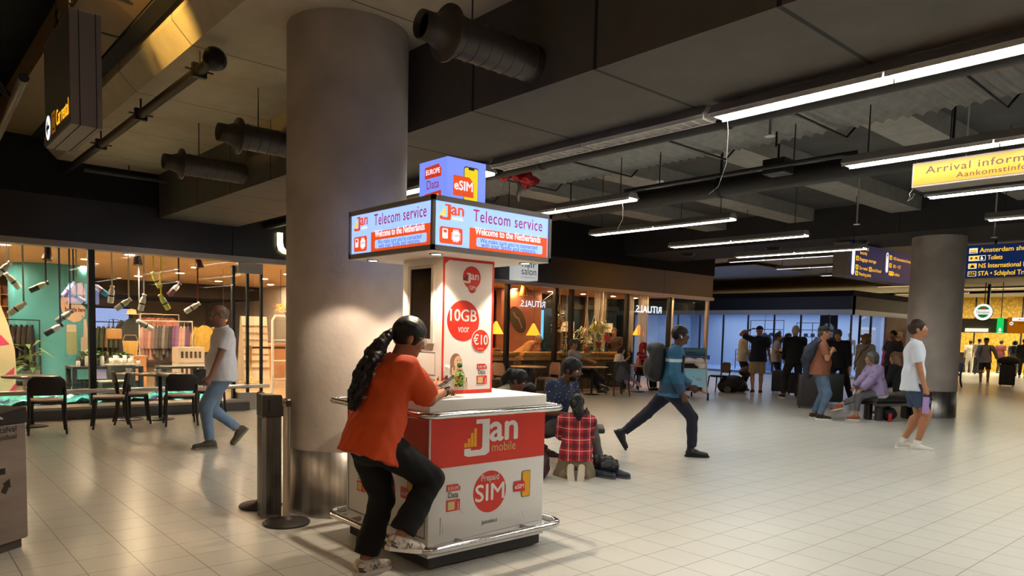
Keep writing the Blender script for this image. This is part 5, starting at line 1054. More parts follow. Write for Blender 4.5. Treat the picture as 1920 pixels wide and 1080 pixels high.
# ================================================================ cafe
M_oak = mat('cafe_oak', '#c99a5c', .4, var=.15, vscale=3, aniso=(1, 8, 8))
t = thing('cafe_wall_panel', 'terracotta panel wall with a dark coffee bean emblem in the cafe', 'wall panel', (14.1, 15.6, 0)); mb(mat('terracotta', '#8a5440', .7, var=.08, vscale=2)).box((13.2, 15.5, 0), (14.75, 15.7, 2.72)).build('panel', t, world=True)
f = Face((13.2, 15.5, 0), (1, 0, 0), (0, 0, 1), (0, -1, 0), (14.1, 15.6, 0), t); bean = lambda a, b: [(.62+a*math.cos(R(x))*math.cos(R(-55))-b*math.sin(R(x))*math.sin(R(-55)), 1.85+a*math.cos(R(x))*math.sin(R(-55))+b*math.sin(R(x))*math.cos(R(-55))) for x in range(0, 360, 12)]
f.part('bean_emblem', mat('bean_dark', '#2c1a12', .5), [bean(.42, .25)], .001, .02); f.part('bean_groove', mat('bean_line', '#8a6a4a', .5), [[(.45, 2.08), (.55, 1.95), (.66, 1.9), (.8, 1.62), (.77, 1.6), (.63, 1.86), (.52, 1.91), (.42, 2.05)]], .022)
f.text('koffie', mat('bean_line'), .55, 1.28, .16, .001, 'LEFT', .01, .7)
for i, (x0, x1) in enumerate(((10.5, 12.05), (12.2, 13.75), (14.3, 16.3))):
    t = thing('cafe_counter', ('left piece of the light oak bar counter in the cafe', 'middle piece of the light oak bar counter, where a man leans', 'right piece of the oak bar counter behind the man in the grey cap')[i], 'counter', ((x0+x1)/2, 13.6, 0)); mb(M_oak).box((x0, 13.4, .93), (x1, 13.85, 1.0)).build('countertop', t, world=True); mb(mat('counter_front', '#4a3a30', .6)).box((x0+.05, 13.55, 0), (x1-.05, 13.8, .8)).build('counter_front', t, world=True); mb(M_oak).box((x0, 13.42, .8), (x1, 13.5, .87)).box((x0+.05, 13.5, .8), (x1-.05, 13.8, .93)).build('counter_shelf', t, world=True)
M_lampo = mat('cafe_lamp', '#ff9a2e', .5, emit=1.8, ecol='#ff8a1e')
for i, (x, y, z) in enumerate(((13.52, 14.5, 1.42), (12.1, 14.4, 1.44), (18.4, 14.8, 1.5))):
    t = thing('pendant_lamp', ('orange pyramid lamp in front of the terracotta panel', 'orange lamp partly hidden by the poster pillar', 'small orange lamp at the right end of the cafe')[i], 'lamp', (x, y, z), 0, 'orange cafe lamps'); mb(M_lampo).lathe([(.2, 0), (.03, .32), (0, .33)], 4 if i == 0 else 16, smooth=False).build('lamp_shade', t); mb(M_black).tube([(0, 0, .32), (0, 0, 2.72-z)], .005, 6).build('cord', t)
t = thing('pendant_lamp', 'small yellow cone lamp under the cafe ceiling with looping cables', 'lamp', (12.3, 13.6, 2.42)); mb(mat('yellow_cone', '#c98a1c', .4)).lathe([(.11, 0), (.04, .28), (0, .285)], 18).build('lamp_shade', t); mb(mat('cone_bulb', '#ffffff', emit=20, ecol='#ffe0a8')).lathe([(0, .01), (.09, .01)], 16).build('bulb', t); m = mb(M_black)
for i in range(3): m.tube([(0, 0, .28), (.3+.2*i, .1, .1-.12*i), (.9+.3*i, .2, .3)], .005, 6)
m.build('cord', t)
rg = random.Random(12)
PL = [(13.45, 13.45, 1.75, .32, 0), (13.75, 13.3, 1.1, .34, 0), (13.62, 13.35, .7, .3, 0), (14.57, 13.5, 1.5, .3, 1), (14.35, 13.3, 1.08, .34, 0), (14.95, 13.4, 1.2, .25, 0)]
PN = ['bushy hanging plant above the middle counter', 'trailing white-green plant beside the post', 'low trailing plant at the cafe window', 'pale spider plant hanging behind the post', 'leafy plant right of the post', 'small plant under the yellow hanging pot']
for (x, y, z, r_, k_), n_ in zip(PL, PN):
    t = thing('hanging_plant', n_, 'plant', (x, y, z)); mb(mat('pot_terra', '#a85a34', .6)).lathe([(.07, -.08), (.1, .08), (.08, .08), (0, .05)], 16).build('pot', t); leaves(mb(M_leafp if k_ or r_ > .31 else M_leaf), 60 if k_ else 150, (0, 0, .05), (r_*.5, .12, r_*(.15 if k_ else .9)), .42 if k_ else .11, .02 if k_ else .03, rg, .3, .6 if k_ else .1).build('foliage', t)
    m = mb(mat('macrame', '#d9cdb8', .8))
    for a in (0, 2.1, 4.2): m.tube([(.09*math.cos(a), .09*math.sin(a), .05), (.01*math.cos(a), .01*math.sin(a), .6), (0, 0, 2.72-z)], .008, 6)
    m.build('macrame', t)
for i, (x, z, c_) in enumerate(((14.85, 1.62, '#c8b83a'), (15.2, 1.65, '#b9b27c'))):
    t = thing('macrame_planter', ('yellow macrame planter on a long cord in the cafe window', 'cream macrame planter on a long cord in the cafe window')[i], 'planter', (x, 13.5, z)); mb(mat('pl'+c_, c_, .6)).lathe([(.03, -.12), (.11, 0), (.12, .12), (.1, .12), (0, .08)], 16).build('pot', t); mb(mat('macrame')).tube([(-.1, 0, .1), (0, 0, .4), (0, 0, 2.72-z)], .012, 6).tube([(.1, 0, .1), (0, 0, .4)], .012, 6).build('macrame', t); leaves(mb(M_leafp), 50, (0, 0, .05), (.12, .1, .2), .16, .02, rg, -.2, .5).build('foliage', t)
t = thing('red_tag', 'round coral red disc hanging between the plants', 'tag', (15.4, 13.5, 1.4)); mb(mat('coral', '#e05248', .5)).lathe([(.12, -.01), (.12, .01), (0, .012)], 20, (0, 0, 0), (0, 1, 0)).build('disc', t); mb(M_black).tube([(0, 0, .1), (0, 0, 1.32)], .003, 6).build('cord', t)
for i, (x, w_) in enumerate(((15.7, .5), (17.6, .5), (18.95, .35), (17.0, .3))):
    t = thing('string_curtain', ('string curtain left of the second cafe post', 'string curtain in the middle of the right cafe panes', 'string curtain at the cafe corner', 'narrow string curtain behind the walking man')[i], 'curtain', (x, 14.0, 1.4)); m = mb(mat('silver_string', '#b9b4ac', .4)); rg2 = random.Random(i)
    for j in range(int(w_*70)): a = x-w_/2+w_*j/(w_*70); m.box((a, 14+rg2.uniform(-.02, .02), 1.05+rg2.uniform(-.1, .1)), (a+.0022, 14.003, 2.72))
    o = m.build('strings', t, world=True); o['kind'] = 'stuff'; mb(M_black).box((x-w_/2, 13.98, 2.69), (x+w_/2, 14.02, 2.72)).build('curtain_rail', t, world=True)
t = thing('coat', 'dark coat hanging on the cafe post left of the woman in red', 'coat', (15.95, 14.3, 1.95)); s = SDF(); s.chain([(0, 0, 0), (0, 0, -.3), (.02, 0, -1.0)], [.1, .17, .22], .05, ((0, 1, 0), .5)); s.cap((-.15, 0, -.15), (-.24, 0, -.65), .06, .05, .04); s.cap((.15, 0, -.15), (.25, 0, -.65), .06, .05, .04); s.build('coat_cloth', mat('coat_dark', '#23222a', .8), t, .018, (.01, 30, 4)); mb(M_black).tube([(0, 0, .05), (0, 0, .77)], .01, 6).build('hook', t)
for i, (x, y, s_) in enumerate(((16.8, 16.43, 1), (18.7, 16.43, 1), (17.9, 14.9, .7))):
    t = thing('window_card', ('white card on the rear cafe glass left of the young man', 'white card on the rear cafe glass right of the young man', 'lower white card in the right cafe panes')[i], 'card', (x, y if i < 2 else 16.43, 1.72 if i < 2 else 1.3)); mb(mat('card_paper', '#cfcfc4', .6)).box((-.3*s_, -.02, -.16*s_), (.3*s_, -.005, .16*s_)).build('card', t); mb(mat('carton_ink')).box((-.2*s_, -.022, -.02), (.2*s_, -.02, .01)).build('printed_line', t)
t = thing('blue_screen', 'tall blue lit screen at the rear of the cafe', 'screen', (15.45, 16.35, 1.75)); mb(mat('screen_blue', '#4aa8f0', .5, emit=1.3, ecol='#3f9df0')).box((-.2, -.02, -.45), (.2, 0, .45)).build('screen_face', t); mb(M_black).box((-.22, 0, -.47), (.22, .08, .47)).build('screen_frame', t)
table('small round oak table in front of the middle counter', 11.3, 12.25, .42, .73, '#b08a62', 'cafe tables'); table('oak table where the man in the grey cap sits', 13.35, 12.15, .4, .7, '#a88660', 'cafe tables'); table('oak table with a pink bottle before the woman in red', 15.2, 12.2, .4, .7, '#b39470', 'cafe tables')
M_pinkc = mat('chair_pinkbrown', '#8f6a58', .5); M_cdk = mat('chair_charcoal', '#2b2623', .5)
chair('rounded pink-brown chair at the small oak table', 11.85, 12.2, R(80), 'cafe chairs', M_pinkc, M_pinkc, .8); chair('brown chair half hidden behind the poster pillar', 10.75, 12.4, R(-90), 'cafe chairs', M_pinkc, M_pinkc, .8); chair('charcoal chair at the left end by the pillar', 10.2, 12.3, R(-100), 'cafe chairs', M_cdk, M_cdk, .8)
chair('dark chair with a grey jacket over its back, seen from behind', 13.75, 11.65, R(-25), 'cafe chairs', M_cdk, M_cdk, .82); chair('charcoal chair under the man in the grey cap', 13.15, 12.62, R(-150), 'cafe chairs', M_cdk, M_cdk, .8); chair('charcoal chair under the girl in white', 14.45, 12.35, R(-60), 'cafe chairs', M_cdk, M_cdk, .8); chair('charcoal chair under the woman in the red headscarf', 15.75, 12.45, R(60), 'cafe chairs', M_cdk, M_cdk, .8)
t = thing('jacket', 'grey jacket hung over the back of the dark cafe chair', 'jacket', (13.68, 11.45, .5)); s = SDF(); s.ell((0, 0, .15), (.16, .07, .22), None, .03).ell((-.1, .02, -.02), (.1, .07, .16), None, .05).ell((.08, 0, .05), (.1, .08, .16), None, .05); s.build('jacket_cloth', mat('grey_jacket', '#45464a', .8), t, .016, (.012, 35, 2))
for i, (x, y) in enumerate(((15.05, 12.1), (15.15, 12.2))):
    t = thing('drink_bottle', ('tall pink bottle on the table before the woman in red', 'smaller clear bottle beside the pink one')[i], 'bottle', (x, y, .7)); mb(mat('pink_plastic', '#d98a8a', .3) if i == 0 else mat('pale_plastic', '#d8cfc8', .3)).lathe([(0, 0), (.04, 0), (.042, .15), (.03, .2), (.02, .22)], 14).build('bottle_body', t); mb(mat('white_cap')).lathe([(.022, .22), (.022, .25), (0, .25)], 12).build('bottle_cap', t)
for i, x in enumerate((11.05, 11.4)):
    t = thing('counter_item', ('stack of napkins on the left oak counter', 'small wooden box on the left oak counter')[i], 'box', (x, 13.55, 1.0)); mb(mat('napkin', '#d5ccbc', .7) if i == 0 else M_oak).box((-.12, -.08, 0), (.12, .08, .1)).build('box_body', t); mb(M_black).box((-.1, -.082, .04), (.1, -.08, .06)).build('box_band', t)
t = thing('shop_facade', 'facade of the shop across the hall whose lit name reflects in the cafe glass', 'facade', (27, .9, 0)); f = Face((20, 1.0, 0), (-1, 0, 0), (0, 0, 1), (0, 1, 0), (27, .9, 0), t)
mb(M_fascia).box((20, .7, 2.45), (36, .9, 3.4)).build('fascia_board', t, world=True); mb(mat('facade_dark', '#15171b', .4)).box((20, .6, 0), (36, .8, 2.45)).build('facade_front', t, world=True)
M_rit = mat('facade_letters', '#ffffff', .5, emit=14, ecol='#e4f2ff'); f.text('RITUALS.', M_rit, -3.8, 2.68, .3, 0, 'LEFT', .02, 1.6, t=.03); f.text('RITUALS.', M_rit, -12.7, 2.72, .38, 0, 'LEFT', .02, 2.3, t=.03)
# ================================================================ luggage and seating by the waiting group
M_bag = mat('black_nylon', '#16161a', .6, bump=.2, bscale=90)
def suitcase(label, x, y, rz, h, w_, d_, col, handle=.0, group='suitcases of the waiting group'):
    t = thing('suitcase', label, 'suitcase', (x, y, 0), rz, group); mm = mat('sc'+col, col, .4)
    mb(mm).rbox((-d_/2, -w_/2, .05), (d_/2, w_/2, h), .03).build('shell', t); m = mb(mat('sc_rib'+col, col, .3))
    for i in range(4): a = -w_/2+w_*(i+1)/5; m.box((d_/2, a-.008, .12), (d_/2+.006, a+.008, h-.07)); m.box((-d_/2-.006, a-.008, .12), (-d_/2, a+.008, h-.07))
    m.build('rib', t)
    for sx in (-1, 1):
        for sy in (-1, 1): mb(M_black).lathe([(.028, -.012), (.028, .012)], 12, (sx*(d_/2-.04), sy*(w_/2-.05), .028), (0, 1, 0)).build('wheel', t)
    mb(M_steel if handle else M_black).tube([(-d_/2+.03, -.1, h-.02), (-d_/2+.03, -.1, h+max(handle, .03)), (-d_/2+.03, .1, h+max(handle, .03)), (-d_/2+.03, .1, h-.02)], .01, 6).build('handle', t); return t
suitcase('black suitcase directly behind the man in khaki shorts', 18.75, 10.1, R(30), .62, .42, .25, '#17171b'); suitcase('dark suitcase with its two silver handle rods raised', 18.6, 9.55, R(30), .6, .42, .25, '#1e1e22', .42)
suitcase('tall grey suitcase left of the man in the black cap', 15.3, 7.55, R(28), .75, .46, .28, '#2d2a2b'); suitcase('dark green suitcase just right of the man in the black cap', 16.9, 7.75, R(28), .72, .42, .26, '#1f2622'); suitcase('black suitcase beside the grey-haired man, mostly hidden', 17.9, 9.0, R(28), .6, .4, .25, '#141418')
suitcase('brown case standing behind the steel seat at the white polo man', 15.55, 5.4, R(20), .55, .4, .25, '#2a211f')
t = thing('duffel_bag', 'big black sports bag with wheels and a white ring print on the floor', 'bag', (17.75, 10.95, 0)); s = SDF(); s.ell((0, 0, .24), (.42, .3, .23), None, .03).cap((-.3, .1, .15), (.25, -.15, .15), .15, .15, .05); s.build('bag_body', M_bag, t, .02, (.012, 18, 3)); mb(mat('print_grey', '#8c8a86', .5)).tube([(.13+.12*math.cos(R(a)), -.31+.1*math.cos(R(a)), .2+.1*math.sin(R(a))) for a in range(0, 200, 20)], .007, 6).build('printed_ring', t)
for sx in (-.42, .3): mb(mat('wheel_grey', '#55504c', .5)).lathe([(.09, -.03), (.09, .03)], 16, (sx, -.12, .09), (1, .3, 0)).build('wheel', t)
t = thing('holdall', 'dark brown holdall lying on top of the big black sports bag', 'bag', (18.15, 10.75, .46)); s = SDF(); s.ell((0, 0, .1), (.3, .2, .13), None, .03).ell((.1, .05, .15), (.2, .15, .1), None, .05); s.build('bag_body', mat('brown_nylon', '#2c2422', .6), t, .02, (.01, 25, 5)); mb(M_black).tube([(-.2, -.12, .15), (0, -.16, .26), (.2, -.12, .15)], .012, 6).build('handle', t)
t = thing('duffel_bag', 'bright blue bag showing between the legs of the man in black', 'bag', (18.2, 8.75, 0)); s = SDF(); s.ell((0, 0, .28), (.2, .26, .28), None, .03); s.build('bag_body', mat('cyan_nylon', '#1c6f96', .4), t, .02, (.014, 30, 7)); mb(M_black).tube([(0, -.2, .45), (0, 0, .62), (0, .2, .45)], .012, 6).build('handle', t)
t = thing('backpack', 'dark backpack on the floor by the steel seat', 'bag', (14.45, 5.55, 0)); s = SDF(); s.ell((0, 0, .13), (.16, .15, .13), None, .03); s.build('bag_body', M_bag, t, .015, (.012, 30, 3)); mb(M_black).tube([(0, -.1, .2), (0, 0, .27), (0, .1, .2)], .01, 6).build('handle', t)
t = thing('drink_can', 'small red can at the foot of the steel seat', 'can', (14.22, 5.43, 0)); mb(mat('can_red', '#b3261c', .35)).lathe([(.028, 0), (.032, .01), (.032, .14), (.026, .155)], 14).build('can_body', t); mb(M_steel).lathe([(.026, .155), (.024, .157), (0, .153)], 14).build('can_lid', t)
# steel bench
t = thing('bench', 'low round-ended steel and black bench under the seated women', 'bench', (14.75, 5.6, 0), R(-18)); M_bn = mat('bench_pad', '#2b2928', .45)
mb(M_bn).rbox((-.75, -.28, .37), (.75, .28, .43), .025).build('seat_pad', t); mb(M_steel).tube([(-.7, -.2, .32), (.7, -.2, .32)], .045, 14).tube([(-.7, .2, .32), (.7, .2, .32)], .045, 14).build('frame_tube', t)
for x in (-.5, .5): mb(mat('bench_leg', '#3a3836', .4, .4)).lathe([(.075, .01), (.075, .3)], 18, (x, -.12, 0)).build('leg', t); mb(mat('bench_leg')).lathe([(.075, .01), (.075, .3)], 18, (x, .12, 0)).build('leg', t); mb(M_chrome).lathe([(.14, 0), (.14, .01), (.07, .015)], 20, (x, 0, 0)).build('foot', t)
# low seat under the family
t = thing('bench', 'low dark bench behind the kiosk under the seated family', 'bench', (6.0, 6.05, 0), R(-46)); mb(M_bn).rbox((-.95, -.2, .36), (.6, .24, .42), .02).build('seat_pad', t)
for x in (-.7, .4): mb(mat('bench_leg')).box((x-.04, -.15, 0), (x+.04, .18, .36)).build('leg', t)
# bag and shoes on the floor
t = thing('jacket', 'crumpled black jacket heaped over dark shoes right of the kneeling girl', 'jacket', (5.83, 5.09, .07)); s = SDF(); s.ell((0, 0, .06), (.12, .16, .08), None, .03).ell((.02, .1, .04), (.1, .1, .06), None, .04).ell((-.04, -.1, .05), (.1, .1, .06), None, .04); s.build('jacket_cloth', mat('puffer_black', '#141317', .45), t, .009, (.014, 70, 4))
for i, (x, y) in enumerate(((5.72, 4.98), (5.86, 4.9))):
    t = thing('shoe', ('left dark blue shoe poking out under the black jacket', 'right dark blue shoe poking out under the black jacket')[i], 'shoe', (x, y, 0)); s = SDF(); s.chain([(-.02, .1, .04), (0, 0, .04), (.02, -.09, .033)], [.042, .045, .036], .02, ((0, 0, 1), .9)); s.plane((0, 0, .012), (0, 0, -1)); s.build('shoe_upper', mat('shoe_navy', '#1f2638', .5), t, .007); mb(mat('sole_grey', '#4a4a4e', .6)).prism([(-.045, .1), (-.04, .13), (.02, .13), (.03, .05), (.06, -.09), (.03, -.13), (-.015, -.11), (-.045, 0)], (0, 0, 0), (1, 0, 0), (0, 1, 0), (0, 0, .02)).build('sole', t)
# chairs by the far shop
chair('dark chair with its back to the far shop, right of the luggage trolley', 17.45, 11.2, R(65), 'chairs by the far shop', M_cw, M_cdk, .8); chair('second dark chair just left of it, nearer the trolley', 17.1, 11.9, R(-30), 'chairs by the far shop', M_cw, M_cdk, .8)
# trolley
t = thing('luggage_trolley', 'airport luggage trolley with a pale blue advert board', 'trolley', (14.75, 10.15, 0), R(-53)); M_tr = mat('trolley_steel', '#b9b4b0', .3, .8)
for s_ in (-1, 1): mb(M_tr).tube([(s_*.33, -.05, .12), (s_*.3, -.03, .6), (s_*.29, .05, 1.0)], .016, 8).build('upright', t)
for s_ in (-1, 1): mb(M_black).lathe([(.085, -.02), (.085, .02)], 18, (s_*.35, -.04, .085), (1, 0, 0)).build('wheel', t)
mb(M_black).lathe([(.06, -.02), (.06, .02)], 14, (0, .75, .06), (1, 0, 0)).build('wheel', t)
mb(M_tr).tube([(-.33, -.03, .14), (-.2, .8, .16), (.2, .8, .16), (.33, -.03, .14)], .014, 8).build('base_frame', t)
m = mb(M_tr)
for z in (.73, .86, .9): m.tube([(-.295, .01, z), (.295, .01, z)], .008, 6)
m.tube([(-.295, .01, .73), (-.25, -.12, .74), (.25, -.12, .74), (.295, .01, .73)], .007, 6).tube([(-.29, .03, .88), (-.22, -.14, .88), (.22, -.14, .88), (.29, .03, .88)], .007, 6); m.build('basket', t)
mb(mat('trolley_blue', '#2b2f9a', .4)).tube([(-.34, .06, 1.0), (.34, .06, 1.0)], .02, 10).rbox((-.36, .02, .96), (-.29, .1, 1.06), .01).rbox((.29, .02, .96), (.36, .1, 1.06), .01).build('handle', t)
f = Face((-.285, -.065, .3), (1, 0, 0), (0, .05, 1), (0, -1, 0), (0, 0, 0), t); M_tui = mat('tui_red', '#b3202c', .5)
f.part('advert_board', mat('board_blue', '#8cc4de', .45), [rr(0, 0, .57, .43)], 0, .012)
f.part('smile_mark', M_tui, [[(.12+.075*(1-math.cos(R(a))), .2-.075*math.sin(R(a))) for a in range(0, 181, 15)]+[(.12+.075*(1-math.cos(R(a))), .2-.05*math.sin(R(a))) for a in range(180, -1, -15)], rr(.1, .195, .14, .21), circ(.28, .24, .012, 10)], .013); f.text('TUI', M_tui, .33, .15, .065, .013, 'LEFT', .012, .12)
t2 = thing('suitcase', 'dark red suitcase standing low on the luggage trolley', 'suitcase', (14.95, 10.35, .18), R(-53)); mb(mat('sc_wine', '#5a1420', .4)).rbox((-.26, -.1, 0), (.26, .2, .34), .03).build('shell', t2); mb(mat('tag_white', '#d9d4cc', .5)).box((-.02, -.112, .02), (.05, -.1, .2)).build('luggage_tag', t2)
t2 = thing('suitcase', 'teal suitcase lying across the top of the luggage trolley', 'suitcase', (15.0, 10.42, 1.02), R(-53)); mb(mat('sc_teal', '#1d5a68', .35)).rbox((-.34, -.14, 0), (.34, .26, .2), .03).build('shell', t2); mb(M_black).box((-.1, -.16, .08), (.1, -.14, .1)).build('handle', t2)
t2 = thing('suitcase', 'dark upright case standing inside the luggage trolley', 'suitcase', (15.05, 10.5, .18), R(-53)); mb(mat('sc_dark', '#221d1e', .5)).rbox((-.27, .05, 0), (.27, .35, .82), .03).build('shell', t2); mb(M_black).box((-.1, .03, .7), (.1, .05, .72)).build('handle', t2)
t2 = thing('plush_pillow', 'white and beige travel cushions stuffed in the trolley basket', 'cushion', (14.78, 10.18, .87), R(-53)); s = SDF(); s.ell((-.12, .0, .06), (.16, .09, .07), None, .02).ell((.13, .02, .02), (.13, .09, .11), None, .02).ell((.2, 0, -.08), (.1, .08, .09), None, .03); s.build('cushion_cloth', mat('cushion_white', '#d8cfc8', .8), t2, .014, (.006, 40, 2))
# ================================================================ people
def nrm(v): v = np.array(v, float); return v/np.linalg.norm(v)
def rotm(ax, d):
    return np.array(Matrix.Rotation(R(d), 3, ax))
def ik(a, b, l1, l2, hint):
    a, b = np.array(a, float), np.array(b, float); d = b-a; L = np.linalg.norm(d); L2 = min(L, (l1+l2)*.999); d = d/L
    x = (l1*l1-l2*l2+L2*L2)/(2*L2); y = math.sqrt(max(0, l1*l1-x*x)); h = np.array(hint, float); h = h-d*(h@d); h = nrm(h)
    return a+d*x+h*y, a+d*L2
def skin(c): return mat('skin'+c, c, .5, var=.06, vscale=30)
def cloth(c, var=.12, rough=.85): return mat('cloth'+c, c, rough, var=var, vscale=7, bump=.5, bscale=13, aniso=(1, 1, .45))
M_eye = mat('eye_white', '#d8d2cc', .3); M_iris = mat('iris_dark', '#20140f', .3)
class Person:
    """local frame: x forward, y left, z up; root on the ground"""
    def __init__(s, label, loc, rz, H=1.75, P=(0, 0, .93), lean=0, side=0, twist=0, head=(0, 0), hands=None, feet=None, elb=None, kn=None, skinc='#c08a68', h=.014, bulk=1.0, belly=0, hairc='#2a1d16', group=None, fem=False, hand=None, bare=False):
        s.lk = 1.0 if bare else .8; s.root = thing('person', label, 'person', loc, R(rz), group); s.h = h; s.k = k = H/1.75; s.sk = skin(skinc); s.hairc = hairc; s.bulk = bulk; s.belly = belly; s.fem = fem; s.skinc = skinc
        P = s.P = np.array(P, float)*k; fr = rotm('Z', twist)@rotm('X', -side)@rotm('Y', lean); s.T = fr; f, l, u = fr[:, 0], fr[:, 1], fr[:, 2]
        s.f, s.l, s.u = f, l, u
        s.N = P+u*.535*k+f*.015*k; s.Ch = P+u*.36*k
        sw = (.165 if fem else .185)*k*(.5+.5*bulk); s.sh = {1: P+u*.475*k+l*sw, -1: P+u*.475*k-l*sw}
        hy, hp = head; hr = rotm('Z', twist+hy)@rotm('Y', hp); s.hf, s.hl, s.hu = hr[:, 0], hr[:, 1], hr[:, 2]; s.HR = hr
        s.hc = s.N+u*.055*k+s.hu*.1*k+s.hf*.03*k
        pr = rotm('Z', twist*.4); s.pf, s.pl = pr[:, 0], pr[:, 1]
        s.hip = {1: P+s.pl*.088*k-np.array([0, 0, .03])*k, -1: P-s.pl*.088*k-np.array([0, 0, .03])*k}
        s.wr = {}; s.el = {}; s.kn = {}; s.an = {}; s.ft = {}
        for sd in (1, -1):
            w_ = (hands or {}).get(sd); w_ = s.sh[sd]+np.array([.05, sd*.06, -.52])*k if w_ is None else np.array(w_, float)
            s.el[sd], s.wr[sd] = ik(s.sh[sd], w_, .285*k, .262*k, (elb or {}).get(sd, (-1, sd*.25, -.1)))
            q = (feet or {}).get(sd) or (0, sd*.1, 0, sd*8, 0); yaw = q[3]; pit = q[4] if len(q) > 4 else 0
            fm = rotm('Z', yaw)@rotm('Y', pit); an = np.array(q[:3], float)+np.array([0, 0, .085*k]) if pit == 0 else np.array(q[:3], float)
            s.ft[sd] = fm; s.kn[sd], s.an[sd] = ik(s.hip[sd], an, .43*k, .425*k, (kn or {}).get(sd, (1, sd*.12, 0)))
        s.hand = hand or {}
        s.body()
    def body(s):
        k, f, l, u = s.k, s.f, s.l, s.u; A = SDF(); R3 = s.T.T; b = s.bulk; c = lambda x, y, z: s.hc+s.hf*x*k+s.hl*y*k+s.hu*z*k; HR = s.HR.T
        A.ell(s.P, (.1*k*b, .15*k*b, .11*k), R3, .05).ell(s.P+u*.17*k, (.085*k*b, .125*k*b, .13*k), R3, .06).ell(s.Ch, (.1*k*b, .15*k*b, .16*k), R3, .06)
        A.cap(s.sh[1], s.sh[-1], .05*k, .05*k, .05); A.cap(s.N-u*.04*k, s.hc-s.hu*.06*k-s.hf*.015*k, .057*k*(.9 if s.fem else 1), .052*k, .03)
        A.ell(c(-.012, 0, .022), (.098*k, .076*k, .1*k), HR, .02).ell(c(.03, 0, -.05), (.066*k, .056*k, .07*k), HR, .04)
        A.cap(c(.083, 0, .018), c(.107, 0, -.022), .009*k, .014*k, .015).ell(c(.092, 0, -.052), (.012*k, .025*k, .006*k), HR, .006).ell(c(.089, 0, -.064), (.012*k, .021*k, .006*k), HR, .006)
        A.ell(c(.078, 0, -.092), (.02*k, .025*k, .018*k), HR, .02).ell(c(.078, 0, .038), (.018*k, .052*k, .01*k), HR, .015)
        for sd in (1, -1):
            A.ell(c(.096, sd*.031, .016), (.016*k, .017*k, .012*k), HR, .012, 'sub'); A.ell(c(.06, sd*.045, -.025), (.03*k, .02*k, .022*k), HR, .02)
            A.ell(c(-.012, sd*.078, -.008), (.02*k, .012*k, .032*k), HR, .008)
            A.cap(s.sh[sd], s.el[sd], .046*k*b, .037*k*b, .03); A.cap(s.el[sd], s.wr[sd], .038*k*b, .026*k, .015)
            lk = s.lk; A.cap(s.hip[sd], s.kn[sd], .08*k*b*lk, .053*k*b*lk, .03*lk); A.cap(s.kn[sd], s.an[sd], .052*k*b*lk, .037*k, .015)
            m = s.kn[sd]*.68+s.an[sd]*.32; cb = nrm(np.cross(s.an[sd]-s.kn[sd], s.pl)); cb = cb if cb@s.ft[sd][:, 0] < 0 else -cb; A.ell(m+cb*.02*k, (.05*k*b, .045*k*b, .1*k), None, .03) if s.lk == 1 else None
            F = s.ft[sd]; a = s.an[sd]; A.cap(a-F[:, 2]*.03*k, a+F[:, 0]*.14*k-F[:, 2]*.055*k, .035*k, .025*k, .02)
            s.fingers(A, sd)
        s.bodyo = A.build('body', s.sk, s.root, s.h)
        if s.h <= .013:
            for sd in (1, -1):
                m = mb(M_eye).ball((0, 0, 0), .0125*k); m.use(M_iris).ball((.0068*k, 0, 0), .0066*k); o = m.build('eye', s.root); o.matrix_local = Matrix([[*s.HR[i], c(.0765, sd*.031, .016)[i]] for i in range(3)]+[[0, 0, 0, 1]])
                e = mb(mat('brow'+s.hairc, s.hairc, .8)).tube([c(.094, sd*.012, .04), c(.093, sd*.032, .046), c(.082, sd*.05, .04)], .0045*k, 6); e.build('eyebrow', s.root)
            li = mb(mat('lip'+s.skinc, tuple(x*y for x, y in zip(lin(s.skinc), (.8, .5, .5))), .5)); li.ball(c(.0955, 0, -.052), (.007*k, .007*k, .004*k)); 
            m2 = MB().use(li.mats[0]).tube([c(.09, .026, -.057), c(.1035, .008, -.054), c(.1045, 0, -.0555), c(.1035, -.008, -.054), c(.09, -.026, -.057)], .0042*k, 6); m2.build('lips', s.root)
    def fingers(s, A, sd):
        k = s.k; w_ = s.wr[sd]; d = nrm(w_-s.el[sd]); hd = s.hand.get(sd, {}); d = nrm(hd.get('d', d)); n = np.array(hd.get('n', (0, -sd, 0)), float); n = n-d*(n@d); n = nrm(n); a = np.cross(n, d)*sd; cu = hd.get('curl', 30); sc = k*(.9 if s.fem else 1)
        s.hm = getattr(s, 'hm', {}); s.hm[sd] = (w_, d, n, a)
        A.cap(w_-d*.01, w_+d*.075*sc, .028*sc, .034*sc, .012, (n, .5)); A.cap(w_+d*.07*sc-a*.022*sc, w_+d*.07*sc+a*.022*sc, .013*sc, .013*sc, .01)
        for i, (off, ln) in enumerate(((.03, .068), (.01, .078), (-.011, .072), (-.03, .056))):
            p = w_+d*.078*sc+a*off*sc; ang = 0; L = (ln*.45, ln*.33, ln*.27)
            for j in range(3):
                ang += R(cu)*(.7+.1*i); q = p+(d*math.cos(ang)+n*math.sin(ang)+a*off*.6*(j == 0))*L[j]*sc; A.cap(p, q, (.0092-.0008*j)*sc, (.0086-.0008*j)*sc, .004); p = q
        p = w_+d*.025*sc+a*.026*sc; q = p+nrm(a*.75+d*.75+n*.35)*.042*sc; A.cap(p, q, .013*sc, .0105*sc, .012); t_ = q+nrm(a*.2+d*.9+n*.55)*.034*sc; A.cap(q, t_, .0105*sc, .0085*sc, .005)
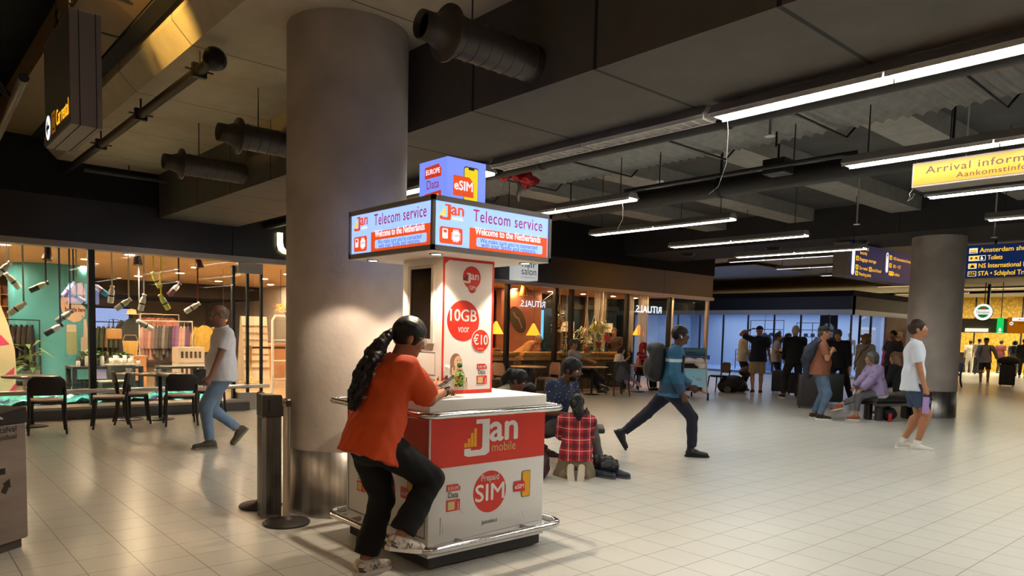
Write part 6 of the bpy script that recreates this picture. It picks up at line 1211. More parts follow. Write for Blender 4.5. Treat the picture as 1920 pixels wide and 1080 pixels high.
    def top(s, matl, sleeve=.6, hem=.14, g=.016, name='shirt', loose=1.0, wr=.006, collar=False, fl=0, sg=None, open_=False):
        k, f, l, u, b = s.k, s.f, s.l, s.u, s.bulk; A = SDF(); R3 = s.T.T; G = g
        hp = s.P-u*hem*k; bl = s.belly; lo = loose
        A.cap(hp, s.P+u*.2*k, .193*k*b*max(lo, 1.03)+G+fl, .155*k*b*lo+G, .03, (f, .74+bl*.6), ends='start'); A.ell(s.P+u*.13*k+f*bl*.35*k, (.11*k*b*lo+G+bl*.25, .142*k*b*lo+G, .18*k), R3, .05)
        A.ell(s.Ch, (.112*k*b+G, .158*k*b+G, .18*k), R3, .06)
        if s.fem:
            for sd in (1, -1): A.ell(s.Ch+f*.085*k+l*sd*.075*k-u*.02*k, (.065*k, .065*k, .065*k), R3, .04)
        A.cap(s.sh[1], s.sh[-1], .055*k+G, None, .05); A.cap(s.N-u*.09*k, s.N-u*.012*k, .085*k, .07*k, .04)
        for sd in (1, -1):
            e = s.el[sd]; sh = s.sh[sd]; r0 = .055*k*b+G; r1 = .045*k*b+G*1.2 if sg is None else sg
            if sleeve <= 1: A.cap(sh, sh+(e-sh)*sleeve, r0, r1, .03, ends='end')
            else: A.cap(sh, e, r0, r1, .03); A.cap(e, e+(s.wr[sd]-e)*(sleeve-1), r1, .033*k+G, .012, ends='end')
        A.ell(s.N+f*.02*k+u*.03*k, (.058*k, .056*k, .05*k), R3, .01, 'sub')
        o = A.build(name, matl, s.root, s.h, (wr, 24/k, 11) if wr else None)
        if collar: mb(matl).tube([s.N+f*(.062*math.cos(R(a)))*k+l*(.066*math.sin(R(a)))*k+u*(.005-.022*math.cos(R(a)))*k for a in range(-175, 176, 25)], .014*k, 8).build('collar', s.root)
        return o
    def legs(s, matl, ln=1.93, g=.014, name='trousers', wr=.005, flare=0, waist=.08):
        k, b, u = s.k, s.bulk, s.u; A = SDF(); R3 = s.T.T
        A.ell(s.P, (.115*k*b+g, .155*k*b+g, .115*k), R3, .05); A.cap(s.P, s.P+u*waist*k, .14*k*b+g, .138*k*b+g, .03, (s.f, .72), ends='end')
        for sd in (1, -1):
            h_, n_, a_ = s.hip[sd], s.kn[sd], s.an[sd]
            if ln <= 1: A.cap(h_, h_+(n_-h_)*ln, .088*k*b+g, (.088+(.058-.088)*ln)*k*b+g*1.6+flare, .04, ends='end')
            else: A.cap(h_, n_, .088*k*b+g, .06*k*b+g, .04); A.cap(n_, n_+(a_-n_)*(ln-1), .059*k*b+g, .043*k+g+flare, .02, ends='end')
        return A.build(name, matl, s.root, s.h, (wr, 26/k, 5) if wr else None)
    def shoes(s, matl, sole='#d8d4cc', lg=1.0, name='shoe', high=0, socks=None, cols=None):
        k = s.k; o2 = []
        for sd in (1, -1):
            F = s.ft[sd]; a = s.an[sd]; f_, l_, u_ = F[:, 0], F[:, 1], F[:, 2]; b0 = a-u_*.085*k; p = lambda x, y, z: b0+f_*x*k*lg+l_*y*k+u_*z*k
            A = SDF(); A.cap(p(-.035, 0, .05), p(.04, 0, .062), .043*k, .042*k, .02); A.cap(p(.04, 0, .05), p(.165, -sd*.012, .034), .045*k, .038*k, .03, (u_, .85)); A.cap(p(-.02, 0, .06), p(-.015, 0, .1+high), .045*k, .042*k+.003, .02, ends='end'); A.plane(p(0, 0, .016), -u_)
            o = A.build(name, matl, s.root, min(s.h, .011)); o2.append(o)
            pts = [(-.085, 0), (-.07, .034), (0, .038), (.1, .046-sd*.008), (.17, .034-sd*.012), (.212, -sd*.012), (.17, -.034-sd*.012), (.1, -.046-sd*.008), (0, -.036), (-.07, -.034)]
            m = mb(mat('sole'+sole, sole, .6)).prism([(x*k*lg, y*k) for x, y in pts], b0+u_*.001, f_, l_, u_*.026*k); c = m.build('sole', o)
            if socks: mb(cloth(socks)).tube([a-u_*.02*k, a+(s.kn[sd]-a)*.16], .046*k, 10).build('sock', s.root)
        return o2
    def hc_(s, x, y, z): k = s.k; return s.hc+s.hf*x*k+s.hl*y*k+s.hu*z*k
    def hair(s, style='short', vol=.012, c=None):
        k, HR = s.k, s.HR.T; A = SDF(); c = c or s.hairc; q = s.hc_; g = vol
        A.ell(q(-.014, 0, .026), ((.1+g)*k, (.077+g)*k, (.1+g)*k), HR, 0)
        if style == 'balding': A.ell(q(.0, 0, .12), (.14*k, .12*k, .07*k), HR, 0, 'sub')
        A.ell(q(.112, 0, -.06), (.085*k, .12*k, (.12 if style != 'balding' else .16)*k), HR, .012, 'sub')
        if style not in ('balding', 'long', 'bob', 'curly'):
            for sd in (1, -1): A.ell(q(-.008, sd*.09, -.03), (.026*k, .03*k, .04*k), HR, .006, 'sub')
        if style in ('short', 'balding'): A.plane(q(-.03, 0, -.06), -s.hu*1+s.hf*.3)
        if style == 'long':
            for y in (-.055, 0, .055): A.chain([q(-.055, y, .03), q(-.09, y*1.25, -.1), q(-.085, y*1.5, -.26)], [.06*k, .055*k, .04*k], .04)
            for sd in (1, -1): A.chain([q(0, sd*.075, .03), q(-.01, sd*.09, -.1), q(-.0, sd*.1, -.22)], [.03*k, .035*k, .025*k], .03)
        if style == 'bob':
            for sd in (1, -1): A.chain([q(-.01, sd*.075, .03), q(-.02, sd*.085, -.07)], [.035*k, .03*k], .03)
            A.chain([q(-.07, 0, .03), q(-.085, 0, -.08)], [.07*k, .055*k], .04)
        if style == 'curly':
            rg = random.Random(3)
            for i in range(44):
                a = rg.uniform(-2.2, 2.2); z = rg.uniform(-.13, .1); A.ell(q(-.02-.1*math.cos(a), .1*math.sin(a), z), (.036*k,)*3, None, .012)
        if style == 'pony': A.chain([q(-.1, 0, .05), q(-.15, 0, .03), q(-.16, 0, -.08), q(-.14, .01, -.2)], [.035*k, .045*k, .045*k, .02*k], .03)
        return A.build('hair', mat('hair'+c, c, .5, var=.3, vscale=60, spec=.35), s.root, min(s.h, .012), (.006, 70, 4) if style != 'short' else (.003, 80, 4))
    def cap(s, c='#15151a', bill=1):
        k, HR, q = s.k, s.HR.T, s.hc_; A = SDF(); A.ell(q(-.01, 0, .045), (.112*k, .092*k, .09*k), HR, 0); A.plane(q(0, 0, .042), -s.hu+s.hf*.05); 
        o = A.build('cap', cloth(c), s.root, min(s.h, .012))
        B = SDF(); B.ell(q(.1*bill, 0, .03), (.098*k*bill, .076*k, .034*k), HR, 0); B.ell(q(.1*bill, 0, .012), (.1*k*bill, .078*k, .038*k), HR, 0, 'sub'); B.plane(q(.07, 0, 0), -s.hf); B.build('visor', cloth(c), o, .006); return o
    def glasses(s, c='#1c1a1a'):
        m = mb(mat('glasses'+c, c, .3)); k, q = s.k, s.hc_
        for sd in (1, -1):
            m.tube([q(.107-.0012*abs(a-90)/30, sd*(.033+.024*math.cos(R(a))), .012+.019*math.sin(R(a))) for a in range(0, 360, 24)], .0022*k, 6, closed=True); m.tube([q(.1, sd*.057, .018), q(.06, sd*.078, .02), q(-.02, sd*.084, .015)], .0022*k, 6)
        m.tube([q(.108, .01, .014), q(.111, 0, .017), q(.108, -.01, .014)], .002*k, 6); return m.build('glasses', s.root)
    def backpack(s, c='#141416', sc=1.0, label=None):
        k, f, l, u = s.k, s.f, s.l, s.u; A = SDF(); R3 = s.T.T; o = s.Ch-f*(.2*k+.02); A.cap(o+u*.12*k*sc-l*.06*k, o-u*.18*k*sc-l*.07*k, .1*sc*k, .115*sc*k, .05).cap(o+u*.12*k*sc+l*.06*k, o-u*.18*k*sc+l*.07*k, .1*sc*k, .115*sc*k, .05).ell(o-f*.1*sc*k-u*.12*k, (.07*sc*k, .12*sc*k, .14*sc*k), R3, .02).ell(o-f*.08*sc*k+u*.12*k, (.06*sc*k, .11*sc*k, .08*sc*k), R3, .02)
        ob = A.build('backpack', cloth(c, .2, .6), s.root, s.h, (.008, 22, 6)); m = mb(cloth(c, .2, .6))
        for sd in (1, -1): m.tube([s.sh[sd]-l*sd*.05*k-f*.1*k+u*.02, s.sh[sd]-l*sd*.06*k+u*.068*k, s.sh[sd]-l*sd*.05*k+f*.115*k-u*.05, s.sh[sd]-l*sd*.02*k+f*.11*k-u*.25*k, s.sh[sd]+l*sd*.0*k-f*.05*k-u*.36*k], .016*k, 8)
        m.build('strap', ob); return ob
def facing(x, y): return math.degrees(math.atan2(y, x))
# ---------------------------------------------------------------- the woman at the kiosk
HB = (2.22, 3.76, 0)
w = Person('woman in an orange work shirt leaning on the kiosk, one foot raised', HB, 0, 1.62, P=(0, 0, .925), lean=17, twist=-4, head=(-14, 22), fem=True, bulk=1.16, h=.0085, skinc='#8a5a3e', hairc='#120d0c',
    hands={-1: (.50, -.04, 1.115), 1: (.545, .16, 1.135)}, elb={-1: (-.2, -.5, -1), 1: (-.2, .5, -1)}, feet={1: (.0, .08, 0, 4, 0), -1: (.085, -.175, .27, -6, 14)}, kn={-1: (1, -.15, .3), 1: (1, .1, 0)},
    hand={-1: dict(n=(0, .5, -.9), curl=36, d=(1, .45, .12)), 1: dict(n=(0, -.55, .8), curl=34, d=(1, -.3, .25))})
M_orange = mat('orange_shirt', '#c0420f', .8, var=.08, vscale=5, bump=.55, bscale=9, aniso=(1, 1, .5))
w.top(M_orange, .92, .135, .016, loose=1.02, wr=.011, fl=.006, sg=.085)
w.legs(mat('black_trousers', '#070708', .9), 1.9, .016, wr=.007, flare=.022)
M_runner = nodemat('runner_upper', lambda nt, b, tc: (lambda n, r: (nt.links.new(tc.outputs['Object'], n.inputs['Vector']), setattr(n.inputs['Scale'], 'default_value', 26), setattr(n.inputs['Distortion'], 'default_value', 1.5), setattr(r.color_ramp.elements[0], 'color', (*lin('#93887c'), 1)), setattr(r.color_ramp.elements[0], 'position', .38), setattr(r.color_ramp.elements[1], 'color', (*lin('#c9beb0'), 1)), setattr(r.color_ramp.elements[1], 'position', .52), nt.links.new(n.outputs[0], r.inputs[0]), nt.links.new(r.outputs[0], b.inputs['Base Color'])))(nt.nodes.new('ShaderNodeTexNoise'), nt.nodes.new('ShaderNodeValToRGB')), .6)
so_ = w.shoes(M_runner, '#cfc6ba', 1.02)
for sd, o in zip((1, -1), so_):
    F = w.ft[sd]; b0 = w.an[sd]-F[:, 2]*.085*w.k; kk = w.k; P3 = lambda x, y, z: b0+(F[:, 0]*x+F[:, 1]*y+F[:, 2]*z)*kk
    m = mb(mat('lace_white', '#d5ccc0', .6))
    for i in range(5): m.tube([P3(.05+.018*i, -.03, .078-.007*i), P3(.056+.018*i, 0, .098-.009*i), P3(.062+.018*i, .03, .076-.007*i)], .0035, 6)
    m.build('laces', o); mb(mat('tongue_white', '#cfc4b6', .7)).tube([P3(.04, 0, .09), P3(.022, 0, .13), P3(.012, 0, .155)], [.022, .022, .01], 8).build('tongue', o)
    fN = Face(P3(.03, -.054, .036), F[:, 0]*1, F[:, 2]*1, -F[:, 1], (0, 0, 0), o); fN.text('N', mat('mark_brown', '#4a3a32', .6), 0, 0, .032, .001, 'LEFT', .03, .04, t=.001, shear=.25, name='side_mark')
    fN.part('heel_stripe', mat('mark_brown'), [[(-.1, .005), (-.055, -.01), (-.05, .0), (-.1, .02)], [(-.105, .025), (-.07, .012), (-.066, .02), (-.104, .036)]], .001)
w.hair('short', .016)
# long wavy ponytail
A = SDF(); q = w.hc_; rg = random.Random(2)
r0 = np.array([q(-.095, 0, .0), q(-.135, .0, -.03)]); base = [r0[0], r0[1]]
end = np.array([-.15, -.02, 1.04])
def strand(t, j): return r0[1]*(1-t)+end*t+np.array([-.035*math.sin(t*3.1), 0, .02*math.sin(t*3.1)])
for j in range(17):
    a = 2*math.pi*j/17*2.4; rr_ = .052*math.sqrt((j+.5)/17); ph = rg.uniform(0, 6); ln_ = rg.uniform(.86, 1.02); pl = [r0[0]]; rs = [.03]
    for i in range(15):
        t = i/14*ln_; o_ = np.array([math.cos(a)*rr_*.8, math.sin(a)*rr_*1.1, 0])*min(1, .35+t*2.2)*(1-.35*max(0, t-.7)/.3)
        pl.append(strand(t, j)+o_+np.array([.013*math.sin(i*1.25+ph), .015*math.cos(i*1.15+ph), 0])*min(1, t*4)); rs.append(.021-.010*t)
    A.chain(pl, rs, .006)
A.build('ponytail', mat('hair#120d0c'), w.root, .0065, (.004, 90, 8))
mb(mat('hair_tie', '#1a1416', .7)).tube([q(-.118+.004*math.cos(a), .034*math.cos(a), -.016+.034*math.sin(a)) for a in np.linspace(0, 5.8, 12)], .008, 8, closed=True).build('hair_tie', w.root)
w.glasses('#b8a898')
mb(mat('lens', (.9, .9, .9), .05, trans=.95, alpha=.25)).lathe([(0, 0), (.02, .001)], 14, w.hc_(.108, -.033, .012), w.hf).build('lens', w.root)
mb(mat('watch_black', '#121214', .4)).lathe([(.03, -.011), (.033, -.008), (.033, .008), (.03, .011)], 20, w.wr[-1]-nrm(w.wr[-1]-w.el[-1])*.02, w.wr[-1]-w.el[-1]).build('watch_strap', w.root)
wc = w.wr[-1]-nrm(w.wr[-1]-w.el[-1])*.02; mb(mat('watch_face', '#1a1a1e', .1)).obox(wc+np.array([0, -.028, .016]), (.017, 0, .004), (0, .005, .003), (0, -.008, .015)).build('watch_face', w.root)
for i, (s_, z, sz) in enumerate((('jan', .385, .07), ('mobile', .34, .036), ('your', .27, .03), ('starter', .2, .03))):
    o3 = w.P+w.u*z*1-w.f*.163+w.l*(.05, .05, .03, .06)[i]; ff = Face(o3, -w.l, w.u, -w.f, (0, 0, 0), w.root)
    t_ = ff.text(s_, mat('shirt_print', '#e6dcd2', .7), .0, 0, sz, .0, 'LEFT', .02, t=.001, name='shirt_lettering')
    # lay the print onto the curved back
    dg = bpy.context.evaluated_depsgraph_get(); shirt = [c for c in CH[w.root.name] if c.name.startswith('shirt')][0]
    for v in t_.data.vertices:
        hit, loc, no, fi = shirt.ray_cast(v.co-Vector(w.f)*.3, Vector(w.f))
        v.co = loc-Vector(w.f)*.003 if hit else v.co+Vector(w.f)*.2
ph = thing('mobile_phone', 'dark mobile phone held over the counter by the woman in orange', 'phone', (2.815, 3.83, 1.165)); ax = nrm((.75, -.1, .45)); ay = nrm(np.cross((0, 0, 1), ax)); az = np.cross(ax, ay)
mb(mat('phone_case', '#c9c4be', .3)).obox((0, 0, 0), ax*.075, ay*.037, az*.004).build('case', ph); mb(mat('phone_glass', '#15151a', .08)).obox(az*.0045, ax*.072, ay*.034, az*.0008).build('screen', ph)
# ---------------------------------------------------------------- walking man on the left
p = Person('bald man in a white polo and jeans walking left in front of the shop', (3.2, 9.0, 0), 172, 1.77, P=(0, 0, .91), lean=-2, head=(0, 4), belly=.1, bulk=1.12, h=.012, skinc='#8d5f4c', hairc='#6a5a50',
    hands={1: (.2, .27, .85), -1: (.02, -.3, .79)}, feet={1: (.16, .1, 0, 4, 0), -1: (-.22, -.1, .19, -4, 48)}, kn={1: (1, .1, 0), -1: (1, -.1, 0)})
p.top(cloth('#d6d2d6', .05), .72, .1, .016, 'polo_shirt', .98, .007, True); p.legs(mat('jeans_light', '#6f86a0', .85, var=.25, vscale=6), 1.93, .013, 'jeans'); p.shoes(cloth('#5a5346'), '#8a7f6c'); p.glasses(); p.hair('balding', .004)
# ---------------------------------------------------------------- young man with the backpack
p = Person('young man in a teal jacket with a black backpack striding to the right', (7.52, 5.5, 0), -52, 1.7, P=(0, 0, .87), lean=4, head=(4, 3), h=.012, skinc='#4f3326', hairc='#100c0b', bulk=.98,
    hands={1: (.24, .16, .87), -1: (.13, -.25, .80)}, elb={-1: (-1, -.3, -.2), 1: (-1, .2, -.4)}, feet={-1: (.28, -.08, 0, -3, 0), 1: (-.62, .1, .2, 3, 58)}, kn={1: (1, .1, 0), -1: (1, -.05, 0)})
def jk(nt, b, tc):
    N = nt.nodes.new; L = nt.links.new; sx = N('ShaderNodeSeparateXYZ'); L(tc.outputs['Object'], sx.inputs[0]); r = N('ShaderNodeValToRGB'); r.color_ramp.interpolation = 'CONSTANT'; e = r.color_ramp.elements
    mr = N('ShaderNodeMapRange'); mr.inputs[1].default_value = .7; mr.inputs[2].default_value = 1.6; L(sx.outputs[2], mr.inputs[0]); L(mr.outputs[0], r.inputs[0]); e[0].color = (*lin('#2c5f86'), 1); e[0].position = 0; e[1].color = (*lin('#164e70'), 1); e[1].position = .6
    for p_, c_ in ((.1, '#1c3f5c'), (.24, '#175574'), (.535, '#a7b2bd'), (.575, '#175272')): x = e.new(p_); x.color = (*lin(c_), 1)
    L(r.outputs[0], b.inputs['Base Color'])
p.top(nodemat('teal_jacket', jk, .7), 1.96, .1, .026, 'jacket', 1.06, .008, True); p.legs(cloth('#181b2b'), 1.9, .016); p.shoes(mat('boot_black', '#0e0e10', .45), '#111113', 1.05, 'boot', .1); p.hair('short', .008); p.backpack()
mb(mat('earbud', '#e8e4de', .3)).tube([p.hc_(.0, -.09, -.005), p.hc_(.012, -.094, -.035)], .007, 8).build('earbud', p.root)
# ---------------------------------------------------------------- man in the white polo, right
p = Person('man in white polo and denim shorts looking up, holding a lilac flask', (10.78, 3.82, 0), -66, 1.82, P=(-.02, 0, .92), lean=-1, head=(0, -9), h=.012, skinc='#a87252', hairc='#33241a', bulk=1.02,
    bare=True, hands={-1: (.12, -.24, .815), 1: (.05, .27, .86)}, feet={-1: (.06, -.07, 0, -4, 0), 1: (-.1, .12, 0, 12, 0)}, hand={-1: dict(curl=52)})
p.top(cloth('#d3dae6', .05), .78, .12, .016, 'polo_shirt', .94, .007, True); p.legs(mat('denim_short', '#33465f', .85, var=.25, vscale=7), .72, .016, 'shorts', flare=.012); p.shoes(mat('knit_white', '#cbc6be', .7, bump=.4, bscale=200), '#e6e2da', socks='#d9d5ce'); p.hair('short', .01)
dw = p.hm[-1]; fl = thing('drink_flask', 'lilac metal flask carried by the man in the white polo', 'bottle', (0, 0, 0)); Mw = Matrix.Translation(Vector((10.78, 3.82, 0)))@Matrix.Rotation(R(-66), 4, 'Z'); pos = Mw@Vector(dw[0]+dw[1]*.1+dw[2]*.012); fl.location = (pos.x, pos.y, pos.z-.26)
mb(mat('lilac', '#a98ac9', .35, .2)).lathe([(0, 0), (.036, 0), (.04, .01), (.041, .21), (.036, .225)], 20).build('flask_body', fl); mb(M_black).lathe([(.034, .225), (.034, .25), (.028, .255), (0, .256)], 18).tube([(-.03, 0, .25), (-.02, 0, .29), (.02, 0, .29), (.03, 0, .25)], .006, 8).build('flask_lid', fl)
# ---------------------------------------------------------------- family behind the kiosk
def seated(label, loc, rz, H, seat, **kw):
    k = H/1.75; fy = kw.pop('foot', .42); f0 = kw.pop('fs', .12); ft = kw.pop('feet', None) or {1: (fy, f0, 0, 6, 0), -1: (fy, -f0, 0, -6, 0)}
    return Person(label, loc, rz, H, P=(0, 0, (seat+.1)/k), feet=ft, **kw)
def dots(nt, b, tc):
    N = nt.nodes.new; L = nt.links.new; v = N('ShaderNodeTexVoronoi'); v.inputs['Scale'].default_value = 36; L(tc.outputs['Object'], v.inputs['Vector']); r = N('ShaderNodeValToRGB'); r.color_ramp.interpolation = 'CONSTANT'; e = r.color_ramp.elements
    e[0].color = (*lin('#c8cdd8'), 1); e[1].color = (*lin('#1b2440'), 1); e[1].position = .17; L(v.outputs['Distance'], r.inputs[0]); L(r.outputs[0], b.inputs['Base Color'])
p = seated('bearded man in a navy dotted shirt seated behind the kiosk', (5.8, 5.92, 0), -80, 1.78, .35, lean=20, side=0, head=(14, 20), h=.011, skinc='#5d3a29', hairc='#0f0b0a', bulk=1.06, hands={1: (.42, .12, .62), -1: (.36, -.12, .6)}, elb={1: (-.6, .6, -.3), -1: (-.6, -.6, -.3)}, feet={1: (.5, .3, 0, 15, 0), -1: (.5, -.16, 0, -10, 0)}, kn={1: (1, .3, .5), -1: (1, -.1, .5)})
p.top(nodemat('dotted_shirt', dots, .8), .85, .08, .018, 'shirt', 1.05, .008, True); p.legs(mat('grey_jeans', '#5a5654', .85, var=.3, vscale=6), 1.93, .014, 'jeans'); p.shoes(cloth('#1c1b1d')); p.hair('short', .016)
A = SDF(); A.ell(p.hc_(.045, 0, -.072), (.058, .06, .045), p.HR.T, 0).ell(p.hc_(.09, 0, -.035), (.02, .034, .01), p.HR.T, .006).ell(p.hc_(.098, 0, -.058), (.022, .024, .012), p.HR.T, .006, 'sub'); A.build('beard', mat('hair#0f0b0a', '#0f0b0a', .42, var=.3, vscale=60), p.root, .008)
t = thing('bag', 'black bag held on the lap of the bearded man', 'bag', (5.9, 5.6, .5), R(-75)); s = SDF(); s.ell((0, 0, .04), (.12, .15, .07), None, 0); s.build('bag_body', M_bag, t, .012, (.01, 30, 3)); mb(M_black).tube([(0, -.1, .08), (.02, 0, .14), (0, .1, .08)], .008, 6).build('strap', t)
def plaid(nt, b, tc):
    N = nt.nodes.new; L = nt.links.new; sx = N('ShaderNodeSeparateXYZ'); L(tc.outputs['Object'], sx.inputs[0]); last = None
    def band(out, per, off, wd):
        a = N('ShaderNodeMath'); a.operation = 'ADD'; a.inputs[1].default_value = 10*per+off; L(out, a.inputs[0]); m = N('ShaderNodeMath'); m.operation = 'MODULO'; m.inputs[1].default_value = per; L(a.outputs[0], m.inputs[0]); t = N('ShaderNodeMath'); t.operation = 'LESS_THAN'; t.inputs[1].default_value = wd; L(m.outputs[0], t.inputs[0]); return t.outputs[0]
    col = None
    def mixc(fac, c, k_):
        nonlocal col
        mx = N('ShaderNodeMix'); mx.data_type = 'RGBA'; ml = N('ShaderNodeMath'); ml.operation = 'MULTIPLY'; ml.inputs[1].default_value = k_; L(fac, ml.inputs[0]); L(ml.outputs[0], mx.inputs[0]); mx.inputs[7].default_value = (*lin(c), 1)
        if col is None: mx.inputs[6].default_value = (*lin('#a81423'), 1)
        else: L(col, mx.inputs[6])
        col = mx.outputs[2]
    for o_ in (1, 2): mixc(band(sx.outputs[o_], .11, .0, .045), '#2a0a14', .62)
    for o_ in (1, 2): mixc(band(sx.outputs[o_], .11, .03, .006), '#d8b8b4', .75)
    L(col, b.inputs['Base Color'])
g = Person('girl in red plaid shirt kneeling on the floor, back to viewer', (5.5, 5.2, 0), 46, 1.42, P=(-.1, 0, .27), lean=8, head=(0, 24), h=.011, skinc='#6b4530', hairc='#0f0c0c', fem=True, bulk=1.0,
    hands={1: (.32, .12, .5), -1: (.32, -.1, .5)}, elb={1: (-.2, .25, -1), -1: (-.2, -.25, -1)}, feet={1: (-.16, .055, .1, 0, 96), -1: (-.16, -.055, .1, 0, 96)}, kn={1: (1, .5, -.6), -1: (1, -.5, -.6)})
g.top(nodemat('plaid_shirt', plaid, .85), 1.9, .05, .02, 'shirt', 1.06, .01); g.legs(cloth('#7d6f5a'), 1.85, .018); g.shoes(mat('pale_shoe', '#a89d8c', .7, var=.3, vscale=60), '#b9b0a0'); g.hair('pony', .016)
A = SDF(); A.chain([g.hc_(-.09, 0, .04), g.hc_(-.13, .0, -.04), g.hc_(-.15, -.02, -.16), g.hc_(-.13, -.02, -.24)], [.04, .055, .055, .02], .02); A.build('ponytail', mat('hair#0f0c0c', '#0f0c0c', .42), g.root, .009, (.005, 60, 3))
t = thing('bag', 'dark maroon bag lying left of the kneeling girl', 'bag', (5.15, 5.35, 0), R(40)); s = SDF(); s.ell((0, 0, .14), (.12, .09, .15), None, 0).ell((.03, .05, .1), (.12, .1, .1), None, .03); s.build('bag_body', mat('maroon_nylon', '#351a1e', .6), t, .012, (.01, 30, 3)); mb(M_black).tube([(-.06, 0, .24), (0, 0, .33), (.06, 0, .24)], .008, 6).build('strap', t)
p = seated('dark-haired woman in navy trousers seated behind the kiosk, head bent low', (5.13, 6.27, 0), -60, 1.58, .38, lean=36, head=(0, 30), h=.012, skinc='#6b4632', hairc='#120e0d', fem=True, hands={1: (.4, .12, .58), -1: (.4, -.12, .58)}, feet={1: (.95, .22, 0, 0, 0), -1: (.55, -.15, 0, 0, 0)}, kn={1: (1, .1, .5), -1: (1, -.1, .5)})
p.top(cloth('#8a8470'), .9, .08); p.legs(cloth('#182038'), 1.9, .018); p.shoes(cloth('#3a2a22')); p.hair('pony', .018)
p = seated('dark-haired child seated between the woman and the bearded man', (5.38, 6.2, 0), -62, 1.2, .36, lean=32, head=(-10, 38), h=.012, skinc='#6b4632', hairc='#0e0b0a', foot=.36, hands={1: (.35, .1, .52), -1: (.35, -.1, .52)})
p.top(cloth('#4a4a50'), .8, .08); p.legs(cloth('#2a2a30'), 1.9); p.shoes(cloth('#2a2624')); p.hair('short', .018)
# ---------------------------------------------------------------- cafe guests
p = Person('grey-haired man in a tan shirt bending over the cafe counter', (12.85, 14.35, 0), -50, 1.72, P=(0, 0, .9), lean=48, head=(0, 45), h=.017, skinc='#a06a4c', hairc='#8a8078', hands={1: (.5, .12, 1.02), -1: (.5, -.15, 1.02)})
p.top(cloth('#b9895c'), 1.3, .1, .02); p.legs(cloth('#2a2624'), 1.93); p.shoes(cloth('#1a1818')); p.hair('short', .008)
p = seated('man in grey cap and grey shirt lounging at a cafe table', (13.2, 12.55, 0), -38, 1.74, .46, lean=-14, head=(4, 4), h=.015, skinc='#a5714f', hairc='#55504c', belly=.07, bulk=1.1, hands={1: (.44, .1, .78), -1: (.42, -.12, .8)}, feet={1: (.62, .05, .0, 10, 0), -1: (.75, .1, .28, 10, 20)}, kn={1: (1, .2, .6), -1: (1, -.1, 1)})
p.top(cloth('#8c8e94', .06), .8, .1, .018, loose=1.05); p.legs(cloth('#1d1c20'), 1.93); p.shoes(cloth('#3c3836')); p.cap('#4a4c52'); p.hair('short', .005)
p = seated('girl in a white top and lavender leggings sitting in the cafe', (14.5, 12.35, 0), -25, 1.4, .46, lean=10, head=(-6, 8), h=.014, skinc='#c89878', hairc='#2a1a14', fem=True, hands={1: (.3, .06, .86), -1: (.3, -.04, .9)}, feet={1: (.52, .08, .02, 0, 0), -1: (.62, .0, .25, -8, 30)}, kn={1: (1, .1, .5), -1: (1, -.1, 1)})
p.top(cloth('#d6d2cc'), 1.5, .06); p.legs(cloth('#9a8ab0'), 1.9, .01, 'leggings'); p.shoes(cloth('#c9b4b0')); p.hair('bob', .014)
p = seated('woman in a red headscarf and red checked top in the cafe', (15.7, 12.55, 0), -75, 1.6, .46, lean=6, head=(20, 6), h=.015, skinc='#b98a6a', hairc='#8a2230', fem=True, hands={1: (.28, .1, .74), -1: (.16, -.1, 1.05)}, elb={-1: (.3, -.4, -1)})
p.top(nodemat('plaid_shirt', plaid, .85), 1.9, .06); p.legs(cloth('#19191d'), 1.93); p.shoes(cloth('#2a2a2e'))
A = SDF(); A.ell(p.hc_(-.02, 0, .02), (.115, .095, .115), p.HR.T, 0).chain([p.hc_(-.05, 0, -.05), p.hc_(-.02, 0, -.17)], [.09, .11], .04).ell(p.hc_(.1, 0, -.01), (.07, .058, .085), p.HR.T, .01, 'sub'); A.build('headscarf', cloth('#8a2230'), p.root, .014, (.004, 40, 2))
p = Person('dim figure holding up a phone inside the cafe behind the walking young man', (17.0, 14.6, 0), -150, 1.7, h=.018, skinc='#9a6a50', hairc='#2a211c', hands={-1: (.3, -.1, 1.3)}); p.top(cloth('#3a2a24'), 1.8); p.legs(cloth('#1d1b1e'), 1.93); p.shoes(cloth('#222')) if False else p.shoes(cloth('#222222')); p.hair('short')
# ---------------------------------------------------------------- waiting group
def stand(label, x, y, rz, H, topc, legc, shoe='#1a1818', sl=.75, ln=1.93, hair='short', hairc='#3a2a20', sk='#a87656', h=.015, hem=.1, wr=.006, vol=.01, collar=False, loose=1.0, tn='shirt', ln_n='trousers', flare=0, **kw):
    p = Person(label, (x, y, 0), rz, H, h=h, skinc=sk, hairc=hairc, **kw); p.top(topc if not isinstance(topc, str) else cloth(topc), sl, hem, .018, tn, loose, wr, collar); p.legs(legc if not isinstance(legc, str) else cloth(legc), ln, .014, ln_n, flare=flare); p.shoes(cloth(shoe))
    if hair: p.hair(hair, vol)
    return p
stand('man in a cream sweater and black trousers left of the khaki shorts man', 18.55, 11.15, -45, 1.74, '#b5b2a6', '#101014', sl=1.95, hair='balding', hairc='#4a3c34', hands={1: (.28, .1, 1.02), -1: (.28, -.1, 1.0)})
p = stand('man in khaki shorts and navy polo, hand on his cap', 17.92, 10.31, 35, 1.83, '#14172a', '#a08a68', '#4a382e', ln=.86, ln_n='shorts', flare=.02, hair=None, bare=True, loose=1.05, bulk=1.08, twist=-10, hands={1: (.12, .22, 1.72), -1: (.08, -.32, .92)}, elb={1: (.2, 1, .2)}, head=(-10, 0), hairc='#3a2d26'); p.cap('#151218')
p = stand('man in a light vest with glasses half hidden behind the khaki shorts man', 20.3, 11.1, -60, 1.68, '#a5a6ae', '#1a1c30', hair='short', hands={1: (.25, .1, 1.0), -1: (.2, -.2, .95)}); p.glasses()
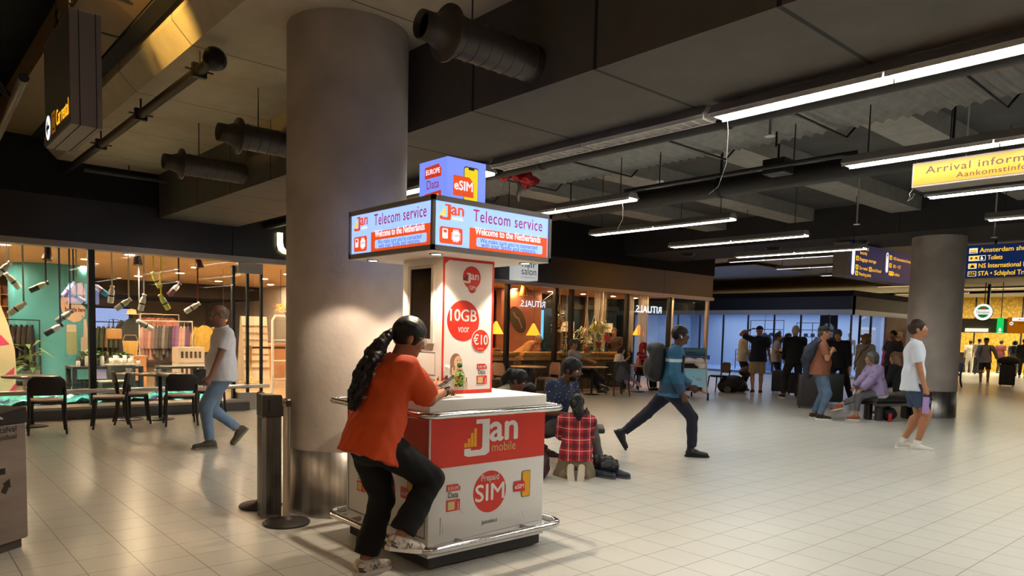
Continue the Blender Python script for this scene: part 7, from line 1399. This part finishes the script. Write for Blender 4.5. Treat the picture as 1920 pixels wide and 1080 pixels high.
p = stand('person in a dark green cap and dark jacket reading a paper', 20.3, 10.65, 130, 1.68, '#1b1f2e', '#17171b', sl=1.9, hair=None, head=(0, 20), hands={1: (.3, .08, 1.15), -1: (.3, -.08, 1.12)}); p.cap('#20302a')
t = thing('paper_sheet', 'small white paper held by the person in the green cap', 'paper', (20.08, 10.75, 1.16)); mb(mat('paper')).obox((0, 0, 0), (.09, .02, .03), (-.03, .1, .03), (0, 0, .002)).build('sheet', t)
stand('white-haired man in a black sweater and black trousers seen from behind', 17.35, 8.98, 40, 1.84, '#0f0f11', '#121214', sl=1.95, hair='short', hairc='#b5aca2', vol=.006, bulk=1.05, hands={1: (.28, .2, .95), -1: (.22, -.3, .95)}, feet={1: (.1, .22, 0, 15, 0), -1: (0, -.18, 0, -12, 0)})
p = stand('man in brown tee and black cap, jacket slung over his shoulder', 13.4, 6.42, -58, 1.76, '#7d4c38', mat('jeans_mid', '#4f6680', .85, var=.25, vscale=6), '#2a241f', h=.012, hair='short', hairc='#5a4a40', ln_n='jeans', bulk=1.1, belly=.08, loose=1.04, hands={1: (.2, .1, 1.28), -1: (.18, -.08, 1.3)}, elb={-1: (.2, -.4, -1), 1: (.2, .5, -1)}, feet={1: (-.06, .12, 0, 8, 0), -1: (.03, -.1, 0, -6, 0)}, vol=.006); p.cap('#131316', 1.05)
A = SDF(); A.chain([p.sh[1]+np.array([-.06, .0, .06]), p.sh[1]+np.array([-.17, .04, -.15]), p.P+np.array([-.2, .1, .18]), p.P+np.array([-.2, .12, -.12])], [.075, .11, .13, .08], .05).cap(p.sh[-1]+np.array([-.06, 0, .05]), p.P+np.array([-.21, -.02, .25]), .06, .1, .06); A.build('slung_jacket', cloth('#2b3240'), p.root, .012, (.014, 24, 3))
stand('man in a black tracksuit leaning forward with his legs apart', 17.3, 7.85, -170, 1.78, '#0e0e12', '#0f0f13', '#8f8f92', sl=1.95, hair='short', hairc='#4a4038', lean=8, head=(0, 22), hands={-1: (.15, -.42, 1.0), 1: (.1, .28, .82)}, feet={1: (0, .34, 0, 15, 0), -1: (0, -.26, 0, -10, 0)}, bulk=1.06)
p = stand('woman with curly blond hair in a cream hooded top behind the seated women', 18.6, 7.78, 176, 1.68, '#b3a896', '#b0aaa4', sl=1.9, hair='curly', hairc='#8a6f4e', fem=True, hem=.2, loose=1.05); mb(cloth('#4a3a30')).tube([p.sh[1]+p.f*.03+p.u*.07, p.Ch+p.f*.165, p.P+p.f*.17-p.l*.15+p.u*.05], .01, 6).build('bag_strap', p.root)
stand('heavy man in a charcoal polo standing right of the curly-haired woman', 20.4, 7.8, 150, 1.8, '#3b393b', '#26262a', hair='short', hairc='#1c1613', bulk=1.16, belly=.1, collar=True, head=(10, 0))
p = stand('child in a pink top far behind the curly-haired woman', 22.6, 8.85, 100, 1.4, '#d2447e', '#3a3a44', hair='bob', hairc='#2a1d18', h=.018)
def blooms(nt, b, tc):
    N = nt.nodes.new; L = nt.links.new; v = N('ShaderNodeTexVoronoi'); v.inputs['Scale'].default_value = 9; L(tc.outputs['Object'], v.inputs['Vector']); r = N('ShaderNodeValToRGB'); r.color_ramp.interpolation = 'CONSTANT'; e = r.color_ramp.elements
    e[0].color = (*lin('#4a3a5c'), 1); e[1].color = (*lin('#8f7fa6'), 1); e[1].position = .27; x = e.new(.12); x.color = (*lin('#9a8ab0'), 1); x = e.new(.2); x.color = (*lin('#54446a'), 1); L(v.outputs['Distance'], r.inputs[0]); L(r.outputs[0], b.inputs['Base Color'])
p = seated('grey-haired woman in a lilac flower-print blouse on the bench', (14.25, 5.7, 0), 138, 1.64, .44, lean=10, twist=0, head=(-20, 4), h=.012, skinc='#a87a60', hairc='#55504c', fem=True, bulk=1.08, hands={1: (.4, .16, .56), -1: (.42, -.05, .6)}, feet={1: (.42, .1, 0, 5, 0), -1: (.82, .12, .26, 8, 12)}, kn={1: (1, .1, .6), -1: (1, -.1, 1)})
p.top(nodemat('bloom_blouse', blooms, .8), 1.9, .06, .03, 'blouse', 1.12, .01); p.legs(cloth('#5b5c62'), 1.75, .012); p.shoes(cloth('#8a4a34'), '#d0c6b6'); p.hair('bob', .016)
A = SDF(); A.ell(p.P-p.f*.02-np.array([0, 0, .06]), (.17, .21, .1), p.T.T, 0); A.build('undershirt', cloth('#d8d6d4', .04), p.root, .014, (.008, 30, 2))
p = seated('long-haired woman in black seated on the bench behind the white polo man', (15.25, 5.62, 0), 75, 1.66, .44, lean=14, head=(20, 10), h=.013, skinc='#a87a60', hairc='#6b4f38', fem=True, hands={1: (.4, .16, .6), -1: (.42, -.05, .6)})
p.top(cloth('#121214'), 1.9, .02, .024, loose=1.06); p.legs(cloth('#8f887c'), 1.9); p.shoes(cloth('#3a3634')); p.hair('long', .016)
# ---------------------------------------------------------------- far hall
p = stand('man in a grey shirt and black shorts far away, pulling a black suitcase', 30.3, 8.42, 195, 1.72, '#8d8d92', '#141416', '#d8d4ce', ln=.8, ln_n='shorts', hair=None, bare=True, h=.017, feet={1: (.12, .12, 0, 0, 0), -1: (-.1, -.1, 0, 0, 0)}, hands={1: (-.1, .36, .95), -1: (.2, -.24, 1.0)}, sl=1.9); p.cap('#1c2036'); p.backpack('#2a2c34', .8)
suitcase('black suitcase pulled by the far man in black shorts', 30.35, 7.72, R(15), .78, .48, .3, '#131316', .2, 'far suitcases')
t = thing('duffel_bag', 'dark bag riding on top of the far black suitcase', 'bag', (30.3, 7.7, .78)); s = SDF(); s.ell((0, 0, .13), (.2, .34, .15), None, 0); s.build('bag_body', M_bag, t, .02, (.01, 20, 2)); mb(M_black).tube([(0, -.2, .2), (0, 0, .3), (0, .2, .2)], .012, 6).build('handle', t)
stand('far person in white trousers and a white shirt with dark hair', 41.6, 12.25, 20, 1.66, '#c9c2b4', '#bfb6a6', '#d0c8bc', h=.024, hairc='#1a1412')
stand('far man in a pale shirt and dark trousers beside the one in white', 40.5, 11.55, 15, 1.76, '#b7ad9c', '#2a2a32', h=.024, hairc='#1a1412')
stand('far person in a dark red top partly behind the man with the suitcase', 43.2, 11.35, -10, 1.7, '#5a2422', '#2c2426', h=.024, hairc='#1a1412')
p = stand('far person with a black backpack and grey trousers facing the yellow wall', 40.0, 9.95, 10, 1.7, '#6d6860', '#6a625a', h=.024, hairc='#15110f', hair='bob'); p.backpack('#151518')
stand('far person dressed in black next to the one with the backpack', 38.8, 9.3, 5, 1.78, '#1a1a1c', '#161618', '#c8c4bc', h=.024, hairc='#15110f', sl=1.9)
chair('black chair stack seen just right of the column in the far hall', 27.5, 8.55, R(20), 'far chairs', M_black, M_black, .8); chair('second black chair behind it in the far hall', 28.6, 8.95, R(60), 'far chairs', M_black, M_black, .8)
t = thing('desk', 'dark desk in front of the yellow wall in the far hall', 'desk', (42.5, 12.7, 0)); mb(mat('desk_dark', '#2a2522', .5)).box((-.3, -.8, 0), (.3, .6, 1.0)).build('desk_body', t); mb(M_steel).box((-.33, -.83, 1.0), (.33, .63, 1.04)).build('desk_top', t)
# ---------------------------------------------------------------- behind the far shop glass
for i, (y, l_) in enumerate(((15.9, 'dark mannequin in the far shop window'), (12.9, 'white mannequin in the far shop window'))):
    t = thing('mannequin', l_, 'mannequin', (29.3, y, .09)); s = SDF(); s.chain([(0, 0, .85), (0, 0, 1.1), (0, 0, 1.38)], [.13, .1, .15], .05, ((1, 0, 0), .7)); s.cap((0, 0, 1.45), (0, 0, 1.55), .05, .05, .03).ell((0, 0, 1.66), (.09, .075, .11), None, .02)
    for sd in (1, -1): s.chain([(0, sd*.18, 1.4), (0, sd*.22, 1.1), (.05, sd*.2, .85)], [.05, .042, .035], .03); s.chain([(0, sd*.08, .85), (.02, sd*.09, .45), (0, sd*.09, .03)], [.085, .06, .04], .03)
    s.build('figure', mat('mann%d' % i, ('#15171d', '#cfd4de')[i], .5), t, .018); mb(M_steel).lathe([(.2, 0), (.2, .01), (0, .012)], 20).build('base', t)
for i, y in enumerate((14.7, 16.9, 17.6)):
    t = thing('shop_rack', ('black pipe shelf frame behind the cream sweater man', 'left black pipe shelf frame in the far shop', 'low display rail in the far shop by the trolley')[i], 'frame', (30, y, 0)); m = mb(M_black); h = (2.2, 2.3, .95)[i]
    m.tube([(0, -.8, .09), (0, -.8, h), (0, .8, h), (0, .8, .09)], .02, 6)
    for z in ((1.1, 1.6, 1.9) if i < 2 else (.5, .75)): m.tube([(0, -.8, z), (0, .8, z)], .015, 6)
    m.tube([(0, .1, .09), (0, .1, h)], .015, 6); m.build('pipework', t); g_ = mb(mat('shelf_goods', '#2c3242', .7))
    for j in range(4): g_.rbox((-.05, -.6+.3*j, 1.62 if i < 2 else .52), (.05, -.45+.3*j, 1.75 if i < 2 else .7), .02)
    g_.build('goods', t)
garment('dark hooded top hanging in the far shop window', 29.3, 16.6, 1.75, .75, .26, R(90), '#39404e', None, .08); garment('white hooded top hanging in the far shop window', 29.3, 13.9, 2.3, .6, .24, R(90), '#c6ccd8', None, .08)
for i, y in enumerate((16.6, 13.9)):
    t = thing('garment_rail', ('rail carrying the dark hooded top', 'rail carrying the white hooded top')[i], 'rail', (29.3, y, 2.74)); mb(M_black).tube([(0, 0, 0), (0, 0, (-.92, -.37)[i])], .008, 6).build('rod', t)
t = thing('display_plinth', 'pale display block in the far shop with small shoes on it', 'plinth', (29.4, 16.3, .09)); mb(mat('plinth_blue', '#a9bbe0', .5)).box((-.3, -.4, 0), (.3, .3, .55)).build('block', t); mb(M_black).rbox((-.08, -.1, .55), (.05, .0, .64), .02).build('shoe_model', t)
t = thing('window_panel', 'dark brown advert panel with a white jacket picture in the far shop window', 'panel', (28.6, 13.45, .1)); mb(mat('panel_brown', '#2d2224', .5)).box((-.03, -.35, 0), (.03, .35, 2.38)).build('panel', t); f = Face((-.03, .35, 0), (0, -1, 0), (0, 0, 1), (-1, 0, 0), (0, 0, 0), t); f.part('printed_jacket', mat('panel_white', '#c9cfdb', .5), [[(.15, 1.5), (.55, 1.5), (.58, 1.9), (.45, 2.05), (.25, 2.05), (.12, 1.9)]], .002)
